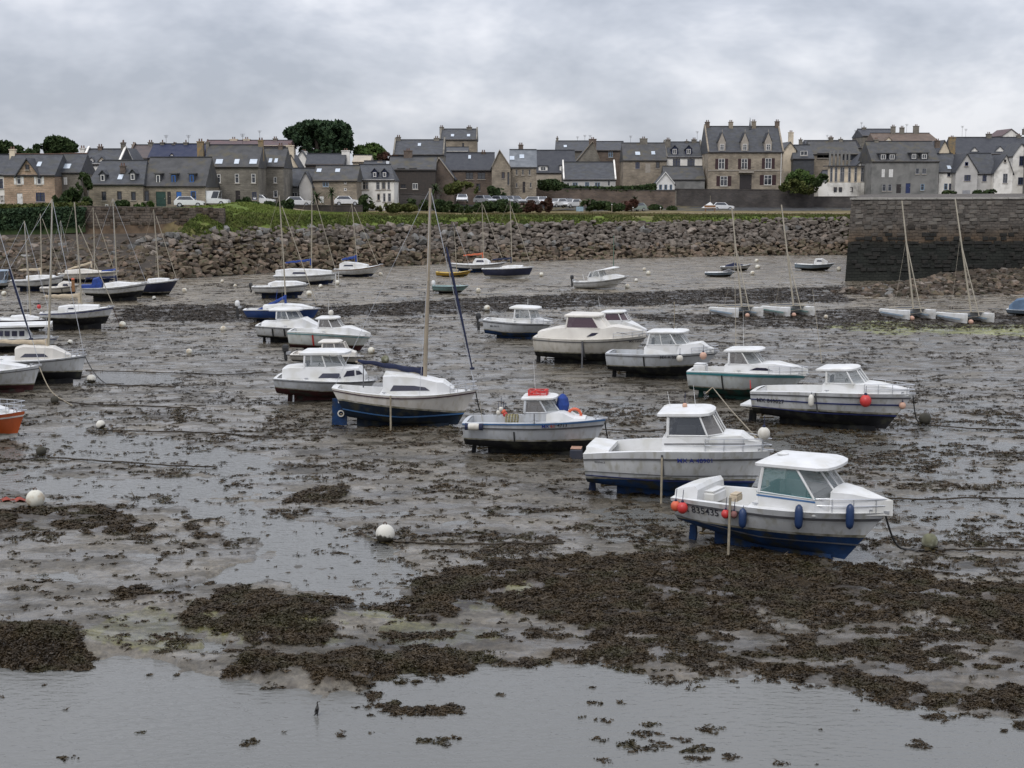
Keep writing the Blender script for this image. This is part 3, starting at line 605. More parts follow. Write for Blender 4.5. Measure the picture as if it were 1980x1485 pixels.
def dormer(root, x, y, z0, z1, w_, wallm, roofm, fr='w', gable=True, back=3.0):
    d = ob('dormer', None, root, (x, y, z0)); h = z1-z0; eh = h-(w_*.5 if gable else .12); hw = w_/2
    b = MB().add([(-hw, 0, -.3), (hw, 0, -.3), (hw, 0, eh), (-hw, 0, eh), (-hw, back, -.3), (hw, back, -.3), (hw, back, eh), (-hw, back, eh)]+([(0, 0, h), (0, back, h)] if gable else []),
                 [(0, 1, 2, 3), (1, 5, 6, 2), (4, 0, 3, 7), (5, 4, 7, 6)]+([(3, 2, 8)] if gable else []))
    me = b.mesh('dormer', wallm); d2 = bpy.data.objects.new('dormer', me); bpy.data.objects.remove(d); d = d2; d.location = (x, y, z0); d.parent = root; COL.objects.link(d)
    r = MB(); o_ = .14
    if gable:
        for s in (-1, 1):
            r.add([(0, -.18, h+.12), (s*(hw+o_), -.18, eh-.08), (s*(hw+o_), back, eh-.08), (0, back, h+.12), (0, -.18, h+.02), (s*(hw+o_), -.18, eh-.18), (s*(hw+o_), back, eh-.18), (0, back, h+.02)],
                  [(0, 1, 2, 3), (4, 7, 6, 5), (0, 4, 5, 1), (1, 5, 6, 2), (2, 6, 7, 3)])
    else: r.box(-hw-o_, hw+o_, -.2, back, eh+.003, eh+.16)
    r.obj('dormer_roof', roofm, d)
    ww, wh = w_*.62, (eh)*.82; a, p, s = win_meshes(ww, wh, fr); ob('dormer_window', a, d, (0, -.02, eh*.08)); ob('pane', p, d, (0, -.05, eh*.08))
    return d
def house(label, x0, x1, yb, ye, yr, Y, d=7, typ='side', wall=None, roof=None, wins=(), dorm=(), sky=(), chim=(), hipL=0, hipR=0, cat='house', rt=None, apex=None, name='house', verge=None, ant=(), backfill=4.0, ridge=None, down=3.0):
    k_ = KD((x0+x1)/2); Y *= k_; d *= 1+(k_-1)*.6; wall = wall or m_gran; roof = roof or m_slate; X0, X1 = XY(x0, Y), XY(x1, Y); cx = (X0+X1)/2; zb = ZY(yb, Y); ze = ZY(ye, Y)
    root = thing(name, label, cat, (cx, Y, zb)); X0 -= cx; X1 -= cx; E = ze-zb
    holes = []
    for w_ in wins:
        wx = XY(w_[0], Y)-cx; wz = ZY(w_[1], Y)-zb; s = Y/F; ww = max(w_[2]*s, .35); wh = max(w_[3]*s, .4); kd = w_[4] if len(w_) > 4 else 'w'
        ok = X0+.1 < wx-ww/2 and wx+ww/2 < X1-.1 and wz-wh/2 > 0.02 and wz+wh/2 < E-.08
        if ok: holes.append((wx-ww/2, wx+ww/2, wz-wh/2, wz+wh/2))
        yy = .1 if ok else -.03
        if kd[0] == 'D':
            dr = MB().box(-ww/2+.02, ww/2-.02, -.04, .04, 0, wh-.02); dr.box(-ww/2+.12, -.04, -.07, -.042, .25, wh*.5).box(.04, ww/2-.12, -.07, -.042, .25, wh*.5).box(-ww/2+.12, ww/2-.12, -.07, -.042, wh*.56, wh-.25)
            o = dr.obj('door', COLR[kd[1]], root, (wx, yy, wz-wh/2)); MB().box(ww/2-.2, ww/2-.12, -.12, -.072, 1.0, 1.1).obj('handle', m_trim, o)
        elif kd[0] == 'C':   # closed shutters
            dr = MB(); 
            for i in range(2): dr.box(-ww/2+i*ww/2+.015, -ww/2+(i+1)*ww/2-.015, -.06, 0, .0, wh)
            dr.obj('closed_shutters', COLR[kd[1]], root, (wx, yy-.08, wz-wh/2))
        else: window(root, wx, yy, wz-wh/2, ww, wh, kd[0], kd[1] if len(kd) > 1 else None)
    b = facade(X0, X1, -down, E, holes)
    rh = (ZY(yr, Y+d/2)-zb) if typ == 'side' else (ZY(yr, Y)-zb)
    if typ == 'side':
        hl = XY(x0+hipL, Y)-cx-X0 if hipL else 0; hr = X1-(XY(x1-hipR, Y)-cx) if hipR else 0
        if not hl: b.add([(X0, 0, -down), (X0, d, -down), (X0, d, E), (X0, d/2, rh-.05), (X0, 0, E)], [(4, 3, 2, 1, 0)])
        else: b.quad((X0, d, -down), (X0, 0, -down), (X0, 0, E), (X0, d, E))
        if not hr: b.add([(X1, 0, -down), (X1, d, -down), (X1, d, E), (X1, d/2, rh-.05), (X1, 0, E)], [(0, 1, 2, 3, 4)])
        else: b.quad((X1, 0, -down), (X1, d, -down), (X1, d, E), (X1, 0, E))
        b.quad((X1, d, -down), (X0, d, -down), (X0, d, E), (X1, d, E))
        r = MB(); o_ = .18; el = E-.02; th = .16
        A = (X0-(.1 if not hl else o_), -o_, el-.12); B = (X1+(.1 if not hr else o_), -o_, el-.12); C_ = (X1-hr+(.1 if not hr else 0), d/2, rh+.06); D_ = (X0+hl-(.1 if not hl else 0), d/2, rh+.06)
        A2 = (A[0], d+o_, A[2]); B2 = (B[0], d+o_, B[2])
        r.add([A, B, C_, D_, A2, B2]+[(p[0], p[1], p[2]-th) for p in (A, B, C_, D_, A2, B2)],
              [(0, 1, 2, 3), (5, 4, 3, 2), (4, 0, 3), (1, 5, 2), (7, 6, 9, 8), (10, 11, 8, 9), (0, 6, 7, 1), (1, 7, 11, 5), (5, 11, 10, 4), (4, 10, 6, 0)])
        ro = r.obj('roof', roof, root)
        MB().box(D_[0], C_[0], d/2-.12, d/2+.12, rh+.062, rh+.17).obj('ridge_tiles', rt or m_slate3, ro)
        MB().tube([(A[0], -o_-.06, A[2]+.0), (B[0], -o_-.06, B[2]+.0)], .06, 6).obj('gutter', m_timber, ro)
        if verge:
            for xx, h_ in ((X0, hl), (X1, hr)):
                if not h_:
                    v = MB()
                    for (ya, yb_) in ((-.2, d/2), (d+.2, d/2)): v.add([(xx-.14, ya, E-.1), (xx+.14, ya, E-.1), (xx+.14, yb_, rh+.3), (xx-.14, yb_, rh+.3), (xx-.14, ya, E+.12), (xx+.14, ya, E+.12), (xx+.14, yb_, rh+.5), (xx-.14, yb_, rh+.5)], [(0, 3, 2, 1), (4, 5, 6, 7), (0, 1, 5, 4), (1, 2, 6, 5), (2, 3, 7, 6), (3, 0, 4, 7)])
                    v.obj('gable_coping', verge, ro)
        def onroof(px, py):  # point on the front slope
            dd = ray(px, py); z1 = E; z2 = rh+.06; sl = (z2-z1)/(d/2)
            # zb+z1+(Yp-Y)*sl = 10+dd.z/dd.y*Yp
            Yp = (CAM.z-zb-z1+Y*sl)/(sl-dd.z/dd.y); P = CAM+dd*(Yp/dd.y); return P.x-cx, Yp-Y, P.z-zb
        for s_ in sky:
            x_, y_, z_ = onroof(s_[0], s_[1]); ww = s_[2]*Y/F/2; sl = (rh-E)/(d/2); L_ = .55
            dy, dz = L_/math.hypot(1, sl), L_*sl/math.hypot(1, sl); nx, nz_ = -dz/L_*.09, dy/L_*.09
            f = MB().add([(x_-ww, y_-dy+nx, z_-dz+nz_), (x_+ww, y_-dy+nx, z_-dz+nz_), (x_+ww, y_+dy+nx, z_+dz+nz_), (x_-ww, y_+dy+nx, z_+dz+nz_), (x_-ww, y_-dy, z_-dz), (x_+ww, y_-dy, z_-dz), (x_+ww, y_+dy, z_+dz), (x_-ww, y_+dy, z_+dz)], [(0, 1, 2, 3), (4, 5, 1, 0), (5, 6, 2, 1), (6, 7, 3, 2), (7, 4, 0, 3)])
            f.obj('skylight', mat('skylight_glass', (.5, .55, .6), (.4, .45, .5), 1, .12, spec=.9), ro)
    else:
        ax = (XY(apex, Y)-cx) if apex is not None else (X0+X1)/2
        b.add([(X0, 0, E), (X1, 0, E), (ax, 0, rh), (X0, d, E), (X1, d, E), (ax, d, rh)], [(0, 1, 2), (4, 3, 5)])
        b.quad((X0, d, -down), (X0, 0, -down), (X0, 0, E), (X0, d, E)); b.quad((X1, 0, -down), (X1, d, -down), (X1, d, E), (X1, 0, E)); b.quad((X1, d, -down), (X0, d, -down), (X0, d, E), (X1, d, E))
        r = MB()
        for s, xe in ((-1, X0), (1, X1)):
            sl = (rh-E)/abs(ax-xe); xo = xe+s*.25; zo = E-.25*sl
            r.add([(ax, -.25, rh+.16), (xo, -.25, zo+.16), (xo, d, zo+.16), (ax, d, rh+.16), (ax, -.25, rh+.01), (xo, -.25, zo+.01), (xo, d, zo+.01), (ax, d, rh+.01)], [(0, 1, 2, 3), (4, 7, 6, 5), (0, 4, 5, 1), (1, 5, 6, 2), (2, 6, 7, 3)])
        ro = r.obj('roof', roof, root)
        if verge:
            v = MB()
            for s, xe in ((-1, X0), (1, X1)): v.add([(ax, -.3, rh+.02), (xe, -.3, E+.02), (xe, -.26, E+.02), (ax, -.26, rh+.02), (ax, -.3, rh+.22), (xe, -.3, E+.22), (xe, -.26, E+.22), (ax, -.26, rh+.22)], [(0, 1, 5, 4), (4, 5, 6, 7), (0, 3, 2, 1)])
            v.obj('gable_coping', verge, ro)
    b.obj('wall', wall, root)
    for c in chim:   # (px, ytop, wpx[, mat, ybottom, dy])
        cm = c[3] if len(c) > 3 and c[3] else m_gran2; dyy = c[5]*k_ if len(c) > 5 else (d/2 if typ == 'side' else d*.3)
        zt = ZY(c[1], Y+dyy)-zb-.3; z0 = (ZY(c[4], Y+dyy)-zb) if len(c) > 4 and c[4] else rh-1.2
        chimney(root, XY(c[0], Y+dyy)-cx, dyy, z0, zt, c[2]*(Y+dyy)/F, .75, cm, 2 if c[2] > 7 else 1)
    for a_ in ant: antenna(root, XY(a_[0], Y+d/2)-cx, d/2, rh, a_[1] if len(a_) > 1 else 1.4)
    for q_ in dorm:  # (px, ybot, ytop, wpx, wallmat, frame, gable, dy)
        dyy = q_[7] if len(q_) > 7 else .55*k_; z0 = ZY(q_[1], Y+dyy)-zb; z1 = ZY(q_[2], Y+dyy)-zb
        dormer(root, XY(q_[0], Y+dyy)-cx, dyy, z0, z1, q_[3]*Y/F, q_[4] if len(q_) > 4 and q_[4] else roof, roof, q_[5] if len(q_) > 5 else 'w', q_[6] if len(q_) > 6 else True, 2.6)
    root['rh'] = rh; return root, cx, zb
# ---- left row
house('white walled house with slate roof cut by the left edge', -40, 9, 398, 336, 300, 191, 8, wall=m_white, wins=[(3, 355, 8, 18, 'n'), (4, 385, 8, 16)])
r_, cx, zb = house('pinkish stone house with steep central gable and white shutters', 9, 107, 399, 337, 299, 190, 8, wall=m_pink, rt=m_ridge, sky=[(76, 318, 8)], chim=[(29, 286, 10, m_cream)],
      wins=[(38, 348, 9, 17, 'ww'), (77, 348, 9, 17, 'ww'), (38, 385, 11, 22, 'Dw'), (78, 381, 17, 17, 'n')])
# its steep gable
dx = XY(56, 190)-cx; e0, e1 = ZY(337, 190)-zb, ZY(309, 190)-zb
gb = MB().add([(dx-1.45, -.06, e0-.1), (dx+1.45, -.06, e0-.1), (dx, -.06, e1), (dx, 3.4, e1), (dx-1.45, 1, e0-.1), (dx+1.45, 1, e0-.1)], [(0, 1, 2), (1, 5, 3, 2), (4, 0, 2, 3)]).obj('gable', m_pink, r_)
for s in (-1, 1): MB().add([(dx, -.4, e1+.25), (dx+s*1.75, -.4, e0-.3), (dx+s*1.75, 1.0, e0-.3), (dx, 3.4, e1+.25), (dx, -.4, e1+.05), (dx+s*1.75, -.4, e0-.5), (dx+s*1.75, 1.0, e0-.5), (dx, 3.4, e1+.05)], [(0, 1, 2, 3), (0, 4, 5, 1), (1, 5, 6, 2), (4, 7, 6, 5)]).obj('gable_roof', m_slate3, gb)
window(r_, dx, -.12, ZY(328, 190)-zb, .45, .7, 'k')
house('grey stone cottage with a roof light beside the pink gabled house', 107, 157, 399, 332, 298, 193, 7, wall=m_gran2, rt=m_ridge, sky=[(130, 322, 13)], wins=[(128, 350, 7, 14, 'Cw')])
house('slate house with tall white end gable behind the grey cottage', 160, 232, 360, 316, 289, 204, 8, wall=m_white, verge=m_white, chim=[(164, 284, 9, m_white), (198, 281, 8, m_brown), (242, 274, 7, m_gran2)], dorm=[(200, 315, 304, 13, m_cream), (180, 315, 305, 8, m_white)], roof=m_slate)
house('white gabled house between chimneys behind the hipped stone house', 228, 252, 340, 306, 287, 212, 8, 'gable', wall=m_white, chim=[(243, 273, 6, m_gran2)], roof=m_slate3, verge=m_white)
house('long brownish slate roofed house far behind the left row', 250, 330, 330, 305, 281, 226, 9, wall=m_brown, roof=mat('brown_slate', (.10, .075, .07), (.07, .06, .06), 1, .7), chim=[(295, 273, 8), (262, 277, 5)], verge=m_brown)
house('row house under a near black blue slate roof behind the left row', 289, 392, 340, 304, 279, 214, 8, wall=m_gran2, roof=m_slateB, chim=[(318, 273, 7), (363, 273, 7), (340, 277, 5)], dorm=[(335, 304, 297, 9, m_cream)], ant=[(325,), (368,)])
house('low stone house with hipped slate roof and two dormers above the retaining wall', 172, 277, 401, 355, 311, 186, 9, wall=m_gran, hipL=9, hipR=7, rt=m_slate, chim=[(240, 318, 9, m_brown, 335, 2.2)],
      dorm=[(200, 351, 330, 12, m_slate, 'w'), (258, 349, 328, 12, m_slate, 'w')], wins=[(201, 379, 9, 17, 'k'), (231, 378, 9, 16, 'k'), (258, 379, 9, 16, 'k'), (206, 398, 6, 6), (284, 379, 8, 20, 'k')], sky=[(233, 343, 9)])
house('stone house with blue door, blue dormers and dark green garage door', 278, 397, 401, 358, 305, 187, 9, wall=m_gran, roof=m_slate2, dorm=[(307, 356, 335, 11, m_slate3, 'w', False), (337, 355, 335, 11, m_slate3, 'b', False), (372, 354, 335, 11, m_slate3, 'b', False)],
      wins=[(284, 378, 8, 19, 'Dk'), (311, 385, 19, 28, 'Dg'), (327, 383, 7, 24, 'Dk'), (346, 385, 10, 28, 'Db'), (374, 377, 10, 15, 'b')])
house('tall grey stone house with three storeys and lichened gable chimney', 396, 500, 398, 321, 281, 189, 8, wall=m_gran2, roof=m_slate2, chim=[(391, 271, 12, m_lichen, 310), (507, 269, 9, m_lichen, 312), (405, 272, 6)],
      sky=[(424, 313, 13), (458, 313, 9), (490, 313, 14)], wins=[(424, 345, 7, 17), (459, 345, 8, 18), (491, 345, 8, 18), (425, 376, 8, 15), (460, 381, 9, 24, 'Dk'), (492, 379, 8, 15, 'n')], ant=[(472, 1.6)])
house('narrow grey stone house attached to the right of the tall grey house', 500, 549, 398, 321, 287, 190, 8, wall=m_gran2, roof=m_slate2, sky=[(523, 311, 6), (534, 311, 6)], wins=[(533, 348, 6, 12), (533, 375, 8, 13), (512, 384, 7, 16)], chim=[(545, 279, 8, m_brown)])
house('faraway house under a red ridged roof behind the tall grey house', 395, 560, 300, 281, 272, 240, 8, wall=m_cream, roof=mat('reddish_roof', (.11, .06, .06), (.08, .06, .06), 1, .7), chim=[(455, 267, 14, m_cream), (480, 267, 12, m_cream), (535, 266, 8)], ant=[(505, 1.8)])
house('cream house whose tapering gable chimney stands behind the low slate roofs', 552, 577, 345, 322, 300, 203, 6, 'gable', wall=m_cream, chim=[(563, 279, 14, m_cream, 322, .3)], roof=m_slate3)
house('small white gabled house left of the big pine', 576, 594, 340, 305, 292, 214, 6, 'gable', wall=m_white, chim=[(590, 291, 9, m_white)])
house('low slate lean-to house with glazed gable below the cream chimney', 549, 606, 398, 359, 326, 194, 7, wall=m_grey, roof=m_slate, wins=[(570, 377, 10, 10)])
house('glazed grey gable annexe between the low slate house and the long cottage', 579, 604, 398, 358, 333, 191, 3, 'gable', wall=m_grey2, roof=m_slate)
house('long stone cottage with two roof lights and a white door', 606, 690, 397, 348, 321, 188, 8, wall=m_gran, roof=m_slate2, sky=[(617, 330, 9), (653, 330, 9)], wins=[(630, 356, 11, 10, 'c'), (668, 353, 5, 5), (668, 366, 5, 5), (622, 386, 8, 12, 'Cw'), (670, 386, 6, 14, 'Dw')])
house('white rendered house with two dormers and granite window frames', 690, 762, 398, 347, 319, 189, 8, wall=m_white, roof=m_slate, hipR=10, sky=[(694, 331, 7)], dorm=[(725, 343, 326, 11, m_slateB, 'w'), (744, 343, 326, 11, m_slateB, 'w')],
      wins=[(707, 359, 11, 15, 't'), (731, 359, 7, 15, 'y'), (742, 359, 8, 14, 't'), (752, 359, 5, 15, 'y'), (707, 381, 8, 12), (732, 381, 6, 13, 't'), (743, 382, 5, 16, 'y'), (753, 382, 6, 16, 'y')])
house('stone house with dark roof and fat white chimney below the pine', 592, 665, 345, 317, 298, 204, 7, wall=m_brown, roof=m_slate3, chim=[(670, 289, 15, m_white, 325)])
house('cream walled house with gable right of the fat white chimney', 683, 716, 345, 312, 301, 208, 6, wall=m_cream, roof=m_beige, chim=[(710, 302, 6, m_white)])
house('white gabled house end rising behind the white rendered house', 702, 742, 350, 330, 312, 200, 6, wall=m_cream, roof=m_slate, chim=[(736, 311, 8, m_cream)])
# ---- middle
house('dark timber house with white dormers and a steep slate roof', 752, 842, 383, 327, 304, 200, 8, wall=m_timber, roof=m_slate2, chim=[(790, 289, 16, m_brown)], dorm=[(776, 340, 325, 12, m_timber, 'w', False, .2), (799, 340, 325, 11, m_timber, 'w', False, .2)], wins=[(803, 360, 10, 12, 'w'), (780, 360, 10, 8, 'k')])
house('large stone house with tall left gable behind the dark timber house', 762, 858, 335, 298, 271, 222, 9, wall=m_gran2, chim=[(772, 263, 8), (845, 265, 10)], sky=[(811, 280, 6)], verge=m_gran2)
house('brown shingled gable end facing the harbour', 832, 878, 383, 345, 306, 199, 9, 'gable', wall=m_brown, roof=m_slate3, verge=m_beige, apex=849)
house('upright granite house with two chimneys standing highest above the bushes', 852, 922, 310, 269, 250, 246, 8, wall=m_gran, chim=[(855, 244, 8), (908, 244, 10)], sky=[(875, 262, 6), (906, 262, 6)], wins=[(896, 280, 4, 7, 'k')], verge=m_gran2)
house('white conservatory fronted house at the foot of the highest granite house', 858, 905, 310, 292, 285, 238, 6, wall=m_white, roof=m_slate)
house('long stone house with two triple windows and a dark slate roof', 862, 955, 372, 328, 296, 204, 8, wall=m_brown, roof=m_slate3, sky=[(908, 304, 5)], wins=[(908, 340, 14, 13, 'k'), (931, 340, 15, 13, 'k'), (925, 362, 8, 14, 'k')], chim=[(935, 292, 8, m_brown)])
r_, cx, zb = house('granite gable wing beside the shining slate roof', 951, 987, 376, 323, 291, 196, 6, 'gable', wall=m_gran, roof=m_slate2, apex=966, verge=m_trim, wins=[(973, 339, 6, 12, 'r'), (983, 345, 4, 24, 'k')], chim=[(1007, 278, 9, m_brown, 300, 7)])
house('granite house with six shutterless windows under a shining slate roof', 986, 1037, 376, 322, 290, 196, 7, wall=m_gran, roof=mat('shining_slate', (.15, .16, .17), (.09, .1, .11), 1, .35, .02, 6), sky=[(990, 306, 9), (1009, 303, 9)], wins=[(999, 333, 5, 11, 't'), (1011, 333, 4, 11, 't'), (1024, 333, 5, 11, 't'), (999, 358, 4, 9, 't'), (1013, 362, 5, 21, 'Dk'), (1026, 358, 4, 10, 't')])
house('low house with white dormers in a wide dark slate roof', 1018, 1112, 362, 333, 291, 214, 9, wall=m_beige, roof=m_slate3, dorm=[(1050, 331, 320, 17, m_white, 'w', False, .4), (1088, 333, 319, 12, m_white, 'w', False, .4)], rt=m_slate)
house('slate house with a small skylight and a slim chimney post', 1076, 1140, 330, 291, 273, 236, 8, wall=m_gran2, roof=m_slate, chim=[(1077, 265, 4)], sky=[(1093, 283, 6)], ant=[(1116, 1.0), (1130, 1.3)])
house('stone gable house with a broad twin chimney', 1114, 1160, 345, 312, 274, 226, 9, 'gable', wall=m_gran2, roof=m_slate, chim=[(1145, 267, 14, m_brown, 285, .5)], verge=m_gran, ant=[(1140, 1.5)], apex=1145)
house('stone house with a single green window left of the skylit granite house', 1153, 1207, 345, 290, 274, 230, 8, wall=m_brown, roof=m_slate, wins=[(1180, 298, 8, 12, 'c')])
house('barn with blue grey slate roof and white gable end', 1090, 1190, 364, 346, 314, 204, 8, wall=m_grey2, roof=m_slate, wins=[(1098, 357, 6, 7, 'w'), (1112, 357, 10, 8, 'c'), (1135, 357, 8, 9, 'c'), (1155, 357, 10, 8, 'c'), (1177, 354, 6, 12, 'w')], verge=m_white)
house('square granite house with two skylights and a wide chimney', 1205, 1288, 358, 309, 277, 216, 8, wall=m_gran, roof=m_slate2, sky=[(1233, 297, 9), (1263, 296, 7)], chim=[(1243, 266, 14), (1290, 268, 9)], wins=[(1232, 320, 8, 12, 'n'), (1271, 319, 7, 12, 'k'), (1252, 325, 10, 18, 'Ct')], ant=[(1218, 1.5)])
house('white fronted house with arched windows and two tall dormers', 1288, 1358, 345, 303, 275, 214, 8, wall=m_white, roof=m_slate, dorm=[(1303, 299, 281, 12, m_slateB, 'w'), (1330, 299, 281, 12, m_slateB, 'w')], wins=[(1307, 315, 14, 15, 'n'), (1335, 315, 14, 15, 'n')], chim=[(1340, 268, 9), (1326, 271, 6)], ant=[(1346, 2.2)], verge=m_gran2)
house('slate roofed extension below the white fronted house', 1285, 1362, 352, 346, 322, 208, 7, wall=m_grey, roof=m_slate2, wins=())
house('small turret house with a pointed slate gable and white bay window', 1268, 1304, 370, 356, 334, 202, 4, 'gable', wall=m_paint, roof=m_slate, wins=[(1277, 362, 6, 10, 'c'), (1287, 362, 6, 10, 'c'), (1297, 362, 5, 10, 'c')], verge=m_paint, down=1.1)
# ---- manor
r_, cx, zb = house('tall stone manor with four chimneys, stone dormers and dark red shutters', 1368, 1512, 368, 293, 245, 204, 9.5, wall=m_gran, roof=m_slate, verge=m_gran, ant=(),
   chim=[(1365, 234, 8, m_brown), (1410, 234, 8, m_gran, 257, 4.2), (1454, 233, 8, m_gran, 257, 4.2), (1499, 233, 8, m_brown)],
   wins=[(1394, 317, 12, 20, 'wr'), (1438, 317, 12, 20, 'wr'), (1484, 316, 12, 20, 'wr'), (1399, 350, 14, 19, 'wr'), (1484, 348, 15, 19, 'wr'), (1441, 352, 23, 29, 'Dk')])
YM = 204*KD(1440)
def sdorm(px):
    dy = .1; x = XY(px, YM+dy)-cx; z0 = ZY(291, YM)-zb; z1 = ZY(257, YM)-zb; h = z1-z0
    d = MB().add([(-.68, 0, -.2), (.68, 0, -.2), (.68, 0, h*.5), (0, 0, h), (-.68, 0, h*.5), (-.68, 2.4, -.2), (.68, 2.4, -.2), (.68, 2.4, h*.5), (0, 3.2, h), (-.68, 2.4, h*.5)], [(0, 1, 2, 3, 4), (1, 6, 7, 2), (5, 0, 4, 9), (2, 7, 8, 3), (9, 4, 3, 8)]).obj('dormer', m_trim, r_, (x, dy, z0))
    for s in (-1, 1): MB().add([(0, .1, h+.16), (s*.84, .1, h*.5-.02), (s*.84, 2.4, h*.5-.02), (0, 3.3, h+.16)], [(0, 1, 2, 3)]).obj('dormer_roof', m_slate3, d)
    a, p, s_ = win_meshes(.8, 1.2, 'w'); ob('dormer_window', a, d, (0, -.06, .02)); ob('pane', p, d, (0, -.08, .02)); MB().lathe([(.06, 0), (.03, .3), (.08, .4), (.01, .55)], 6, (0, .05, h+.1)).obj('finial', m_trim, d)
for px in (1394, 1438, 1483): sdorm(px)
MB().box(-1.4+XY(1441, YM)-cx, 1.4+XY(1441, YM)-cx, -.9, -.001, ZY(334, YM)-zb, ZY(331, YM)-zb).obj('balcony', m_trim, r_)
bx_ = XY(1441, YM)-cx; rl_ = MB()
for i in range(15): rl_.box(bx_-1.38+i*.195, bx_-1.34+i*.195, -.88, -.84, ZY(331, YM)-zb+.005, ZY(331, YM)-zb+.75)
rl_.box(bx_-1.4, bx_+1.4, -.9, -.82, ZY(331, YM)-zb+.752, ZY(331, YM)-zb+.8); rl_.obj('balcony_rail', m_timber, r_)
MB().lathe([(.28, 0), (.16, .5), (.05, 1.6), (.02, 2.0)], 8, (XY(1447, YM+4.7)-cx, 4.75, ZY(247, YM+4.7)-zb)).obj('spire', m_slate3, r_)
for zz in (E_ for E_ in ((ZY(329, YM)-zb), (ZY(294.5, YM)-zb))): MB().box(XY(1368, YM)-cx-.02, XY(1512, YM)-cx+.02, -.1, -.002, zz-.12, zz+.06).obj('string_course', m_trim, r_)
MB().tube([(XY(1508.5, YM)-cx, -.08, 0), (XY(1508.5, YM)-cx, -.08, ZY(296, YM)-zb)], .07, 6).obj('downpipe', m_paint, r_)
# ---- right
house('cream gabled house with a stepped chimney right of the manor', 1513, 1537, 330, 290, 275, 212, 7, 'gable', wall=m_cream, roof=m_slate, chim=[(1526, 254, 9, m_cream, 285, 1)])
house('grey slate hung gable house with one white window', 1532, 1572, 345, 306, 281, 210, 8, wall=m_slate, roof=m_slate, wins=[(1552, 296, 13, 9, 'w')], hipL=6)
house('rubble walled house with a dark open loft below its slate roof', 1568, 1660, 352, 297, 273, 212, 8, wall=m_gran, roof=m_slate2, wins=[(1590, 301, 25, 9, 'k'), (1640, 305, 30, 10, 'k')], chim=[(1603, 265, 8), (1622, 267, 7), (1545, 268, 6)])
house('far terrace of slate roofs on the skyline right of the manor', 1560, 1665, 300, 285, 272, 238, 8, wall=m_grey, roof=m_slate3, chim=[(1603, 264, 8, m_brown)], ant=[(1596, 1.3), (1650, 2.4)])
# modern glazed house
r_, cx, zb = house('modern white house with tall glazed bays and a curved white base', 1590, 1684, 381, 350, 330, 203, 7, wall=m_white, roof=m_slate3, wins=(), hipL=8)
YN = 203*KD(1637)
z0 = ZY(353, YN)-zb; z1 = ZY(322, YN)-zb
for i, px in enumerate((1606, 1615, 1627, 1641, 1653, 1667)):
    x = XY(px, YN-.5)-cx; ww = (.85 if i in (2, 5) else .5); window(r_, x, -.5, z0+.15, ww, z1-z0-.3, 'y', sill=False)
fb = MB().box(XY(1600, YN-.5)-cx, XY(1675, YN-.5)-cx, -.44, -.001, z0, z1); fb.obj('glazed_front', m_cream, r_)
MB().box(XY(1592, YN-.5)-cx, XY(1678, YN-.5)-cx, -.9, .4, z1+.003, z1+.18).obj('canopy', m_slate3, r_)
for i in range(6): MB().box(XY(1603+i*7.4, YN-.2)-cx-.17, XY(1603+i*7.4, YN-.2)-cx+.17, -.2, .15, z1+.19, ZY(290+abs(i-2)*1.2, YN)-zb).obj('fin', m_grey, r_)
a_ = []
for k in range(13):
    t_ = k/12; a_.append((XY(1583+t_*90, YN-2)-cx, -1.2-1.6*math.sin(PI*min(1, t_*1.05+.02))**.6))
zb0, zb1 = ZY(379, YN-2)-zb-.8, ZY(353, YN-2)-zb
MB().add([(p[0], p[1], zb0) for p in a_]+[(p[0], p[1], zb1) for p in a_], [(i, i+1, i+14, i+13) for i in range(12)]+[tuple(range(13, 26))]).obj('curved_base', m_white, r_)
for px, ww in ((1615, 6), (1625, 6), (1646, 7)):
    t_ = (px-1583)/90; yy = -1.2-1.6*math.sin(PI*min(1, t_*1.05+.02))**.6; window(r_, XY(px, YN-3)-cx, yy-.04, ZY(371, YN-3)-zb, ww*.098, .95, 'k', sill=False)
house('white gabled wing at the right end of the modern glazed house', 1652, 1686, 381, 322, 292, 204, 7, 'gable', wall=m_white, roof=m_slate3, apex=1684, wins=[(1667, 333, 10, 22, 'k')])
house('big grey rendered house with a long dormer band and blue entrance', 1684, 1813, 379, 311, 274, 197, 9, wall=m_grey, roof=m_slate2, wins=[(1706, 335, 6, 15, 'Cw'), (1721, 335, 8, 15, 'Cw'), (1772, 331, 7, 11, 'y'), (1785, 331, 8, 11, 'y'), (1709, 363, 7, 13, 'y'), (1720, 363, 7, 13, 'y'), (1737, 365, 9, 17, 'Dk'), (1755, 364, 9, 19, 'Dn'), (1783, 362, 7, 12, 'c')],
      dorm=[(1705, 309, 296, 15, m_slate3, 'w', False, .3), (1722, 309, 296, 14, m_slate3, 'w', False, .3), (1764, 308, 295, 13, m_slate3, 'w', False, .3), (1784, 308, 295, 15, m_slate3, 'w', False, .3)], chim=[(1690, 268, 8, m_gran2), (1808, 270, 9, m_brown)])
house('house with a brown tiled roof behind the big grey house', 1690, 1815, 300, 276, 258, 222, 8, wall=m_cream, roof=mat('brown_tile', (.14, .10, .075), (.10, .075, .06), 1, .8), chim=[(1722, 243, 8), (1739, 245, 8), (1766, 242, 10)], dorm=[(1714, 274, 265, 12, m_cream)], hipR=10, ant=[(1748, 2)])
house('dark roofed house crowned by two chimneys on the right skyline', 1664, 1728, 290, 262, 250, 236, 8, wall=m_gran2, roof=m_slate3, chim=[(1666, 245, 7)], ant=[(1661, 1.6)])
house('cream gable house between the big grey house and the white cottages', 1812, 1832, 345, 292, 272, 204, 8, 'gable', wall=m_cream, roof=m_slate3, chim=[(1836, 264, 12, m_lichen, 300, 4)])
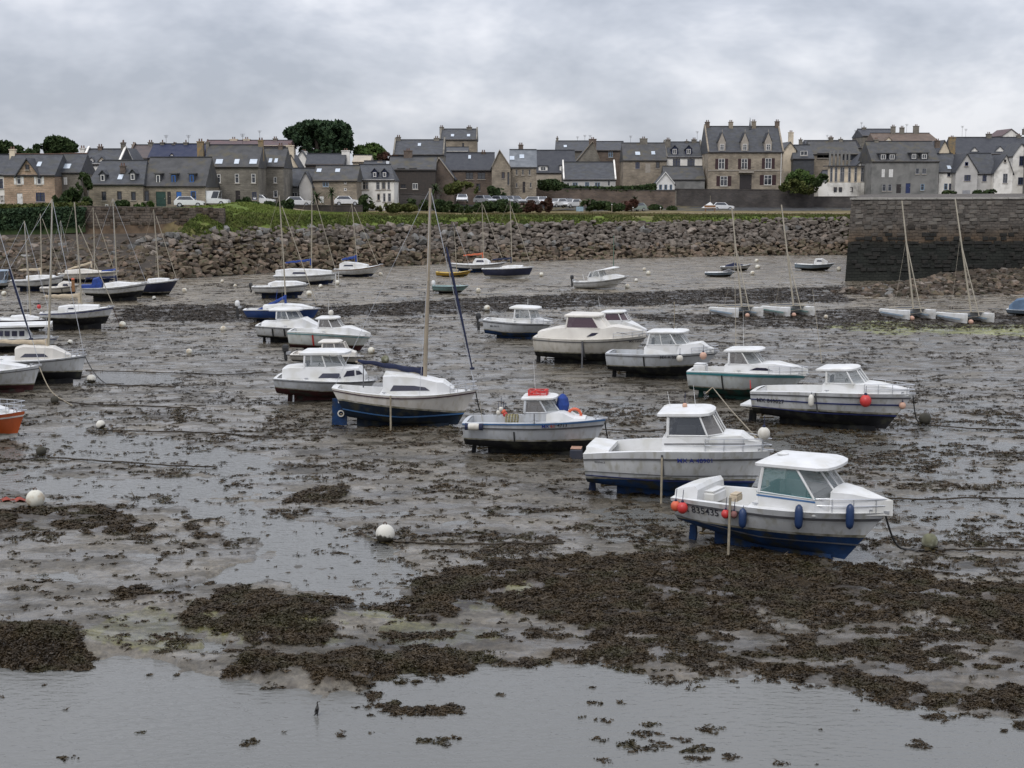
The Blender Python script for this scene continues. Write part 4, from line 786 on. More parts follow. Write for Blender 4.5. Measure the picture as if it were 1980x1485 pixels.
house('white cottage with a lean slate roof and blue framed windows', 1814, 1853, 377, 332, 298, 198, 8, wall=m_white, roof=m_slate, sky=[(1835, 324, 7)], wins=[(1833, 338, 6, 6, 'n'), (1828, 361, 7, 12, 'c'), (1838, 361, 8, 12, 'n')])
house('white house with a steep front gable beside a broad slate roof', 1846, 1888, 377, 331, 298, 196, 7, 'gable', wall=m_grey2, roof=m_slate3, apex=1866, wins=[(1866, 317, 6, 7, 'n'), (1869, 344, 12, 11, 'n'), (1868, 372, 15, 8, 'Cy')])
house('broad slate roofed white house joining the two white gables', 1884, 1926, 377, 335, 297, 197, 7, wall=m_grey2, roof=m_slate, wins=[(1902, 344, 8, 13, 'n')])
house('white house with right hand gable and veranda window', 1920, 1956, 377, 333, 300, 196, 7, 'gable', wall=m_white, roof=m_slate3, apex=1942, wins=[(1942, 345, 9, 18, 'y'), (1940, 311, 4, 5, 'k')])
house('long slate terrace with pointed white dormers at the far right', 1846, 2060, 345, 297, 266, 212, 9, wall=m_beige, roof=m_slate3, dorm=[(1880, 297, 285, 20, m_white), (1929, 297, 283, 22, m_white)], chim=[(1906, 257, 9), (1964, 260, 8)], ant=[(1855, 2.4), (1862, 1.8)])
house('tall white house with one large window at the right edge', 1955, 1990, 377, 300, 278, 201, 6, 'gable', wall=m_white, roof=m_slate, apex=1970, wins=[(1972, 311, 9, 18, 'n'), (1972, 350, 10, 14, 'n')])
house('distant white gabled house high at the right edge', 1933, 1965, 280, 262, 250, 240, 8, 'gable', wall=m_white, roof=mat('reddish_roof', (0, 0, 0)), chim=[(1975, 248, 8)])
house('plain slate roofed house just outside the right edge', 1990, 2090, 377, 320, 280, 198, 8, wall=m_grey, wins=[(2010, 345, 9, 14), (2040, 345, 9, 14)])
house('plain stone house just outside the left edge', -150, -45, 398, 340, 300, 192, 8, wall=m_gran, wins=[(-120, 360, 9, 14), (-70, 360, 9, 14)])
# ---- garden walls and hedges
def gwall(label, x0, x1, yt0, yt1, yb, Y, m=None, th=.6):
    Y *= KD((x0+x1)/2); X0, X1 = XY(x0, Y), XY(x1, Y); zb = ZY(yb, Y); t0, t1 = ZY(yt0, Y)-zb, ZY(yt1, Y)-zb; r = thing('garden_wall', label, 'wall', (X0, Y, zb)); l_ = X1-X0
    MB().add([(0, 0, -1.5), (l_, 0, -1.5), (l_, 0, t1), (0, 0, t0), (0, th, -1.5), (l_, th, -1.5), (l_, th, t1), (0, th, t0)], [(0, 1, 2, 3), (3, 2, 6, 7), (4, 0, 3, 7), (1, 5, 6, 2), (5, 4, 7, 6)]).obj('wall', m or m_gard, r)
    MB().add([(-.02, -.06, t0+.003), (l_, -.06, t1+.003), (l_, th+.06, t1+.003), (-.02, th+.06, t0+.003), (-.02, -.06, t0+.13), (l_, -.06, t1+.13), (l_, th+.06, t1+.13), (-.02, th+.06, t0+.13)], [(4, 5, 6, 7), (0, 1, 5, 4), (1, 2, 6, 5), (2, 3, 7, 6), (3, 0, 4, 7)]).obj('coping', m_gard, r); return r
gwall('high dark garden wall supporting the stone manor terrace', 1304, 1574, 366, 368, 406, 198)
gwall('brown garden wall under the dark hedge behind the parked cars', 1034, 1306, 364, 370, 396, 199, m_brown)
gwall('dark lower garden wall between manor terrace and modern house', 1572, 1700, 381, 381, 403, 197)
gwall('low rubble wall in front of the dark timber house', 752, 850, 374, 378, 394, 194, m_gard)
gwall('dark planted garden wall right of the low slate houses', 563, 700, 398, 398, 407, 181, m_timber)
gwall('tall stone pier wall at the left end of the manor terrace', 1264, 1308, 368, 368, 404, 197, m_gran2)
# ---- foliage
def crown_mesh(name, lobes, n, leaf, m, seed, shell=.55, vert=.6):
    r = np.random.default_rng(seed); P = []
    wts = np.array([a[1][0]*a[1][1]*a[1][2] for a in lobes])**.67; wts /= wts.sum()
    for (c, rad), wgt in zip(lobes, wts):
        k = max(8, int(n*wgt)); d = r.normal(size=(k, 3)); d /= np.linalg.norm(d, axis=1)[:, None]; q = shell+(1-shell)*r.uniform(0, 1, k)**.6
        p = d*q[:, None]*np.array(rad)+np.array(c); kp = (fbm(p[:, 0]*.9+p[:, 1]*.4, p[:, 2]*.9+p[:, 1]*.5, seed, 3) > .45); P.append(p[kp])
    P = np.concatenate(P); k = len(P); a = r.normal(size=(k, 3)); a /= np.linalg.norm(a, axis=1)[:, None]; b = np.cross(a, r.normal(size=(k, 3))); b /= np.linalg.norm(b, axis=1)[:, None]+1e-9
    s = leaf*r.uniform(.6, 1.4, k)[:, None]; a = a*s; b = b*s*vert
    v = np.stack([P-a, P+b, P+a, P-b], 1).reshape(-1, 3); return npmesh(name, v, np.arange(k*4).reshape(-1, 4), m)
m_pine = mat('pine_needles', (.022, .042, .022), (.042, .07, .03), 1.1, .8, spec=.2); m_leaf = mat('broad_leaves', (.045, .08, .02), (.08, .115, .032), .9, .8, spec=.2)
m_leafd = mat('dark_leaves', (.022, .040, .014), (.05, .072, .024), .9, .8, spec=.2); m_leafb = mat('bronze_leaves', (.07, .028, .02), (.045, .03, .018), 1, .8, spec=.2); m_leafy = mat('yellow_green_leaves', (.08, .085, .022), (.05, .065, .018), .9, .8, spec=.2)
m_bark = mat('bark', (.07, .055, .042), (.045, .036, .028), 4, .9)
def tree(label, px, yb, Y, lobes_px, n, leaf, m, seed, trunk=True, name='tree', tw=.35, cat='tree', group=None):
    """lobes_px: (px,py,rx,ry) in photograph pixels at distance Y"""
    Y *= KD(px); x = XY(px, Y); zb = ZY(yb, Y); s = Y/F; root = thing(name, label, cat, (x, Y, zb), group=group)
    lobes = [((XY(a, Y)-x, random.uniform(-.25, .25)*rx*s, ZY(b_, Y)-zb), (rx*s, max(rx, ry)*s*.8, ry*s)) for a, b_, rx, ry in lobes_px]
    ob('crown' if trunk else 'foliage', crown_mesh('crown', lobes, n, leaf, m, seed), root)
    if trunk:
        b = MB(); top = max(l_[0][2] for l_ in lobes)*.7; b.tube([(0, 0, -1.5), (.1, 0, top*.4), (-.05, .1, top)], tw, 8, tw*.5)
        for l_ in lobes[:6]: b.tube([(0, 0, top*.45), ((l_[0][0])*.6, l_[0][1]*.6, top*.45+(l_[0][2]-top*.45)*.6), l_[0]], tw*.45, 6, tw*.15)
        b.obj('trunk', m_bark, root)
    return root
tree('large dark umbrella pine spreading above the rooftops', 615, 330, 236, [(620, 262, 38, 28), (590, 262, 38, 20), (655, 262, 34, 24), (575, 258, 24, 13), (610, 250, 40, 16), (650, 247, 28, 14), (600, 282, 30, 20), (640, 288, 40, 18), (670, 275, 16, 16)], 15000, .5, m_pine, 11, tw=.5)
tree('round green tree right of the big pine', 716, 335, 230, [(715, 297, 30, 20), (700, 300, 20, 18), (732, 300, 18, 14), (716, 290, 20, 12)], 5000, .4, m_leaf, 12)
tree('bronze leaved bush right of the round green tree', 750, 330, 226, [(745, 303, 16, 8), (762, 306, 10, 6)], 1500, .3, m_leafb, 13, False, 'bush', cat='bush')
tree('round dark tree rising behind the grey stone cottage', 112, 340, 222, [(112, 283, 33, 17), (130, 285, 22, 13), (92, 288, 22, 11), (112, 274, 22, 9)], 6000, .42, m_leafd, 14)
tree('ragged palm-like trees at the left edge of the skyline', 8, 330, 218, [(-10, 290, 28, 16), (12, 284, 18, 12), (36, 292, 14, 9), (58, 296, 12, 7)], 3500, .4, m_leafd, 15)
tree('tall dark conifer between pink house and hipped stone house', 166, 400, 183, [(166, 385, 11, 24), (160, 350, 14, 17), (168, 362, 10, 18)], 3800, .3, m_leafd, 16)
tree('dark garden shrubs in front of the grey stone cottage', 130, 400, 184, [(115, 385, 12, 14), (140, 380, 16, 16), (125, 392, 20, 8)], 3000, .28, m_leafd, 17, False, 'bush', cat='bush')
def hedge(label, pts, Y, th, n, leaf, m, seed, mt=None):
    """pts: (px, ytop, ybottom) along the hedge"""
    Y *= KD(sum(p[0] for p in pts)/len(pts)); xs = [XY(p[0], Y) for p in pts]; x0 = xs[0]; zb = ZY(pts[0][2], Y); root = thing('hedge', label, 'hedge', (x0, Y, zb)); r = np.random.default_rng(seed)
    u = r.uniform(xs[0], xs[-1], n); zt = np.interp(u, xs, [ZY(p[1], Y)-zb for p in pts]); z0 = np.interp(u, xs, [ZY(p[2], Y)-zb for p in pts])
    top = r.uniform(size=n) < .45; v_ = np.where(top, 1, r.uniform(0, 1, n)); z = z0+(zt-z0)*v_+r.normal(size=n)*.09; y = np.where(top, r.uniform(0, th, n), r.normal(size=n)*.12)
    y = y+.2*(fbm(u*.7, z*1.2, seed)-.5)*2
    P = np.stack([u-x0, y, z], -1); a = r.normal(size=(n, 3)); a /= np.linalg.norm(a, axis=1)[:, None]; b = np.cross(a, r.normal(size=(n, 3))); b /= np.linalg.norm(b, axis=1)[:, None]+1e-9; s = leaf*r.uniform(.6, 1.4, n)[:, None]
    v = np.stack([P-a*s, P+b*s*.6, P+a*s, P-b*s*.6], 1).reshape(-1, 3); ob('foliage', npmesh('foliage', v, np.arange(n*4).reshape(-1, 4), m), root)
    c = MB(); 
    for i in range(len(pts)-1):
        xa_, xb_ = xs[i]-x0, xs[i+1]-x0; ta, tb = ZY(pts[i][1], Y)-zb-.12, ZY(pts[i+1][1], Y)-zb-.12; ba, bb = ZY(pts[i][2], Y)-zb-.8, ZY(pts[i+1][2], Y)-zb-.8
        c.add([(xa_, .1, ba), (xb_, .1, bb), (xb_, .1, tb), (xa_, .1, ta), (xa_, th, ba), (xb_, th, bb), (xb_, th, tb), (xa_, th, ta)], [(0, 1, 2, 3), (3, 2, 6, 7), (5, 4, 7, 6)])
    c.obj('branches', m_leafd, root)
hedge('tall clipped dark hedge along the left shore', [(-120, 406, 445), (0, 408, 442), (80, 405, 440), (162, 404, 436)], 165.2, 1.6, 9000, .2, m_pine, 21)
hedge('upper garden hedge with bright top before the pink gabled house', [(-60, 400, 412), (60, 398, 410), (165, 395, 408)], 176, 2.0, 4000, .24, m_leafy, 22)
hedge('dark hedge on the brown garden wall behind the parked cars', [(1040, 351, 366), (1075, 349, 366), (1100, 362, 367), (1180, 364, 368), (1230, 362, 368), (1268, 357, 370)], 200, 1.6, 5000, .28, m_leafd, 23)
tree('dark bushes on the left corner of the garden below the barn', 1062, 372, 201, [(1055, 358, 16, 10), (1075, 360, 14, 8)], 1800, .28, m_leafd, 24, False, 'bush', cat='bush')
BU = [('yellow green shrub by the parked cars below the long stone house', 895, 372, 190, [(893, 362, 24, 12), (872, 366, 14, 10), (915, 365, 10, 10)], 3000, m_leafy),
      ('dark bush left of the parked cars below the brown gable', 855, 408, 180, [(850, 398, 14, 12), (870, 402, 18, 12)], 2600, m_leafd),
      ('dark evergreen bush under the parked white cars', 880, 412, 178, [(885, 404, 20, 9), (905, 405, 10, 8)], 2400, m_leafd),
      ('broad dark bush before the row of parked cars', 965, 412, 178, [(945, 400, 22, 10), (972, 398, 22, 12), (1000, 402, 14, 10), (925, 402, 10, 10)], 4400, m_leafd),
      ('reddish flowering bush at the end of the parked cars', 1035, 412, 177, [(1020, 398, 18, 12), (1045, 400, 14, 11), (1060, 396, 8, 14)], 3200, m_leafb),
      ('mixed green bush on the lawn right of the lamp post', 1150, 408, 181, [(1140, 396, 18, 11), (1165, 398, 20, 9), (1190, 400, 20, 8), (1130, 402, 10, 6)], 4200, m_leafd),
      ('reddish bush beside the pale green parked car', 1215, 408, 182, [(1210, 398, 14, 9), (1225, 394, 10, 8)], 2200, m_leafb),
      ('dark bush tucked at the corner of the garden wall', 1285, 408, 188, [(1268, 402, 14, 6), (1300, 404, 10, 5)], 1500, m_leafd),
      ('green tree canopy hanging over the wall right of the manor', 1560, 380, 196, [(1545, 345, 26, 17), (1575, 345, 18, 13), (1530, 350, 14, 12)], 4600, m_leaf),
      ('dark shrub filling the corner beside the modern glazed house', 1592, 380, 193, [(1590, 347, 12, 10), (1580, 352, 10, 9)], 2200, m_leafd),
      ('brown green ivy mass hanging on the wall below the manor', 1535, 395, 195, [(1530, 360, 20, 14), (1560, 362, 22, 14), (1515, 358, 10, 12)], 3600, m_leafy),
      ('dark shrub at the door of the tall grey house', 478, 398, 184, [(478, 389, 9, 8), (462, 392, 6, 5)], 1000, m_leafd),
      ('low dark shrubs on the green mound beside the masts', 545, 418, 176, [(520, 400, 14, 10), (548, 402, 14, 13), (500, 404, 16, 8), (560, 395, 8, 10)], 3800, m_leafd),
      ('bright green shrub on the mound left of the dark shrubs', 470, 412, 176, [(470, 402, 18, 8), (490, 400, 14, 9)], 2000, m_leaf),
      ('dark round bush in front of the white rendered house', 706, 415, 180, [(706, 390, 13, 13), (702, 400, 10, 14)], 2200, m_leafd),
      ('brownish heather bushes right of the white rendered house', 740, 412, 180, [(732, 398, 18, 8), (765, 402, 18, 8), (790, 402, 18, 7), (752, 406, 20, 6)], 3600, m_leafy),
      ('grey green bushes below the low rubble wall', 810, 405, 186, [(795, 394, 16, 9), (820, 396, 18, 10), (835, 388, 10, 12)], 3400, m_leafd),
      ('dark bush in front of the stone gable wing', 968, 385, 190, [(968, 372, 14, 9), (950, 370, 10, 10)], 1800, m_leafd),
      ('dark shrub above the middle of the retaining wall', 232, 402, 184, [(235, 394, 14, 6)], 900, m_leafd),
      ('small green shrub above the retaining wall near the boats', 284, 402, 184, [(285, 396, 12, 6), (262, 400, 10, 4)], 900, m_leaf),
      ('low foliage along the top of the quay before the white houses', 1850, 384, 190, [(1835, 373, 14, 5), (1915, 372, 14, 6), (1890, 373, 10, 5)], 1600, m_leafd)]
for i, (lb, px, yb, Y, lo_, n_, m_) in enumerate(BU): tree(lb, px, yb, Y, lo_, n_, .24, m_, 40+i, False, 'bush', cat='bush')
def palm(label, px, yb, yt, Y, R_=1.6, seed=0):
    Y *= KD(px); x = XY(px, Y); zb = ZY(yb, Y); h = ZY(yt, Y)-zb; root = thing('palm_tree', label, 'palm tree', (x, Y, zb)); r = random.Random(seed)
    MB().tube([(0, 0, -.4), (.06, 0, h*.5), (0, 0, h)], .2, 8, .15).obj('trunk', m_bark, root); b = MB()
    for i in range(60):
        a = r.uniform(0, 2*PI); el = r.uniform(-.5, 1.35); L_ = R_*r.uniform(.7, 1.1); c, s = math.cos(a), math.sin(a); pts = []
        for k in range(4):
            t_ = k/3; rr_ = L_*t_*math.cos(el*(1-.3*t_)); z = h+L_*t_*math.sin(el)-.55*t_*t_*L_*.6; pts.append((c*rr_, s*rr_, z))
        w_ = .09
        for k in range(3):
            p, q_ = pts[k], pts[k+1]; w1, w2 = w_*(1-k/3.3)+.02, w_*(1-(k+1)/3.3)+.01; b.add([(p[0]-s*w1, p[1]+c*w1, p[2]), (p[0]+s*w1, p[1]-c*w1, p[2]), (q_[0]+s*w2, q_[1]-c*w2, q_[2]), (q_[0]-s*w2, q_[1]+c*w2, q_[2])], [(0, 1, 2, 3)])
    b.obj('crown', m_leafd, root)
palm('cordyline palm standing before the long stone cottage', 641, 415, 373, 178, 1.5, 1)
palm('short palm with a broad crown left of the cordyline palm', 612, 408, 382, 182, 1.5, 2)
palm('leaning palm among the bushes behind the tall beige mast', 842, 402, 366, 182, 1.7, 3)
palm('small palm right of the reddish flowering bush', 1228, 400, 386, 186, 1.1, 4)
# ================================================================== BOATS
def gel(name, c, dirt=None):
    m = mat(name, c, tuple(v*.84 for v in c), 1.1, .36, spec=.5, c3=dirt or tuple(v*q_ for v, q_ in zip(c, (.78, .75, .69))), s3=2.0, stretch=(2.6, 2.6, .5), coat=.1)
    return m
H_W = gel('white_gelcoat', (.55, .555, .55), (.38, .37, .33)); H_C = gel('cream_gelcoat', (.56, .53, .47), (.42, .385, .32)); H_G = gel('grey_white_gelcoat', (.46, .475, .49), (.34, .34, .33)); H_K = gel('aged_white_hull', (.50, .49, .46), (.34, .31, .26))
D_W = mat('white_deck', (.66, .66, .655), (.56, .56, .54), 1.5, .45, c3=(.55, .54, .5), s3=1.5); D_C = mat('cream_deck', (.62, .59, .53), (.53, .5, .45), 1.5, .5)
H_N = gel('navy_hull', (.012, .018, .05)); H_B = gel('blue_hull', (.012, .045, .17)); H_O = gel('orange_hull', (.50, .095, .018)); H_Y = gel('yellow_hull', (.5, .30, .03)); H_T = gel('teal_hull', (.16, .26, .25)); H_L = gel('pale_blue_hull', (.28, .36, .44)); H_P = gel('plum_hull', (.05, .03, .055))
def foul(name, c): return mat(name, c, tuple(v*.6 for v in c), 1.6, .75, .02, 8, spec=.25, c3=(.03, .03, .022), s3=2.5)
B_K = foul('black_antifouling', (.012, .012, .014)); B_B = foul('blue_antifouling', (.010, .036, .105)); B_N = foul('navy_antifouling', (.010, .018, .05)); B_G = foul('green_antifouling', (.016, .06, .048)); B_R = foul('maroon_antifouling', (.055, .016, .015))
M_AL = mat('aluminium_spar', (.36, .32, .25), (.29, .26, .2), 2, .5, metal=.1); M_ST = mat('stainless_rail', (.55, .56, .58), (.45, .46, .48), 2, .3, metal=.6); M_BK = mat('black_rubber', (.015, .015, .016), (.03, .03, .03), 4, .6)
M_NV = mat('navy_canvas', (.012, .018, .055), (.008, .012, .035), 4, .85, .02, 9); M_BC = mat('blue_canvas', (.015, .05, .24), (.012, .035, .16), 4, .85, .02, 9); M_BG = mat('beige_canvas', (.50, .42, .30), (.4, .33, .24), 4, .9, .02, 9); M_OC = mat('orange_canvas', (.5, .14, .06), (.4, .1, .05), 4, .9)
M_LEG = mat('wooden_leg', (.30, .26, .19), (.2, .17, .12), 5, .8); M_RD = mat('red_float', (.55, .045, .035), (.42, .03, .03), 3, .4); M_OR = mat('orange_float', (.6, .12, .05), (.5, .09, .04), 3, .5); M_PK = mat('faded_float', (.55, .33, .25), (.45, .28, .2), 3, .6)
M_FB = mat('blue_fender', (.014, .035, .10), (.01, .025, .07), 3, .4); M_WF = mat('white_fender', (.6, .58, .52), (.45, .42, .36), 3, .5); M_TL = mat('teal_stripe', (.04, .20, .22), (.035, .16, .18), 3, .45); M_NS = mat('navy_stripe', (.02, .03, .14), (.015, .025, .10), 3, .45); M_GS = mat('grey_stripe', (.10, .10, .105), (.07, .07, .075), 3, .5); M_BS = mat('blue_stripe', (.05, .14, .30), (.04, .11, .25), 3, .45)
M_TX = mat('registration_ink', (.02, .035, .22), (.02, .035, .22), 3, .5); M_TK = mat('dark_ink', (.02, .02, .03), (.02, .02, .03), 3, .5); M_TR = mat('red_ink', (.4, .03, .03), (.4, .03, .03), 3, .5)
G_T = glass_mat('teal_glass', (.07, .15, .15), .72); G_D = glass_mat('smoked_glass', (.03, .035, .045), .9); G_R = glass_mat('dark_red_glass', (.05, .02, .028), .95); G_C = glass_mat('clear_glass', (.25, .27, .27), .40); G_M = glass_mat('misted_glass', (.13, .12, .11), .72)
M_DK = mat('boat_dark_window', (.025, .025, .05), (.02, .02, .035), 2, .12, spec=.8); M_TEAK = mat('varnished_wood', (.26, .13, .05), (.18, .09, .04), 3, .5); M_RUST = mat('rusty_iron', (.10, .045, .025), (.05, .03, .02), 3, .9)  # cabin side windows are dark panes in their own colour
M_SCUM = mat('waterline_scum', (.27, .25, .19), (.12, .11, .07), 4, .7, c3=(.36, .35, .32), s3=2.5)
TXC = {}
def textmesh(s, m):
    cu = bpy.data.curves.new('lettering', 'FONT'); cu.body = s; cu.size = 1; cu.align_x = 'CENTER'; cu.resolution_u = 2; cu.offset = .012
    o = bpy.data.objects.new('lettering', cu); me = bpy.data.meshes.new_from_object(o); bpy.data.objects.remove(o); me.materials.clear(); me.materials.append(m); return me
class Boat:
    def __init__(s, label, cat, anchor, a, B, S, Wl, kz=None, name='motor_boat', hull=H_W, bot=B_K, deck=D_W, ts=.84, n=22, bands=((.80, .87, M_GS, 'rub_rail'),), cockpit=(.03, .45), dark_in=None, stem=.0, group=None, keel=True, lv=6, plan=2.3, sole=.45, bulge=1.0, topm=None, tuck=None):
        s.P = G(anchor[0], anchor[1], .03); phi = math.atan2(s.P.x, s.P.y); s.th = -phi-math.radians(a)
        s.h = Vector((math.cos(s.th), math.sin(s.th), 0)); s.left = Vector((-math.sin(s.th), math.cos(s.th), 0)); s.B = B; s.deckm = deck; s.topm = topm or deck
        s.root = thing(name, label, cat, s.P, s.th, group); s.ts = ts; s.plan = plan
        pts = [s.q(*S[0], B*.42), s.q(*S[1], B*.5), s.q(*S[2], 0)]; s.u0, s.u1 = pts[0][0], pts[2][0]; s.L = s.u1-s.u0; tm = (pts[1][0]-s.u0)/s.L
        s.zs_ = s.quad(tm, [p[1] for p in pts])
        wp = [s.q(*Wl[0], B*.40), s.q(*Wl[1], B*.48), s.q(*Wl[2], 0)]; s.wu1 = wp[2][0]; s.wt = [(p[0]-s.u0)/s.L for p in wp]; s.wz = [p[1] for p in wp]
        w0, w1, w2 = s.wz; kz = kz or (max(w0*.72, .05), max(w1*.38, .04), max(w2*.3, .03)); s.kz = kz
        zsb = s.zs(1); fr = (w2-kz[2])/max(.05, zsb-w2); s.k1 = min(s.wu1-(s.u1-s.wu1)*fr*1.25-stem, s.u1-.05); s.k0 = s.u0+(tuck if tuck is not None else (.35 if name == 'sailing_boat' else .05))
        T = [i/n for i in range(n+1)]; T = [1-(1-t)**1.25 for t in T]; s.T = T
        for nm, m_, lo, hi in (('hull', hull, 'w', 1.0), ('hull_bottom', bot, 0.0, 'w')):
            b = MB(); g = []
            for t in T:
                vw = s.vw(t); a_, c_ = (vw if lo == 'w' else lo), (vw if hi == 'w' else hi); row = []
                for side in (-1, 1):
                    row.append([s.hp(t, a_+(c_-a_)*k/lv, side) for k in range(lv+1)])
                g.append(row)
            for side in (0, 1):
                base = len(b.v); b.v += [tuple(p) for row in g for p in row[side]]; w_ = lv+1
                for i in range(n):
                    for k in range(lv):
                        f = (base+i*w_+k, base+(i+1)*w_+k, base+(i+1)*w_+k+1, base+i*w_+k+1); b.f.append(f if side == 0 else f[::-1])
            r0, r1 = g[0]; b.add(r0+r1[::-1], [tuple(range(2*w_-1, -1, -1))]); o = b.obj(nm, m_, s.root, smooth=True)
            me = o.data; me.polygons[len(me.polygons)-1].use_smooth = False
            if nm == 'hull': s.hull = o
            else: s.hbot = o
        for (v0, v1, m_, nm) in tuple(bands)+((('w', 'w', M_SCUM, 'scum_line'),) if s.L > 3.2 else ()):
            b = MB()
            for side in (-1, 1):
                base = len(b.v); 
                for t in T:
                    va, vb = (s.vw(t)-.004, min(s.vw(t)+.05, 1)) if v0 == 'w' else (v0, v1)
                    for v in (va, va, vb, vb):
                        p = s.hp(t, v, side); b.v.append(tuple(p))
                for i in range(len(T)):
                    for k, off in enumerate((0.0, .028, .028, 0.0) if v0 != 'w' else (0, .004, .004, 0)):
                        p = b.v[base+i*4+k]; b.v[base+i*4+k] = (p[0]+off*.3, p[1]+side*(off+.002), p[2])
                for i in range(n):
                    for k in range(3):
                        f = (base+i*4+k, base+(i+1)*4+k, base+(i+1)*4+k+1, base+i*4+k+1); b.f.append(f if side == -1 else f[::-1])
            b.obj(nm, m_, s.root, smooth=False)
        # deck and cockpit
        c0, c1 = cockpit; dk = MB(); wd_ = .15*min(1, B/2)
        def row(t, ins=0, dz=0): 
            z = s.zs(t)+dz; x = s.xs(t); b_ = max(s.hb(t)-ins, .0); return x, b_, z
        tt = sorted(set([t for t in T if t > c1 or t < c0]+[0, c0, c1, 1.0]))
        def deckrun(ts_):
            prev = None
            for t in ts_:
                x, b_, z = row(t, .0, -.004); cur = [(x, -b_, z), (x, -b_*.5, z+.04*b_), (x, 0, z+.055*b_), (x, b_*.5, z+.04*b_), (x, b_, z)]
                if prev: 
                    for k in range(4): dk.quad(prev[k], cur[k], cur[k+1], prev[k+1])
                prev = cur
        deckrun([t for t in tt if t <= c0]); deckrun([t for t in tt if t >= c1])
        if c1 > c0:
            tc2 = [c0]+[t for t in T if c0 < t < c1]+[c1]; zso = max(min(s.zs(c0), s.zs((c0+c1)/2), s.zs(c1))-sole, .1); prev = None; ck = MB()
            for t in tc2:
                x, b_, z = row(t); bi = max(min(b_-wd_-.03, s.hully(x, zso)-.06), .02); cur = [(x, -b_, z), (x, -b_+wd_, z+.01), (x, -bi, zso), (x, bi, zso), (x, b_-wd_, z+.01), (x, b_, z)]
                if prev: 
                    dk.quad(prev[0], cur[0], cur[1], prev[1]); dk.quad(prev[4], cur[4], cur[5], prev[5])
                    for k in (1, 2, 3): ck.quad(prev[k], cur[k], cur[k+1], prev[k+1])
                else: ck.quad(cur[1], cur[2], cur[3], cur[4]); s.cq = cur
                prev = cur
            ck.quad(prev[4], prev[3], prev[2], prev[1]); ck.obj('cockpit', dark_in or deck, s.root)
        dk.obj('deck', deck, s.root)
        if keel:
            xa_, xb_ = s.u0+s.L*.16, s.k1-s.L*.06; n_ = 8; b = MB(); top = []; 
            for i in range(n_+1):
                x = xa_+(xb_-xa_)*i/n_; t = (x-s.k0)/(s.k1-s.k0); top.append((x, s.zk(t)+.08))
            poly = [(xa_, -.06), (xb_, -.03)]+top[::-1]; b.prism(poly, -.07, .07); b.obj('keel', bot, s.root)
        if s.L > 3.2:
            for t in (.93, c1+.03):
                for side in (-1, 1):
                    y = side*s.hb(t)*.78; x = s.xs(t); z = s.zs(t)+.02; MB().box(x-.09, x+.09, y-.015, y+.015, z+.04, z+.07).box(x-.03, x+.03, y-.02, y+.02, z-.02, z+.039).obj('cleat', M_ST, s.root)
            MB().box(s.u1-.28, s.u1+.06, -.06, .06, s.zs(1)-.02, s.zs(1)+.05).obj('bow_roller', M_ST, s.root)
    # --- geometry helpers
    def quad(s, tm, z): 
        z0, zm, z1 = z
        c = z0; A = np.array([[tm*tm, tm], [1, 1]]); a_, b_ = np.linalg.solve(A, np.array([zm-c, z1-c])); return (a_, b_, c)
    def zs(s, t): a_, b_, c = s.zs_; return a_*t*t+b_*t+c
    def xs(s, t): return s.u0+s.L*t
    def zw(s, t): return float(np.interp(t, s.wt, s.wz))
    def zk(s, t): t = min(max(t, 0), 1); k = s.kz; return float(np.interp(t, [0, .5, 1], k))
    def hb(s, t):
        if t < .45: f = s.ts+(1-s.ts)*math.sin(t/.45*PI/2)
        else: f = 1-((t-.45)/.55)**s.plan
        return s.B/2*max(f, 0)
    def vw(s, t): 
        z0, z1 = s.zk(t), s.zs(t); return min(max((s.zw(t)-z0)/max(.05, z1-z0), .03), .95)
    def e(s, t): return .24+.72*t**2.2
    def hp(s, t, v, side):
        x = (s.k0+(s.k1-s.k0)*t)*(1-v)+s.xs(t)*v; z = s.zk(t)*(1-v)+s.zs(t)*v; y = s.hb(t)*(max(v, 0)**s.e(t)) if v > 0 else 0
        return (x, side*y, z)
    def q(s, px, py, off=0):
        d = ray(px, py); base = s.P-s.left*off; t = ((base-CAM).dot(s.left))/d.dot(s.left); X = CAM+d*t; return (X-s.P).dot(s.h), X.z-s.P.z
    def hully(s, x, z):
        t = min(max((x-s.u0)/s.L, 0), 1)
        for _ in range(6):
            v = min(max((z-s.zk(t))/max(.05, s.zs(t)-s.zk(t)), 0), 1); x0 = s.k0+(s.u0-s.k0)*v; x1 = s.k1+(s.u1-s.k1)*v; t = min(max((x-x0)/(x1-x0), 0), 1)
        return abs(s.hp(t, v, 1)[1])
    def text(s, px, py, hpx, txt, m=None, name='registration_number', aspect=1.0):
        u, z = s.q(px, py, s.B*.5); sc_ = hpx*s.P.y/F*1.38; me = textmesh(txt, m or M_TX)
        for v in me.vertices:
            x = u+v.co.x*sc_*aspect; zz = z+(v.co.y-.36)*sc_; v.co = (x, -(s.hully(x, zz)+.04), zz)
        ob(name, me, s.root)
    def cabin(s, prof, w, name='cabin', m=None, tum=.9, crown=.05, zdrop=.08, clip=.86, side_windows=(), wm=None, smooth=False):
        """lofted deckhouse: prof = [(px,py)] of the near top edge from aft to fore"""
        pts = [s.q(*p, w*.95) for p in prof]; b = MB(); R_ = []; s.cab = []
        for (u, z) in pts:
            t = min(max((u-s.u0)/s.L, 0), 1); ww = min(w, s.hb(t)*clip); zb = s.zs(t)-zdrop; z = max(z, zb+.03); R_.append([(u, -ww, zb), (u, -ww*tum, z), (u, -ww*tum*.5, z+crown*.8), (u, 0, z+crown), (u, ww*tum*.5, z+crown*.8), (u, ww*tum, z), (u, ww, zb)])
        for i in range(len(R_)-1):
            for k in range(6): b.quad(R_[i][k], R_[i+1][k], R_[i+1][k+1], R_[i][k+1])
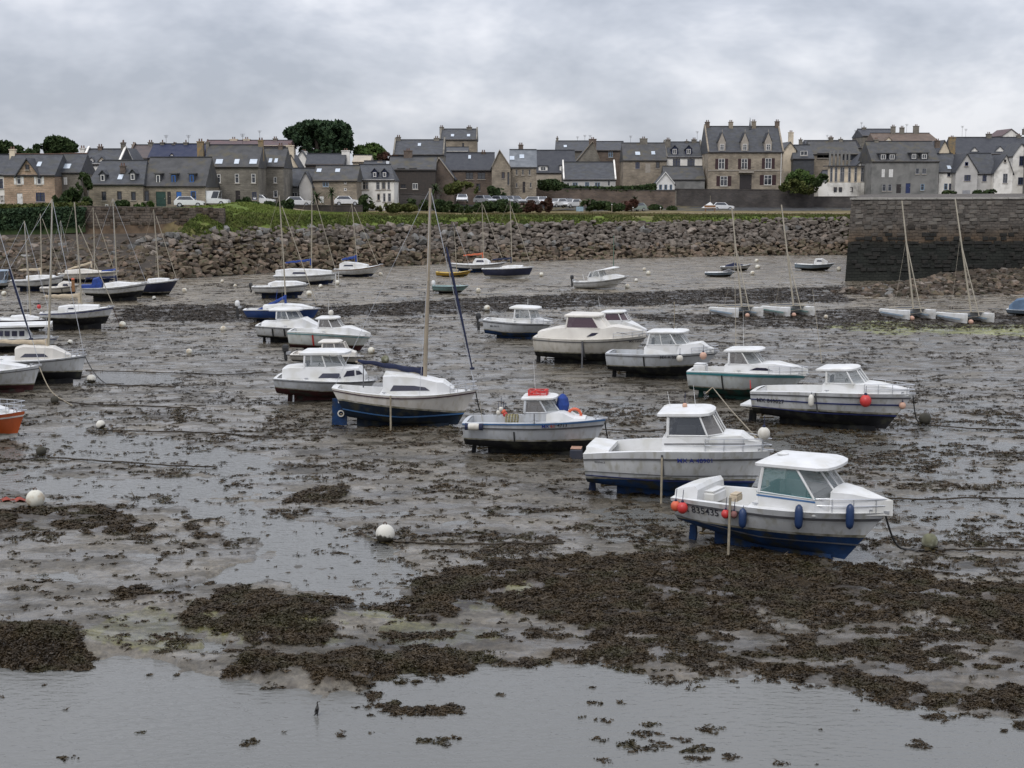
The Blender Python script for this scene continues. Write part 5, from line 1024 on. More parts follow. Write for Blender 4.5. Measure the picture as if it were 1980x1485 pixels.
        b.add(R_[0], [tuple(range(6, -1, -1))][:1]); b.add(R_[-1], [tuple(range(7))]); o = b.obj(name, m or s.topm, s.root); s.cabw = w
        for poly in side_windows:
            for side in (-1, 1):
                vs = []
                for p in poly:
                    u, z = s.q(*p, w*.95); t = min(max((u-s.u0)/s.L, 0), 1); ww = min(w, s.hb(t)*clip); zb = s.zs(t)-zdrop
                    zt = np.interp(u, [q_[0] for q_ in pts], [q_[1] for q_ in pts]); k_ = min(max((z-zb)/max(zt-zb, .05), 0), 1); y = ww+(ww*tum-ww)*k_+.012; vs.append((u, side*y, z))
                nn = len(vs); b = MB().add(vs+[(v[0], v[1]-side*.03, v[2]) for v in vs], [tuple(range(nn)) if side < 0 else tuple(range(nn-1, -1, -1))]+[(i, (i+1) % nn, (i+1) % nn+nn, i+nn) for i in range(nn)])
                b.obj('side_window', wm or M_DK, o)
        return o
    def house(s, sb, sf, tb, tf, w, roof, th=.07, glass=G_D, bulge=.28, zlow=None, split=1, m=None, over=.08, rm=None, wtop=.88, back=True, crown=.07, wind=None, lowfront=None):
        """wheelhouse: sill back/front and window-top back/front pixels on the near side; roof=(back px,front px) at window-top rows"""
        m = m or s.topm; rm = rm or m; SB, SF, TB, TF = [s.q(*p, w) for p in (sb, sf)]+[s.q(*p, w*wtop) for p in (tb, tf)]; wt_ = w*wtop
        tmid = ((SB[0]+SF[0])/2-s.u0)/s.L; zl = zlow if zlow is not None else s.zs(min(max(tmid, 0), 1))-.10; w_in = w
        root = MB(); fb = SF[0]+bulge; L_in = SF[0]-SB[0]
        # lower walls
        ring0 = [(SB[0], -w), (SF[0], -w), (fb, -w*.45), (fb, w*.45), (SF[0], w), (SB[0], w)]; zz = [SB[1], SF[1], SF[1]+.0, SF[1]+.0, SF[1], SB[1]]; nR = 6
        root.add([(p[0], p[1], zl) for p in ring0]+[(p[0], p[1], z) for p, z in zip(ring0, zz)], [(i, i+1, i+7, i+6) for i in range(5)]+[(5, 0, 6, 11)])
        ho = root.obj('wheelhouse', m, s.root)
        # pillars
        tfb = TF[0]+bulge*.8; top0 = [(TB[0], -wt_), (TF[0], -wt_), (tfb, -wt_*.45), (tfb, wt_*.45), (TF[0], wt_), (TB[0], wt_)]; tz = [TB[1], TF[1], TF[1], TF[1], TF[1], TB[1]]
        bt = [Vector((p[0], p[1], z)) for p, z in zip(ring0, zz)]; tp = [Vector((p[0], p[1], z)) for p, z in zip(top0, tz)]
        pl = MB()
        for i, r_ in ((0, .05), (1, .032), (2, .03), (3, .03), (4, .032), (5, .05)): pl.tube([bt[i]-Vector((0, 0, .02)), tp[i]+Vector((0, 0, .03))], r_, 6)
        for i in range(5): pl.tube([bt[i], bt[i+1]], .022, 5); pl.tube([tp[i], tp[i+1]], .02, 5)
        if split > 1:
            for j in range(1, split):
                for a_, c_ in ((0, 1), (5, 4)):
                    k_ = j/split; pl.tube([bt[a_].lerp(bt[c_], k_), tp[a_].lerp(tp[c_], k_)], .022, 5)
        pl.tube([(bt[2]+bt[3])/2, (tp[2]+tp[3])/2], .022, 5); pl.obj('window_frame', m, ho)
        def pane(a, b_, c, d, nm='window', gm_=None):
            MB().quad(a, b_, c, d).obj(nm, gm_ or glass, ho)
        for j in range(split):
            k0, k1 = j/split, (j+1)/split
            for a_, c_ in ((0, 1), (4, 5)):
                A_, B_, C_, D_ = bt[a_].lerp(bt[c_], k0), bt[a_].lerp(bt[c_], k1), tp[a_].lerp(tp[c_], k1), tp[a_].lerp(tp[c_], k0); pane(A_, B_, C_, D_)
        wg = wind or glass
        for i in (1, 3): pane(bt[i], bt[i+1], tp[i+1], tp[i], 'windscreen', wg)
        bm_, tm_ = (bt[2]+bt[3])/2, (tp[2]+tp[3])/2; pane(bt[2], bm_, tm_, tp[2], 'windscreen', wg); pane(bm_, bt[3], tp[3], tm_, 'windscreen', wg)
        if back: 
            bb = MB(); bb.box(SB[0]-.03, SB[0]-.003, -w*.98, w*.1, zl+.2, SB[1]); bb.obj('bulkhead', m, ho)
        if w > .7 and L_in > .6:
            MB().box(SF[0]-.30, SF[0]-.02, -w*.8, w*.8, zl, SF[1]-.02).obj('dashboard', M_GS, ho)
            MB().torus((SF[0]-.40, -w*.35, SF[1]-.02), .17, .02, 16, 6, 'x').tube([(SF[0]-.40, -w*.35, SF[1]-.02), (SF[0]-.28, -w*.35, SF[1]-.08)], .03, 6).obj('steering_wheel', M_BK, ho)
            xs_ = SB[0]+(SF[0]-SB[0])*.25; MB().box(xs_-.2, xs_+.2, -w*.6, -w*.1, zl, SF[1]-.12).box(xs_-.22, xs_-.14, -w*.6, -w*.1, SF[1]-.119, SF[1]+.25).obj('helm_seat', M_NV, ho)
        # roof
        rb, rf = s.q(*roof[0], w)[0], s.q(*roof[1], w)[0]; ww = wt_+over; zb_, zf_ = TB[1], TF[1]
        outl = [(rb, -ww*.93), (rb+.08, -ww), (rf-.35, -ww), (rf-.1, -ww*.82), (rf, -ww*.45), (rf+.03, 0), (rf, ww*.45), (rf-.1, ww*.82), (rf-.35, ww), (rb+.08, ww), (rb, ww*.93)]
        cxm = (rb+rf)/2
        def zr(x): return zb_+(zf_-zb_)*(x-TB[0])/max(.1, TF[0]-TB[0])+.02
        V = []; nn = len(outl)
        for sc2, dz in ((1, 0), (1.0, th), (.88, th+crown*.6), (.5, th+crown)):
            for p in outl: x = cxm+(p[0]-cxm)*sc2; V.append((x, p[1]*sc2, zr(p[0])*1+(0 if sc2 == 1 else 0)+dz))
        fs = [tuple(range(nn-1, -1, -1)), tuple(range(3*nn, 4*nn))]+[(k*nn+i, k*nn+(i+1) % nn, (k+1)*nn+(i+1) % nn, (k+1)*nn+i) for k in range(3) for i in range(nn)]
        MB().add(V, fs).obj('roof', rm, ho); s.roofz = zr(cxm)+th+crown; s.roofx = (rb, rf); s.wh = ho; return ho
    def leg(s, px, yt, yb=None, m=M_LEG, far=True, r=.036, lean=0):
        for side in ((-1, 1) if far else (-1,)):
            off = s.B*.5+.09; u, z = s.q(px, yt, off); b = MB().tube([(u, side*off, z), (u+lean, side*(off+.05), -.05)], r, 6); b.box(u+lean-.13, u+lean+.13, side*(off+.05)-.13, side*(off+.05)+.13, -.05, .0) ; b.obj('beaching_leg', m, s.root)
    def mark(s, px, y0, y1, wpx, m=M_GS, name='fender_strip'):
        ww = wpx*s.P.y/F/2; vs = []; pts = [s.q(px, y0+(y1-y0)*k/4, s.B*.5) for k in range(5)]
        for side in (-1, 1):
            b = MB()
            for i in range(4):
                (u1, z1), (u2, z2) = pts[i], pts[i+1]
                b.quad((u1-ww, side*(s.hully(u1-ww, z1)+.03), z1), (u1+ww, side*(s.hully(u1+ww, z1)+.03), z1), (u2+ww, side*(s.hully(u2+ww, z2)+.03), z2), (u2-ww, side*(s.hully(u2-ww, z2)+.03), z2))
            b.obj(name, m, s.root)
    def rudder(s, px0, px1, yt, yb, m=None, th=.05):
        u0, zt = s.q(px0, yt); u1, zb_ = s.q(px1, yb); r = MB().prism([(u0, max(zb_, -.05)), (u1-.03, max(zb_, -.05)), (u1, zt*.5), (u1-.02, zt+.1), (u0+.04, zt+.1)], -th, th).obj('rudder', m or B_K, s.root)
    def prop(s, px, py, r=.17):
        u, z = s.q(px, py); z = max(z, r+.02); b = MB(); b.tube([(u+.5, 0, z+.05), (u-.04, 0, z)], .03, 6)
        for k in range(3):
            a = 2*PI*k/3+.4; c, s_ = math.cos(a), math.sin(a); b.add([(u-.03, -.03*s_, z+.03*c), (u-.06, r*(c*.0+s_)*.9-.07*c, z+r*c*.9+.07*s_), (u, r*s_, z+r*c), (u+.05, r*s_*.9+.07*c, z+r*c*.9-.07*s_)], [(0, 1, 2, 3)])
        b.lathe([(.045, -.08), (.05, 0), (.02, .08)], 8, (u-.03, 0, z), 'x'); b.obj('propeller', mat('bronze', (.35, .25, .12), (.2, .16, .1), 4, .4, metal=.6), s.root)
    def rail(s, t0, t1, h=.4, m=M_ST, n=7, name='guard_rail', ins=.92, mid=True, stern=False):
        b = MB()
        for hh in ((h, h*.5) if mid else (h,)):
            pts = []
            for side in (-1, 1):
                row = [(s.xs(t0+(t1-t0)*k/n), side*s.hb(t0+(t1-t0)*k/n)*ins, s.zs(t0+(t1-t0)*k/n)+hh) for k in range(n+1)]; pts += row if side < 0 else row[::-1]
            b.tube(pts, .014, 5)
        for side in (-1, 1):
            for k in range(0, n+1, 2):
                t = t0+(t1-t0)*k/n; b.tube([(s.xs(t), side*s.hb(t)*ins, s.zs(t)-.02), (s.xs(t), side*s.hb(t)*ins, s.zs(t)+h)], .013, 5)
        b.obj(name, m, s.root)
    def mast(s, foot, top, r=.065, boom=None, boomm=M_NV, br=.11, fore=None, foretop=None, jib=None, shroud=True, spread=True, jibm=M_NV, m=M_AL, fr=.016, back=True):
        u, z = s.q(*foot); U, Z = s.q(*top); b = MB().tube([(u, 0, z-.1), ((u+U)/2+.03, 0, (z+Z)/2), (U, 0, Z)], r, 8, r*.6); mo = b.obj('mast', m, s.root)
        st = MB()
        ft = foretop or top; fu, fz = s.q(*ft)
        if fore: e_ = s.q(*fore); 
        else: e_ = (s.u1-.05, s.zs(1))
        st.tube([(fu, 0, fz), (e_[0], 0, e_[1])], fr, 5)
        if shroud:
            for side in (-1, 1):
                t = min(max((u-s.u0)/s.L, 0), 1)
                st.tube([(u+(U-u)*.98, 0, z+(Z-z)*.97), (u+(U-u)*.55, side*.38, z+(Z-z)*.52), (u-.12, side*s.hb(t)*.95, s.zs(t))], .008, 4)
                if spread: MB().tube([(u+(U-u)*.55, 0, z+(Z-z)*.52), (u+(U-u)*.55, side*.38, z+(Z-z)*.52)], .018, 5).obj('spreader', m, mo)
        if back: st.tube([(U, 0, Z), (s.u0+.05, 0, s.zs(0))], .008, 4)
        st.obj('stays', M_ST if fr < .02 else m, s.root)
        if jib:
            (ja, jb) = jib; A_ = s.q(*ja); B_ = s.q(*jb); pts = []; n_ = 12
            jb_ = MB(); P0, P1 = Vector((A_[0], 0, A_[1])), Vector((B_[0], 0, B_[1]))
            for k in range(n_): jb_.tube([P0.lerp(P1, k/n_), P0.lerp(P1, (k+.5)/n_), P0.lerp(P1, (k+1)/n_)], .03+.028*math.sin(PI*min(1, .15+k/n_))*(1.15 if k % 2 else .9), 7, .03+.028*math.sin(PI*min(1, .15+(k+1)/n_)))
            jb_.lathe([(.10, -.03), (.10, .05)], 8, (P1.x, 0, P1.z-.02)); jb_.obj('furled_jib', jibm, s.root)
        if boom:
            (aft, fwd) = boom; A_ = s.q(*aft); B_ = s.q(*fwd); n_ = 10; bo = MB()
            P0, P1 = Vector((A_[0], 0, A_[1])), Vector((B_[0], 0, B_[1])); prev = None
            for k in range(n_+1):
                p = P0.lerp(P1, k/n_); f = (.55+.45*(k/n_)**.6)*(1+.09*math.sin(k*2.7)); rad = br*f; ring = [(p.x, rad*.7*math.cos(2*PI*j/8), p.z+rad*1.15*math.sin(2*PI*j/8)-(.02*math.sin(k*1.9))) for j in range(8)]
                if prev is not None: bo.add(prev+ring, [(j, (j+1) % 8, (j+1) % 8+8, j+8) for j in range(8)])
                else: bo.add(ring, [tuple(range(8))])
                prev = ring
            bo.add(prev, [tuple(range(7, -1, -1))])
            bo.tube([(P1.x+.02, 0, P1.z+br*1.6), (P1.x+.04, 0, P1.z-.5 if br > .1 else P1.z-.2)], br*.75, 8); bo.obj('boom_cover', boomm, s.root)
            MB().tube([(P0.x-.1, 0, P0.z-.03), (P1.x, 0, P1.z-.1)], .04, 6).obj('boom', m, s.root)
    def outboard(s, px, py, h=.9, m=M_BK, leg=True):
        u, z = s.q(px, py); b = MB(); b.lathe([(.10, -.02), (.17, .05), (.19, .22), (.16, .36), (.08, .42)], 10, (u, 0, z)); o = b.obj('outboard_motor', m, s.root)
        MB().add([(u-.06, -.045, z-h*.75), (u+.09, -.045, z-h*.75), (u+.08, -.05, z), (u-.10, -.05, z), (u-.06, .045, z-h*.75), (u+.09, .045, z-h*.75), (u+.08, .05, z), (u-.10, .05, z)], [(0, 1, 2, 3), (5, 4, 7, 6), (1, 5, 6, 2), (4, 0, 3, 7), (4, 5, 1, 0)]).box(u-.2, u+.12, -.09, .09, z-h*.55, z-h*.52).obj('outboard_leg', M_BK, o)
        MB().box(u+.05, u+.3, -.1, .1, z-.15, z+.02).obj('motor_bracket', M_ST, o)
    def antenna(s, p0, p1, r=.012, m=None):
        a = s.q(*p0); b = s.q(*p1); MB().tube([(a[0], .1, a[1]), (b[0], .1, b[1])], r, 5, r*.5).obj('antenna', m or D_W, s.root)
    def local(s, px, py, off): u, z = s.q(px, py, off); return s.P+s.h*u-s.left*off+Vector((0, 0, z))
    def hang(s, px, y0, y1, r, label, m, cat='fender', name='fender', group=None, off=None):
        """a long fender hanging from the near side"""
        u, zt = s.q(px, y0, s.B*.5+.1); u2, zb_ = s.q(px, y1, s.B*.5+.1); y = s.hully(u, (zt+zb_)/2)+r+.03 if off is None else off; loc = s.P+s.h*u-s.left*y+Vector((0, 0, zb_)); h = zt-zb_
        t = thing(name, label, cat, loc, s.th, group); MB().lathe([(.02, 0), (r*.8, .06), (r, .16), (r, h-.16), (r*.8, h-.06), (.03, h)], 12).obj('body', m, t, smooth=True)
        tt_ = min(max((u-s.u0)/s.L, 0), 1); MB().tube([(0, 0, h-.02), (0, max(y-s.hb(tt_)*.97, 0), s.zs(tt_)-zb_+.02)], .012, 5).obj('rope', M_NV, t)
    def ballf(s, px, py, rpx, label, m, cat='float', off=None, eye=M_NV, group=None):
        r = rpx*s.P.y/F; u, z = s.q(px, py, s.B*.5+.1); y = s.hully(u, z)+r+.02 if off is None else off; loc = s.P+s.h*u-s.left*y+Vector((0, 0, z)); t = thing('round_float', label, cat, loc, s.th, group)
        MB().ball((0, 0, 0), r, 16, 10, 1.08).obj('ball', m, t, smooth=True); MB().lathe([(r*.3, r*.95), (r*.26, r*1.3), (.015, r*1.45)], 8).obj('eye', eye, t); MB().tube([(0, 0, r*1.3), (0, .06, r*1.3+.3)], .01, 4).obj('rope', M_NV, t)
def block(boat, px0, px1, y0, y1, w, label, m, cat, name, off=0, top=None):
    (u0, z1), (u1, z0) = boat.q(px0, y0, off), boat.q(px1, y1, off); loc = boat.P+boat.h*(u0+u1)/2-boat.left*off+Vector((0, 0, z0)); hw = (u1-u0)/2; h = z1-z0
    t = thing(name, label, cat, loc, boat.th); b = MB(); e_ = min(.06, hw*.3)
    b.add([(-hw, -w/2, 0), (hw, -w/2, 0), (hw, w/2, 0), (-hw, w/2, 0), (-hw, -w/2, h-e_), (hw, -w/2, h-e_), (hw, w/2, h-e_), (-hw, w/2, h-e_), (-hw+e_, -w/2+e_, h), (hw-e_, -w/2+e_, h), (hw-e_, w/2-e_, h), (-hw+e_, w/2-e_, h)],
          [(0, 3, 2, 1), (0, 1, 5, 4), (1, 2, 6, 5), (2, 3, 7, 6), (3, 0, 4, 7), (4, 5, 9, 8), (5, 6, 10, 9), (6, 7, 11, 10), (7, 4, 8, 11), (8, 9, 10, 11)])
    b.obj('body', m, t); MB().box(-hw*.9, hw*.9, -w*.47, w*.47, h+.003, h+.03).obj('lid', top or m, t); return t
# ---------------------------------------------------------------- A: nearest cabin cruiser
A = Boat('nearest white cabin cruiser with blue bottom and teal glazed wheelhouse', 'cabin cruiser', (1500, 1066), 21, 2.5, [(1296, 962), (1490, 986), (1716, 991)], [(1294, 1003), (1490, 1034), (1676, 1040)], kz=(.62, .16, .05), name='cabin_cruiser', bot=B_B, n=28, lv=8,
         bands=((.82, .875, M_GS, 'rub_rail'), (.30, .325, M_GS, 'boot_stripe')), cockpit=(.03, .40))
A.cabin([(1300, 948), (1340, 942), (1345, 950)], 1.08, 'stern_coaming', zdrop=.12, crown=.02)
A.cabin([(1600, 955), (1636, 962), (1665, 972), (1690, 981), (1706, 987)], .98, 'coachroof', crown=.08)
A.house((1467, 950), (1575, 966), (1476, 902), (1540, 908), .98, ((1458, 902), (1604, 908)), th=.07, glass=G_T, bulge=.5, crown=.12, rm=D_W, wind=G_C, wtop=.92)
for side in (-1, 1):
    for dz, m_ in ((.02, M_TL), (-.07, M_BS)):
        u0, z0 = A.q(1463, 951, .98); u1, z1 = A.q(1577, 966, .98); y = .98+.012; MB().add([(u0, side*y, z0+dz-.03), (u1, side*y, z1+dz-.03), (u1, side*y, z1+dz+.015), (u0, side*y, z0+dz+.015)], [(0, 1, 2, 3)]).obj('side_stripe', m_, A.wh)
A.text(1350, 989, 15, 'X 835435', M_TK); A.leg(1412, 962); A.rudder(1333, 1347, 1020, 1060, B_B); A.prop(1360, 1045, .2)
A.rail(.70, 1.0, .36); u, z = A.q(1500, 889, 0); MB().lathe([(.16, 0), (.16, .03), (.05, .06)], 12, (u+.2, 0, A.roofz-.01)).obj('roof_hatch', D_W, A.wh)
for i, (px, y0, y1, lb) in enumerate([(1434, 984, 1023, 'long blue fender aft of amidships on the nearest cruiser'), (1541, 978, 1026, 'long blue fender amidships on the nearest cruiser under the windscreen'), (1628, 984, 1034, 'long blue fender near the bow of the nearest cruiser')]): A.hang(px, y0, y1, .11, lb, M_FB, group='blue fenders along the nearest cruiser')
A.ballf(1301, 981, 10, 'pale orange ball float at the stern corner of the nearest cruiser', M_OR); A.ballf(1315, 984, 11, 'dark red ball float beside the registration number of the nearest cruiser', M_RD)
A.ballf(1401, 995, 8.5, 'bright red ball float by the beaching leg of the nearest cruiser', M_RD); A.ballf(1417, 996, 7, 'faded dull red float right of the beaching leg', mat('dull_red', (.22, .09, .08), (.18, .08, .07), 3, .7))
block(A, 1362, 1392, 944, 968, .9, 'white engine box in the cockpit of the nearest cruiser', D_W, 'engine box', 'engine_box'); block(A, 1416, 1430, 954, 968, .4, 'beige canvas bag with dark rim in the nearest cockpit', M_BG, 'bag', 'gear_bag')
# ---------------------------------------------------------------- B
Bt = Boat('large white cruiser with dark blue bottom lettered in blue behind the nearest boat', 'cabin cruiser', (1300, 957), 7, 2.6, [(1127, 878), (1300, 874), (1492, 872)], [(1131, 928), (1300, 932), (1462, 930)], kz=(.36, .14, .1), name='cabin_cruiser', bot=B_B, n=26, lv=8,
          bands=((.80, .84, M_GS, 'rub_rail'), (.44, .455, M_GS, 'hull_crease'), (.30, .33, M_NS, 'boot_stripe')), cockpit=(.03, .44))
Bt.cabin([(1280, 848), (1372, 847), (1430, 848), (1445, 858), (1470, 866)], 1.1, 'coachroof', crown=.05, m=D_W, tum=.93)
for dy_ in (0,): 
    for side in (-1, 1):
        u0, z0 = Bt.q(1284, 860, 1.1); u1, z1 = Bt.q(1440, 861, 1.1); MB().add([(u0, side*1.085, z0), (u1, side*1.0, z1), (u1, side*1.0, z1+.04), (u0, side*1.085, z0+.04)], [(0, 1, 2, 3)]).obj('grab_rail', M_GS, Bt.root)
Bt.house((1291, 842), (1368, 843), (1292, 806), (1352, 806), .98, ((1270, 806), (1376, 806)), th=.08, glass=G_D, bulge=.45, crown=.08, rm=D_W, wind=G_M, wtop=.93)
Bt.text(1343, 893, 9.5, 'MX A 48901'); Bt.text(1158, 896, 4, 'BERNICE', M_TK, 'boat_name'); Bt.leg(1280, 885); Bt.rudder(1138, 1152, 938, 960, B_N); Bt.prop(1168, 948, .18); Bt.rail(.66, 1.0, .4)
Bt.antenna((1296, 795), (1290, 758)); Bt.antenna((1345, 795), (1340, 745), .01); Bt.mark(1280, 880, 926, 4); Bt.cabin([(1131, 866), (1150, 868), (1175, 873)], 1.15, 'stern_coaming', zdrop=.1, crown=.01)
Bt.ballf(1472, 852, 12, 'pale ball buoy with a dark top on the bow of the large white cruiser', M_WF, 'buoy', off=.1); Bt.ballf(1314, 797, 5, 'small pale ball on the roof of the large white cruiser', M_PK, off=.0)
block(Bt, 1146, 1157, 864, 872, .4, 'black bucket at the stern of the large white cruiser', M_BK, 'bucket', 'bucket')
# ---------------------------------------------------------------- C fishing boat
C_ = Boat('small white fishing boat with black bottom and red crate on the wheelhouse', 'fishing boat', (1030, 878), 7, 2.15, [(893, 818), (1010, 819), (1172, 809)], [(895, 850), (1010, 856), (1156, 850)], kz=(.34, .12, .08), name='fishing_boat', hull=H_G, bands=((.78, .83, M_GS, 'rub_rail'), (.94, .985, M_BS, 'gunwale')), cockpit=(.03, .5), deck=H_G, topm=D_W, n=24)
C_.cabin([(1056, 800), (1088, 800), (1108, 811), (1130, 813)], .8, 'foredeck_hatch', m=D_W); C_.house((1014, 798), (1057, 798), (1016, 774), (1042, 774), .72, ((1007, 774), (1074, 774)), glass=G_M, bulge=.45, wind=G_C, m=H_G, rm=D_W, th=.06, crown=.04)
C_.text(1054, 825, 7, 'MX', M_TX); C_.text(1068, 825, 7, '61', M_TR, 'registration_number_red'); C_.text(1086, 824.5, 7, '4713', M_TK); C_.mark(993, 836, 856, 3, M_BK); C_.mark(1033, 800, 822, 2, M_GS); C_.rudder(912, 921, 855, 880); C_.prop(928, 872, .15)
t = thing('roof_crate', 'red plastic crate lashed on the small wheelhouse roof', 'crate', C_.local(1041, 764, 0), C_.th); cr = MB()
for k in range(3): cr.box(-.36, .36, -.25, -.235, .03+k*.07, .07+k*.07).box(-.36, .36, .235, .25, .03+k*.07, .07+k*.07).box(-.36, -.345, -.234, .234, .03+k*.07, .07+k*.07).box(.345, .36, -.234, .234, .03+k*.07, .07+k*.07)
cr.box(-.35, .35, -.24, .24, 0, .02); [cr.box(x-.02, x+.02, -.262, -.251, 0, .23) for x in (-.34, -.1, .1, .34)]; cr.obj('body', M_RD, t); MB().tube([(-.3, 0, .05), (-.1, .1, .16), (.2, -.1, .12), (.3, .1, .2)], .05, 6).obj('net', M_RD, t)
t = thing('canvas_bag', 'bright blue canvas hood upright on the small foredeck', 'bag', C_.local(1088, 800, 0), C_.th); MB().lathe([(.05, 0), (.2, .1), (.25, .35), (.2, .6), (.1, .72), (.02, .76)], 9).obj('body', M_BC, t); MB().tube([(0, 0, .7), (.03, 0, .85)], .015, 5).obj('handle', M_BK, t)
t = thing('lifebuoy', 'orange lifebuoy arch leaning over the small fishing bow', 'lifebuoy', C_.local(1111, 803, .05), C_.th); MB().torus((0, 0, 0), .24, .055, 24, 8, 'y').obj('ring', M_OR, t)
for a in range(4): MB().torus((.24*math.cos(a*PI/2+.5), 0, .24*math.sin(a*PI/2+.5)), .058, .012, 12, 5, 'y').obj('band', D_W, t)
t = thing('long_fender', 'white fender with dark ends lying at the stern gunwale', 'fender', C_.local(916, 825, C_.B*.5+.08), C_.th); MB().lathe([(.03, -.3), (.11, -.24), (.13, -.1), (.13, .1), (.11, .24), (.03, .3)], 12, (0, 0, 0), 'x').obj('body', M_WF, t, smooth=True); MB().lathe([(.135, -.32), (.12, -.2)], 10, (0, 0, 0), 'x').lathe([(.12, .2), (.135, .34)], 10, (0, 0, 0), 'x').obj('end_cap', M_NV, t)
for i, (px, py, m_, lb) in enumerate([(955, 808, M_WF, 'pale float in the heap of gear in the fishing cockpit'), (965, 806, M_OR, 'orange float in the heap of gear in the fishing cockpit'), (960, 801, M_WF, 'topmost white float of the heap of cockpit gear'), (968, 811, M_RD, 'red float right in the heap of cockpit gear')]): C_.ballf(px, py, 5, lb, m_, off=0)
t = thing('lobster_pot', 'wicker coloured lobster pot in the open fishing cockpit', 'lobster pot', C_.local(990, 816, .1), C_.th); lp = MB()
for k in range(5): lp.torus((-.22+.11*k, 0, .13), .16, .018, 14, 5, 'x')
for a in range(8): lp.tube([(-.22, .16*math.cos(a*PI/4), .13+.16*math.sin(a*PI/4)), (.22, .16*math.cos(a*PI/4), .13+.16*math.sin(a*PI/4))], .012, 4)
lp.obj('frame', mat('pot_mesh', (.3, .26, .12), (.2, .18, .1), 4, .8), t)
block(C_, 1103, 1126, 866, 885, .5, 'dark plastic tub on the mud beneath the fishing boat bow', mat('tub', (.02, .025, .04), (.03, .03, .04), 3, .6), 'tub', 'plastic_tub', off=.6, top=M_PK)
C_.antenna((1035, 765), (1031, 700), .01); C_.antenna((932, 815), (925, 765), .012, M_AL)
# ---------------------------------------------------------------- D
D = Boat('white pilothouse boat numbered 849027 with a red ball at its bow', 'cabin cruiser', (1590, 825), 13, 2.45, [(1450, 757), (1600, 760), (1768, 762)], [(1449, 789), (1600, 798), (1738, 802)], kz=(.42, .16, .1), name='cabin_cruiser', bot=B_K, n=24, bands=((.86, .90, M_GS, 'rub_rail'), (.66, .70, M_NS, 'side_stripe'), (.36, .39, M_NS, 'boot_stripe')), cockpit=(.03, .46))
D.cabin([(1590, 743), (1655, 744), (1690, 747), (1725, 754), (1750, 759)], 1.0, 'coachroof'); D.house((1598, 741), (1650, 743), (1598, 718), (1636, 718), .88, ((1576, 718), (1652, 718)), glass=G_C, bulge=.4, th=.07)
D.text(1487, 776, 8.5, 'MX 849027', M_TK); D.rudder(1448, 1462, 797, 828); D.prop(1474, 815, .18); D.mark(1577, 760, 800, 3, M_GS); D.hang(1568, 763, 788, .12, 'white fender amidships on the boat numbered 849027', M_WF)
D.ballf(1671, 777, 11, 'bright red ball float on the side of the boat numbered 849027', M_RD); D.ballf(1735, 792, 6.5, 'small pink float under the bow of the boat numbered 849027', M_PK); D.antenna((1588, 702), (1570, 560), .016, M_AL); D.rail(.72, 1, .38)
MB().box(D.u0-.5, D.u0, -.7, .7, D.zw(0)+.02, D.zw(0)+.1).obj('bathing_platform', D_W, D.root); D.antenna((1450, 752), (1449, 735), .03, M_RD)
# ---------------------------------------------------------------- E
E = Boat('white cruiser with teal gunwale stripe and green bottom', 'cabin cruiser', (1440, 773), 12, 2.35, [(1327, 718), (1440, 722), (1562, 724)], [(1329, 748), (1440, 757), (1535, 750)], kz=(.40, .16, .12), name='cabin_cruiser', hull=gel('greenish_white_hull', (.50, .525, .515)), bot=B_G, bands=((.86, .95, M_TL, 'gunwale_stripe'),), cockpit=(.03, .42))
E.cabin([(1400, 707), (1450, 706), (1495, 705), (1535, 713), (1556, 720)], .95, 'coachroof', side_windows=[[(1449, 716), (1462, 711), (1480, 712), (1493, 718)]]); E.house((1409, 704), (1448, 705), (1410, 681), (1433, 681), .85, ((1398, 681), (1470, 681)), glass=G_M, bulge=.55, wind=G_C, th=.07)
E.rudder(1350, 1360, 758, 778, B_G); E.prop(1370, 768, .17); E.mark(1395, 726, 755, 3, M_BK); E.rail(.7, 1, .35); E.antenna((1422, 670), (1418, 400), .016, M_AL); E.antenna((1437, 670), (1436, 600), .01)
E.ballf(1351, 692, 7, 'pale pink float on the stern of the teal striped cruiser', M_PK, off=.4); block(E, 1344, 1366, 703, 722, .6, 'white canvas covered box at the stern of the teal striped cruiser', D_W, 'box', 'locker_box')
MB().tube([E.q(1378, 749, E.B*.5)[0:1]+(-E.B*.5-.05, E.q(1378, 749, E.B*.5)[1]), (E.q(1378, 749, E.B*.5)[0]-.3, -E.B*.5-.1, .4)], .02, 5).obj('rope_end', M_BG, E.root)
# ---------------------------------------------------------------- F
Fb = Boat('grey white cruiser with black bottom and white framed windscreen', 'cabin cruiser', (1270, 731), 11, 2.35, [(1170, 683), (1270, 686), (1389, 679)], [(1172, 708), (1270, 712), (1368, 706)], kz=(.38, .14, .1), name='cabin_cruiser', hull=H_G, deck=H_G, topm=D_W, bands=((.88, .92, M_GS, 'rub_rail'),), cockpit=(.03, .42))
Fb.cabin([(1245, 672), (1310, 669), (1352, 665), (1364, 674), (1376, 679)], 1.0, 'coachroof', m=D_W); Fb.house((1251, 667), (1308, 667), (1257, 645), (1294, 645), .9, ((1248, 645), (1325, 644)), glass=G_C, bulge=.5, th=.06, split=2)
Fb.text(1291, 691, 6, 'MX A 52', M_TK); Fb.mark(1244, 689, 710, 3, M_BK); Fb.rudder(1184, 1192, 712, 735); Fb.prop(1198, 724, .17); Fb.ballf(1313, 694, 6.5, 'white ball float below the windscreen of the grey white cruiser', M_WF); Fb.rail(.78, 1, .3)
Fb.antenna((1304, 642), (1298, 627), .02, M_BK); Fb.antenna((1306, 642), (1311, 628), .02, M_BK)
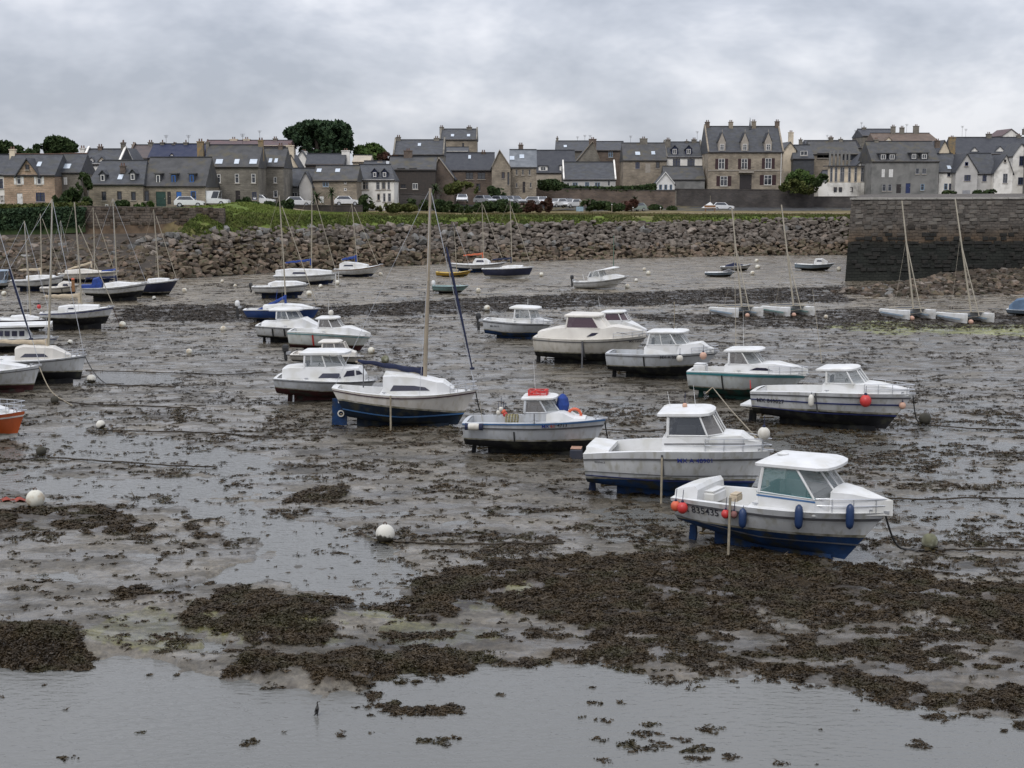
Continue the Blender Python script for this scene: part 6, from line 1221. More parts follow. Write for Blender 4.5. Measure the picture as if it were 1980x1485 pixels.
# ---------------------------------------------------------------- G
Gb = Boat('cream motor cruiser with dark red tinted windows', 'motor cruiser', (1140, 704), 11, 2.7, [(1030, 652), (1130, 657), (1252, 648)], [(1025, 680), (1130, 686), (1228, 682)], kz=(.40, .2, .14), name='motor_cruiser', hull=H_C, deck=D_C, topm=D_C, bands=((.86, .90, M_GS, 'rub_rail'),), cockpit=(.03, .30))
Gb.cabin([(1038, 643), (1070, 636), (1100, 634), (1165, 636), (1185, 633), (1215, 638), (1243, 646)], 1.2, 'coachroof', m=D_C, side_windows=[[(1134, 651), (1144, 644), (1195, 644), (1211, 648)]]); Gb.house((1094, 634), (1158, 635), (1098, 613), (1145, 614), 1.0, ((1090, 613), (1160, 613)), glass=G_R, bulge=.45, wind=D_C, th=.08, crown=.1)
Gb.mark(1126, 660, 700, 4, M_GS); Gb.leg(1126, 662, m=M_GS, r=.05); Gb.rudder(1037, 1045, 686, 704); Gb.prop(1056, 694, .18); Gb.text(1225, 664, 4, 'MX 730418', M_TK); Gb.rail(.72, 1, .3)
G2 = Boat('white boat with plum windows behind the cream motor cruiser', 'cabin cruiser', (1195, 668), 12, 2.3, [(1120, 640), (1185, 641), (1253, 643)], [(1122, 652), (1185, 656), (1240, 655)], name='cabin_cruiser', cockpit=(.03, .35), n=14)
G2.cabin([(1160, 630), (1207, 622), (1225, 630), (1245, 640)], .95, 'coachroof'); G2.house((1168, 620), (1202, 620), (1170, 606), (1195, 606), .82, ((1160, 606), (1205, 605)), glass=G_R, bulge=.35, th=.06); G2.antenna((1160, 600), (1156, 575), .012)
# ---------------------------------------------------------------- H
Hb = Boat('small pilothouse boat with rounded white roof and blue bottom', 'pilothouse boat', (995, 655), 14, 2.2, [(933, 618), (992, 624), (1069, 625)], [(931, 637), (992, 645), (1050, 643)], kz=(.3, .12, .08), name='pilothouse_boat', hull=H_G, bot=B_B, bands=((.86, .92, M_GS, 'rub_rail'),), cockpit=(.03, .45))
Hb.cabin([(990, 617), (1034, 617), (1050, 621), (1062, 624)], .9, 'coachroof'); Hb.house((994, 616), (1026, 617), (996, 598), (1022, 599), .82, ((984, 598), (1040, 599)), glass=G_C, bulge=.35, th=.09, crown=.1); Hb.text(955, 631, 3.5, 'MX 8412', M_TK)
Hb.outboard(925, 617, 1.0); Hb.antenna((1020, 588), (1020, 578), .02); Hb.rail(.72, 1, .3)
# ---------------------------------------------------------------- I: nearest sailing boat
I = Boat('nearest white sailing boat with blue bottom and navy covered boom', 'sailing boat', (775, 824), 6, 2.4, [(638, 753), (775, 766), (922, 753)], [(652, 777), (775, 791), (900, 797)], kz=(.38, .06, .08), name='sailing_boat', tuck=.62, hull=gel('warm_white_hull', (.60, .57, .52)), bot=foul('blue_black_antifouling', (.008, .017, .032)), ts=.5, n=26, lv=8, bands=((.90, .935, mat('maroon_stripe', (.06, .03, .04)), 'rub_rail'), (.30, .34, M_BS, 'boot_stripe')), cockpit=(.04, .34), plan=2.0)
I.cabin([(740, 729), (760, 728), (805, 731), (845, 740), (856, 741), (876, 755)], .78, 'coachroof', m=D_W, side_windows=[[(754, 756), (761, 745), (800, 746), (822, 749), (831, 755)]]); I.cabin([(744, 722), (800, 727), (840, 738)], .4, 'companion_hatch', zdrop=-.2)
I.mast((821, 733), (832, 364), .095, m=mat('wooden_mast', (.30, .25, .18), (.24, .2, .15), 2, .6),  boom=((692, 698), (814, 718)), br=.115, jib=((863, 478), (913, 712)), fore=(919, 752)); I.rudder(641, 672, 775, 822, B_B, .04); I.leg(755, 765, r=.04); I.rail(.82, 1.0, .35); I.antenna((702, 750), (702, 702), .03, M_GS)
I.prop(662, 800, .12)
MB().torus((I.q(660, 799)[0], -.1, I.q(660, 799)[1]), .12, .03, 14, 6, 'y').obj('rudder_plate', M_WF, I.root)
# ---------------------------------------------------------------- J
J = Boat('white twin cabin boat with a windowed foredeck cuddy', 'cabin cruiser', (625, 776), 11, 2.6, [(528, 732), (625, 738), (728, 735)], [(529, 750), (625, 759), (712, 757)], kz=(.40, .2, .12), name='cabin_cruiser', hull=H_G, bot=B_R, deck=D_W, bands=((.90, .94, M_GS, 'rub_rail'),), cockpit=(.03, .30))
J.cabin([(545, 714), (560, 712), (640, 712), (668, 714), (690, 714), (702, 730)], .98, 'cabin_trunk', m=D_W, side_windows=[[(615, 731), (624, 722), (656, 722), (659, 731)], [(664, 729), (670, 718), (683, 717), (684, 728)], [(687, 727), (686, 718), (692, 719), (698, 726)]], wm=M_DK)
J.house((588, 711), (630, 711), (589, 687), (622, 687), .86, ((577, 687), (670, 687)), glass=G_C, bulge=.75, th=.09, crown=.1); J.rudder(556, 566, 757, 777, B_R); J.prop(574, 769, .18)
N_ = Boat('boat with a cream roof frame hidden behind the twin cabin boat', 'cabin cruiser', (650, 706), 10, 2.3, [(560, 686), (640, 689), (702, 689)], [(561, 697), (640, 701), (694, 700)], name='cabin_cruiser', hull=H_C, deck=D_C, cockpit=(.03, .4), n=12)
N_.cabin([(610, 678), (660, 676), (685, 684)], .8, 'coachroof', m=D_C); N_.house((622, 678), (648, 678), (624, 664), (645, 664), .75, ((614, 664), (657, 664)), glass=G_M, bulge=.6, m=D_C, th=.05); N_.outboard(552, 680, .7)
# ---------------------------------------------------------------- K, L, M
K = Boat('white cabin boat moored in front of the blue hulled sailing boat', 'cabin cruiser', (565, 661), 11, 2.5, [(493, 630), (560, 634), (640, 634)], [(495, 649), (560, 654), (625, 651)], kz=(.35, .15, .1), name='cabin_cruiser', bands=((.88, .93, M_GS, 'rub_rail'),), cockpit=(.03, .38))
K.cabin([(505, 624), (535, 624), (585, 617), (612, 631), (628, 633)], .98, 'coachroof'); K.house((534, 617), (558, 618), (535, 602), (552, 602), .85, ((519, 602), (580, 602)), glass=G_C, bulge=.75, th=.08, crown=.1); K.mark(526, 636, 652, 3, M_BK); K.mark(549, 636, 652, 3, M_BK); K.rudder(508, 514, 652, 662)
Lb = Boat('bright blue hulled sailing boat with slanting blue sail cover', 'sailing boat', (540, 623), 8, 2.4, [(468, 600), (540, 599), (618, 596)], [(464, 616), (540, 617), (606, 616)], name='sailing_boat', hull=H_B, bot=B_N, ts=.6, cockpit=(.04, .3), bands=((.94, .99, D_W, 'gunwale'),), n=18)
Lb.cabin([(508, 592), (545, 589), (580, 591), (606, 597)], .85, 'coachroof'); Lb.mast((553, 590), (540, 378), .06, boom=((480, 610), (551, 575)), boomm=M_BC, br=.12, foretop=(545, 398), fore=(612, 588), fr=.03); Lb.outboard(459, 592, 1.3, D_W); Lb.antenna((532, 590), (536, 560), .03, M_BC)
Mb = Boat('white cruiser with an upright windscreen right of the twin cabin boat', 'cabin cruiser', (640, 681), 11, 2.4, [(555, 641), (632, 645), (718, 650)], [(557, 666), (632, 671), (705, 668)], kz=(.3, .2, .12), name='cabin_cruiser', hull=gel('pale_green_white_hull', (.55, .57, .54)), bot=B_R, bands=((.86, .90, M_TL, 'gunwale_stripe'),), cockpit=(.03, .42))
Mb.cabin([(605, 636), (640, 635), (672, 634), (700, 643), (712, 648)], .92, 'coachroof'); Mb.house((615, 633), (642, 634), (617, 618), (634, 618), .82, ((609, 618), (652, 617)), glass=G_M, bulge=.55, th=.06); Mb.ballf(632, 608, 5, 'white ball lamp on the roof of the upright windscreen cruiser', M_WF, off=0); Mb.mark(604, 648, 670, 3, M_RD); Mb.antenna((634, 608), (635, 582), .014)
# ---------------------------------------------------------------- left group
B16 = Boat('orange hulled boat cut by the left edge', 'boat', (-40, 852), 4, 2.4, [(-190, 800), (-60, 806), (49, 794)], [(-186, 836), (-60, 842), (34, 840)], name='motor_boat', hull=H_O, bot=H_C, bands=((.80, .86, D_C, 'cream_stripe'),), cockpit=(.03, .5)); B16.rail(.78, 1, .4, M_ST, name='pulpit'); B16.cabin([(-70, 788), (-20, 787), (15, 797)], .7, 'coachroof')
B17 = Boat('white sailing boat with maroon bottom cut by the left edge', 'sailing boat', (-30, 762), 6, 2.5, [(-190, 718), (-40, 720), (78, 706)], [(-180, 740), (-40, 748), (67, 743)], name='sailing_boat', bot=B_R, ts=.6, cockpit=(.04, .3), bands=((.86, .89, M_GS, 'rub_rail'),)); B17.cabin([(-90, 704), (-10, 702), (30, 708), (50, 711)], .75, 'coachroof')
B17.mast((-30, 700), (-47, 300), .07, boom=((-150, 680), (-35, 688)), fore=(77, 705), jib=((18, 520), (60, 655)))
B18 = Boat('white sloop with black bottom and tall beige mast at the left', 'sailing boat', (50, 744), 6, 2.5, [(-95, 696), (40, 699), (166, 686)], [(-85, 712), (40, 721), (160, 718)], name='sailing_boat', bot=B_K, ts=.6, cockpit=(.04, .34), bands=((.90, .94, M_GS, 'rub_rail'),)); B18.cabin([(28, 676), (45, 671), (102, 674), (122, 683), (136, 690)], .8, 'coachroof', m=D_C, side_windows=[[(39, 691), (48, 684), (85, 684), (93, 690)]])
B18.mast((93, 675), (101, 385), .065, boom=((-20, 660), (88, 662)), boomm=M_BG, fore=(163, 686)); B18.rail(.85, 1, .3)
B19 = Boat('white fishing boat with a row of cabin windows at the left edge', 'fishing boat', (10, 680), 5, 2.8, [(-120, 654), (0, 656), (112, 652)], [(-116, 668), (0, 672), (104, 666)], name='fishing_boat', bands=((.80, .86, M_NS, 'rub_rail'),), cockpit=(.03, .3)); B19.cabin([(-60, 636), (46, 636), (60, 652)], 1.1, 'long_cabin', tum=.97, side_windows=[[(a_, 650), (a_, 640), (a_+10, 640), (a_+10, 650)] for a_ in (-40, -22, -4, 9, 23, 37)]); zt_ = B19.q(0, 635, 1.1)[1]; ua_, ub_ = B19.q(-90, 635, 1.1)[0], B19.q(98, 635, 1.1)[0]; MB().box(ua_, ub_, -1.25, 1.25, zt_+.05, zt_+.16).obj('roof', D_W, B19.root); B19.cabin([(60, 653), (75, 652), (100, 653)], .8, 'coachroof')
B20 = Boat('white sailing boat with sagging beige sail cover on black keel', 'sailing boat', (130, 638), 7, 2.4, [(74, 607), (140, 603), (220, 592)], [(72, 615), (140, 617), (212, 611)], kz=(.6, .35, .4), name='sailing_boat', bot=B_K, ts=.6, cockpit=(.04, .36), bands=((.86, .93, M_NS, 'rub_rail'),)); B20.cabin([(112, 595), (130, 592), (165, 591), (190, 592)], .75, 'coachroof', side_windows=[[(130, 598), (133, 595), (142, 595), (143, 598)]])
B20.mast((158, 588), (144, 391), .06, boom=((86, 573), (152, 572)), boomm=M_BG, br=.13, foretop=(152, 436), fore=(219, 590), fr=.03); B20.ballf(70, 596, 4, 'dark red float at the stern of the beige covered sailing boat', M_RD, off=0)
B21 = Boat('dark plum hull lying behind the fishing boat at the left edge', 'sailing boat', (40, 641), 6, 2.4, [(-50, 618), (20, 620), (100, 616)], [(-48, 628), (20, 630), (92, 627)], name='sailing_boat', hull=H_P, ts=.6, cockpit=(.04, .3), n=12); B21.mast((60, 620), (47, 427), .055, m=M_AL); B21.cabin([(20, 613), (50, 611), (75, 616)], .7, 'coachroof')
R_ = Boat('white sloop with dark blue keel and cream boom cover', 'sailing boat', (70, 564), 7, 2.4, [(18, 543), (70, 541), (124, 532)], [(20, 553), (70, 554), (118, 548)], name='sailing_boat', bot=B_N, ts=.6, n=14, cockpit=(.04, .35)); R_.cabin([(50, 535), (75, 533), (105, 534)], .7, 'coachroof'); R_.mast((80, 533), (78, 413), .06, boom=((38, 522), (78, 521)), boomm=M_BG, foretop=(82, 423), fore=(121, 529), fr=.03)
S_ = Boat('small white boat with an orange board at its bow', 'motor boat', (112, 574), 7, 2.2, [(76, 557), (112, 556), (152, 550)], [(78, 565), (112, 567), (147, 563)], name='motor_boat', bot=B_N, n=14, cockpit=(.03, .4), deck=D_C, topm=D_C, hull=H_C); S_.cabin([(112, 550), (120, 546), (135, 547), (145, 552)], .8, 'coachroof', side_windows=[[(121, 553), (122, 549), (130, 549), (132, 553)]]); S_.mark(119, 558, 567, 1.5, M_BK)
t = thing('orange_board', 'upright orange board at the bow of a small cream boat', 'board', S_.local(142, 564, 1.15), S_.th); MB().box(-.14, .14, -.03, .03, 0, 1.1).obj('body', M_TEAK, t); MB().lathe([(.15, 1.1), (.12, 1.2), (.02, 1.25)], 8).obj('cap', M_OR, t)
T_ = Boat('long white sailing boat with blue spray hood', 'sailing boat', (205, 583), 7, 2.6, [(156, 558), (215, 556), (284, 546)], [(157, 568), (215, 569), (278, 562)], kz=(.55, .3, .35), name='sailing_boat', bot=B_K, ts=.6, n=16, cockpit=(.04, .34)); T_.cabin([(200, 550), (225, 546), (250, 548), (265, 549)], .8, 'coachroof'); T_.mast((226, 546), (218, 383), .06, boom=((165, 538), (224, 536)), boomm=M_NV, fr=.012)
T_.cabin([(176, 553), (179, 541), (190, 538), (196, 548)], .75, 'spray_hood', m=M_BC, zdrop=.0, crown=.1); MB().box(T_.q(158, 556)[0], T_.q(186, 556)[0], -.8, .8, T_.zs(.1)+.01, T_.zs(.1)+.25).obj('cockpit_cover', M_BC, T_.root)
Q_ = Boat('cream sailing boat with a long foresail bag near the shore', 'sailing boat', (170, 546), 7, 2.6, [(110, 530), (170, 528), (229, 524)], [(112, 539), (170, 541), (222, 537)], name='sailing_boat', hull=H_C, bot=B_N, deck=D_C, ts=.6, n=14, cockpit=(.04, .35)); Q_.cabin([(125, 524), (160, 521), (195, 525)], .8, 'coachroof', m=D_C, side_windows=[[(178, 529), (179, 526), (190, 526), (191, 529)]])
Q_.mast((183, 520), (180, 401), .055, boom=((131, 521), (176, 508)), boomm=M_BG, foretop=(184, 411), fore=(219, 517), fr=.03); MB().tube([(Q_.q(196, 527)[0], 0, Q_.q(196, 527)[1]), (Q_.q(225, 521)[0], 0, Q_.q(225, 521)[1])], .2, 8, .12).obj('sail_bag', M_BC, Q_.root)
U_ = Boat('navy hulled sailing boat with white deck right of the long white boat', 'sailing boat', (305, 572), 7, 2.4, [(252, 548), (300, 546), (345, 540)], [(253, 565), (300, 567), (330, 565)], name='sailing_boat', hull=H_N, bot=B_K, ts=.6, n=14, cockpit=(.04, .35), bands=((.92, .99, D_W, 'gunwale'),)); U_.cabin([(285, 541), (305, 539), (325, 540)], .75, 'coachroof'); U_.mast((307, 539), (297, 405), .055, foretop=(302, 418), fore=(341, 538), fr=.03)
V0 = Boat('small pale sailing boat farthest into the left rocks', 'sailing boat', (112, 533), 7, 2.0, [(84, 522), (112, 522), (140, 519)], [(85, 527), (112, 528), (136, 526)], name='sailing_boat', hull=H_K, n=10, cockpit=(.04, .35)); V0.mast((122, 520), (117, 426), .05)
X0_ = Boat('pale blue cabin boat cut by the left edge below the rocks', 'motor boat', (-20, 560), 7, 2.4, [(-70, 546), (-20, 546), (20, 544)], [(-69, 552), (-20, 554), (15, 552)], name='motor_boat', n=12); X0_.house((-40, 543), (8, 542), (-40, 526), (10, 525), .9, ((-50, 525), (16, 524)), glass=G_D, bulge=.2, m=H_L); X0_.outboard(13, 542, .9)
# ---------------------------------------------------------------- middle far group
V_ = Boat('largest white sloop of the middle group with two tall spars', 'sailing boat', (590, 551), 7, 2.7, [(527, 534), (590, 533), (652, 528)], [(529, 544), (590, 546), (646, 541)], name='sailing_boat', ts=.65, bot=B_N, n=16, cockpit=(.04, .32)); V_.cabin([(532, 524), (560, 521), (610, 522), (640, 525)], .95, 'coachroof', side_windows=[[(565, 530), (567, 526), (590, 526), (592, 530)]]); V_.mast((602, 520), (603, 364), .065, boom=((552, 508), (600, 503)), boomm=M_BC, foretop=(608, 378), fore=(650, 526), fr=.03); V_.leg(649, 530, m=D_W)
W_ = Boat('white boat with blue striped bottom in front of the largest sloop', 'sailing boat', (540, 578), 7, 2.4, [(485, 555), (540, 554), (596, 549)], [(487, 566), (540, 567), (588, 563)], kz=(.5, .35, .3), name='sailing_boat', bot=B_N, ts=.65, n=16, cockpit=(.04, .32)); W_.cabin([(518, 549), (530, 545), (570, 545), (590, 549)], .8, 'coachroof'); W_.outboard(485, 556, .6)
Xb = Boat('white sloop with a wooden bow nearest the boulder wall', 'sailing boat', (690, 536), 8, 2.6, [(644, 521), (690, 520), (740, 511)], [(646, 531), (690, 532), (724, 529)], name='sailing_boat', bot=B_N, ts=.65, n=16, cockpit=(.04, .3), bands=((.88, .96, M_TEAK, 'wooden_gunwale'),)); Xb.cabin([(656, 511), (664, 507), (690, 509), (710, 513)], .85, 'coachroof', side_windows=[[(664, 515), (666, 512), (682, 512), (683, 515)]]); Xb.mast((691, 508), (680, 394), .055, boom=((661, 502), (688, 497)), boomm=M_BC, br=.14, foretop=(685, 400), fore=(730, 511), fr=.03)
Yb = Boat('white sloop with orange sail cover in front of the boulder wall', 'sailing boat', (922, 527), 8, 2.4, [(866, 509), (922, 512), (978, 507)], [(870, 517), (922, 520), (968, 517)], name='sailing_boat', bot=B_B, ts=.5, n=16, cockpit=(.04, .32)); Yb.cabin([(914, 507), (918, 501), (938, 501), (946, 506)], .7, 'coachroof', side_windows=[[(920, 507), (922, 503), (934, 503), (936, 507)]]); Yb.mast((935, 500), (932, 393), .055, boom=((896, 494), (933, 491)), boomm=M_OC, foretop=(934, 396), fore=(973, 505), fr=.03)
Zb = Boat('navy sloop with navy sail cover right of the orange covered sloop', 'sailing boat', (980, 539), 7, 2.4, [(930, 520), (980, 519), (1031, 516)], [(933, 533), (980, 535), (1024, 532)], name='sailing_boat', hull=H_N, bot=H_K, ts=.6, n=16, cockpit=(.04, .32), bands=((.93, .99, D_W, 'gunwale'),)); Zb.cabin([(970, 516), (985, 514), (1010, 514)], .7, 'coachroof'); Zb.mast((990, 514), (986, 384), .055, boom=((952, 502), (988, 500)), boomm=M_NV, foretop=(988, 398), fore=(1027, 514), fr=.03)
Y1 = Boat('yellow dinghy pulled up near the sloops', 'dinghy', (877, 536), 8, 1.9, [(842, 526), (877, 528), (912, 522)], [(845, 533), (877, 534), (906, 530)], name='dinghy', hull=H_Y, bot=foul('yellow_bottom', (.3, .2, .04)), deck=mat('yellow_deck', (.5, .35, .08)), n=12, cockpit=(.06, .6), sole=.25); Y1.mast((883, 524), (877, 430), .04, shroud=False, m=M_AL)
T1 = Boat('small teal open boat below the yellow dinghy', 'open boat', (868, 568), 8, 1.9, [(835, 553), (868, 554), (907, 552)], [(838, 562), (868, 564), (896, 562)], name='open_boat', hull=H_T, bot=B_K, deck=mat('teal_deck', (.25, .34, .33)), n=12, cockpit=(.05, .7), sole=.3); T1.outboard(838, 551, .6, D_W)
SP = Boat('white speedboat with black outboard resting alone on the mud', 'speedboat', (1160, 559), 16, 2.1, [(1107, 545), (1150, 544), (1216, 534)], [(1110, 557), (1160, 557), (1196, 551)], kz=(.1, .04, .1), name='speedboat', bot=H_K, n=16, cockpit=(.03, .55), keel=False, bands=((.80, .86, M_GS, 'rub_rail'),)); SP.cabin([(1165, 534), (1185, 531), (1205, 535)], .7, 'foredeck', zdrop=.02)
SP.house((1136, 537), (1160, 535), (1142, 526), (1156, 524), .8, ((1150, 525), (1192, 521)), glass=G_C, bulge=.4, th=.04, back=False); SP.outboard(1106, 540, 1.0); SP.antenna((1129, 542), (1126, 530), .03)
# ---------------------------------------------------------------- right far
r1 = Boat('small pale blue cabin boat left of the quay wall', 'motor boat', (1572, 524), 6, 2.2, [(1536, 510), (1572, 512), (1614, 509)], [(1538, 518), (1572, 520), (1606, 517)], name='motor_boat', hull=H_L, deck=D_W, n=14); r1.cabin([(1574, 506), (1576, 501), (1590, 501), (1600, 507)], .7, 'cabin', side_windows=[[(1579, 506), (1580, 503), (1588, 503), (1590, 506)]])
r2 = Boat('small white boat with a navy cover left of the pale blue cabin boat', 'motor boat', (1422, 524), 6, 2.0, [(1392, 516), (1422, 515), (1453, 511)], [(1394, 520), (1422, 521), (1447, 519)], name='motor_boat', n=12); r2.cabin([(1402, 514), (1418, 509), (1436, 513)], .7, 'cover', m=M_NV)
r3 = Boat('small greyish blue dinghy nearest below the navy covered boat', 'dinghy', (1390, 536), 6, 1.9, [(1362, 527), (1390, 527), (1422, 525)], [(1364, 531), (1390, 533), (1416, 531)], name='dinghy', hull=H_L, n=12, cockpit=(.05, .6)); r3.cabin([(1398, 525), (1408, 521), (1416, 524)], .5, 'cover', m=M_GS)
r4 = Boat('pale blue covered boat at the right edge on the rubble', 'motor boat', (1990, 612), 10, 2.3, [(1945, 598), (1990, 600), (2050, 594)], [(1948, 606), (1990, 608), (2040, 604)], name='motor_boat', hull=H_L, n=12); r4.cabin([(1950, 592), (1962, 582), (1985, 578), (2010, 586), (2035, 592)], 1.0, 'boat_cover', m=mat('blue_grey_canvas', (.10, .16, .24), (.07, .11, .17), 2, .9), crown=.12)
# ---------------------------------------------------------------- catamarans
def catamaran(label, n0, n1, f1, y0, y1, yf, m0, m1, s0, s1, hc=D_W, gcol=H_L):
    """near hull px n0..n1, ground row y0; far hull ends at px f1"""
    P = G((n0+n1)/2, y0, .03); phi = math.atan2(P.x, P.y); a = math.radians(60); th = -phi-a; L_ = 4.3; root = thing('beach_catamaran', label, 'catamaran', P, th, 'beach catamarans lying in a row by the rubble')
    for k, side in enumerate((0, 2.15)):
        b = MB(); n_ = 14; rows = []
        for i in range(n_+1):
            t_ = i/n_; x = -L_/2+L_*t_; w_ = .22*(math.sin(PI*min(1, (t_*.85+.22)))**.6 if t_ < 1 else .05); w_ = max(w_, .03); z0 = .04+.22*max(0, t_-.75)**1.3*2+.12*(1-t_)**2*.8; z1 = .60+.22*t_; rows.append([(x, side, z0), (x, side-w_, z0+(z1-z0)*.5), (x, side-w_*.9, z1-.05), (x, side, z1), (x, side+w_*.9, z1-.05), (x, side+w_, z0+(z1-z0)*.5)])
        for i in range(n_):
            for j in range(6): b.quad(rows[i][j], rows[i][(j+1) % 6], rows[i+1][(j+1) % 6], rows[i+1][j])
        b.add(rows[0], [(5, 4, 3, 2, 1, 0)]); b.add(rows[-1], [(0, 1, 2, 3, 4, 5)]); h = b.obj('float_hull', hc, root)
        MB().box(-L_*.42, L_*.36, side-.228, side-.221, .3, .42).obj('hull_stripe', gcol, h); MB().box(-L_/2-.1, -L_/2+.06, side-.02, side+.02, .0, .6).obj('rudder', M_BK, h)
    fr_ = MB()
    for x in (-.9, .8): fr_.tube([(x, 0, .8), (x, 2.15, .8)], .045, 6)
    for side in (0, 2.15):
        for x in (-.9, .8): fr_.tube([(x, side, .4), (x, side, .8)], .03, 6)
        fr_.tube([(-.9, side, .8), (.8, side, .8)], .035, 6)
    fr_.obj('beam_frame', M_AL, root); MB().box(-.88, .78, .06, 2.09, .78, .805).obj('trampoline', M_BK, root)
    left = Vector((-math.sin(th), math.cos(th), 0)); h_ = Vector((math.cos(th), math.sin(th), 0)); base = P+left*1.07
    def q2(px, py):
        d = ray(px, py); nrm = Vector((math.sin(phi), math.cos(phi), 0)); t_ = (base-CAM).dot(nrm)/d.dot(nrm); X = CAM+d*t_-P; return (X.dot(h_), X.dot(left), X.z)
    A_, B_ = q2(*m0), q2(*m1); foot = (.8, 1.07, .82); MB().tube([foot, B_], .075, 8, .05).obj('mast', M_AL, root)
    MB().tube([q2(*s0), (L_/2-.2, 1.07, .6)], .035, 5).tube([(L_/2-.2, 1.07, .6), (L_/2-.3, 0, .5)], .012, 4).tube([(L_/2-.2, 1.07, .6), (L_/2-.3, 2.15, .5)], .012, 4).tube([q2(*s0), (-.2, 0, .5)], .01, 4).tube([q2(*s0), (-.2, 2.15, .5)], .01, 4).obj('stays', M_AL, root)
    return root
catamaran('leftmost beach catamaran with a slim bare mast', 1372, 1428, 1470, 612, 0, 0, (1427, 597), (1415, 402), (1426, 490), (1440, 580))
catamaran('second beach catamaran from the left with a greenish stern', 1470, 1530, 1575, 610, 0, 0, (1524, 590), (1511, 396), (1521, 480), (1539, 575), gcol=H_T)
catamaran('third beach catamaran from the left below the quay wall', 1700, 1760, 1812, 616, 0, 0, (1760, 598), (1744, 388), (1752, 464), (1771, 584))
catamaran('rightmost beach catamaran with the tallest looking mast', 1808, 1872, 1920, 623, 0, 0, (1868, 604), (1847, 385), (1856, 461), (1885, 592))
# ================================================================== BUOYS, ROPES, CARS, POSTS, BIRD
M_BW = mat('buoy_white', (.62, .60, .52), (.5, .48, .4), 2, .55, c3=(.35, .27, .18), s3=3)
def foulball():
    m = mat('buoy_half_fouled', (.62, .6, .54), (.5, .48, .42), 2, .6); t = m.node_tree; n = t.nodes; l = t.links; b = n['Principled BSDF']; src = b.inputs['Base Color'].links[0].from_socket
    tcn = n.new('ShaderNodeTexCoord'); s = n.new('ShaderNodeSeparateXYZ'); l.new(tcn.outputs['Generated'], s.inputs[0]); nz = n.new('ShaderNodeTexNoise'); nz.inputs['Scale'].default_value = 6; l.new(tcn.outputs['Generated'], nz.inputs['Vector'])
    a = n.new('ShaderNodeMath'); a.operation = 'MULTIPLY_ADD'; l.new(nz.outputs[0], a.inputs[0]); a.inputs[1].default_value = .3; l.new(s.outputs[2], a.inputs[2])
    r = n.new('ShaderNodeValToRGB'); r.color_ramp.elements[0].position = .42; r.color_ramp.elements[1].position = .5; r.color_ramp.elements[0].color = (1, 1, 1, 1); r.color_ramp.elements[1].color = (0, 0, 0, 1); l.new(a.outputs[0], r.inputs[0])
    mm = n.new('ShaderNodeMix'); mm.data_type = 'RGBA'; l.new(r.outputs[0], mm.inputs['Factor']); l.new(src, mm.inputs['A']); mm.inputs['B'].default_value = (.035, .03, .02, 1); l.new(mm.outputs['Result'], b.inputs['Base Color']); return m
M_BF = foulball(); M_BGN = mat('buoy_green', (.14, .14, .08), (.07, .07, .045), 3, .8, .02, 8, c3=(.3, .3, .22), s3=3); M_BD = mat('buoy_dark', (.05, .045, .03), (.03, .028, .02), 3, .85, .02, 8)
def buoy(px, yb, r_px, label, m=None, weed=True, tilt=0.4, cat='mooring buoy'):
    P = G(px, yb, .04); r = r_px*P.y/F*1.0; t = thing('mooring_buoy', label, cat, P+Vector((0, 0, r*.9)), random.uniform(-1, 1), 'mooring buoys on the mud')
    o = MB().ball((0, 0, 0), r, 20, 12).obj('ball', m or M_BF, t, smooth=True); o.rotation_euler = (tilt*random.choice((-1, 1)), random.uniform(-.5, .5), 0)
    if r_px > 3.5: MB().torus((0, 0, r*1.08), r*.16, r*.05, 12, 6, 'y').obj('shackle', M_RUST, t)
    if weed and r_px > 6:
        n_ = 60; rr_ = RNG.normal(size=(n_, 2))*r*.75; c = np.stack([rr_[:, 0]*1.5, rr_[:, 1], np.full(n_, -r*.85)+RNG.uniform(0, .06, n_)], -1); a = RNG.uniform(0, 6.3, n_); d = np.stack([np.cos(a), np.sin(a), .2*RNG.normal(size=n_)], -1)*.1; e_ = np.stack([-np.sin(a), np.cos(a), .2*RNG.normal(size=n_)], -1)*.06
        kind(ob('weed_growth', npmesh('weed_growth', np.stack([c-d, c+e_, c+d, c-e_], 1).reshape(-1, 3), np.arange(n_*4).reshape(-1, 4), m_weed), t), 'stuff')
    return t
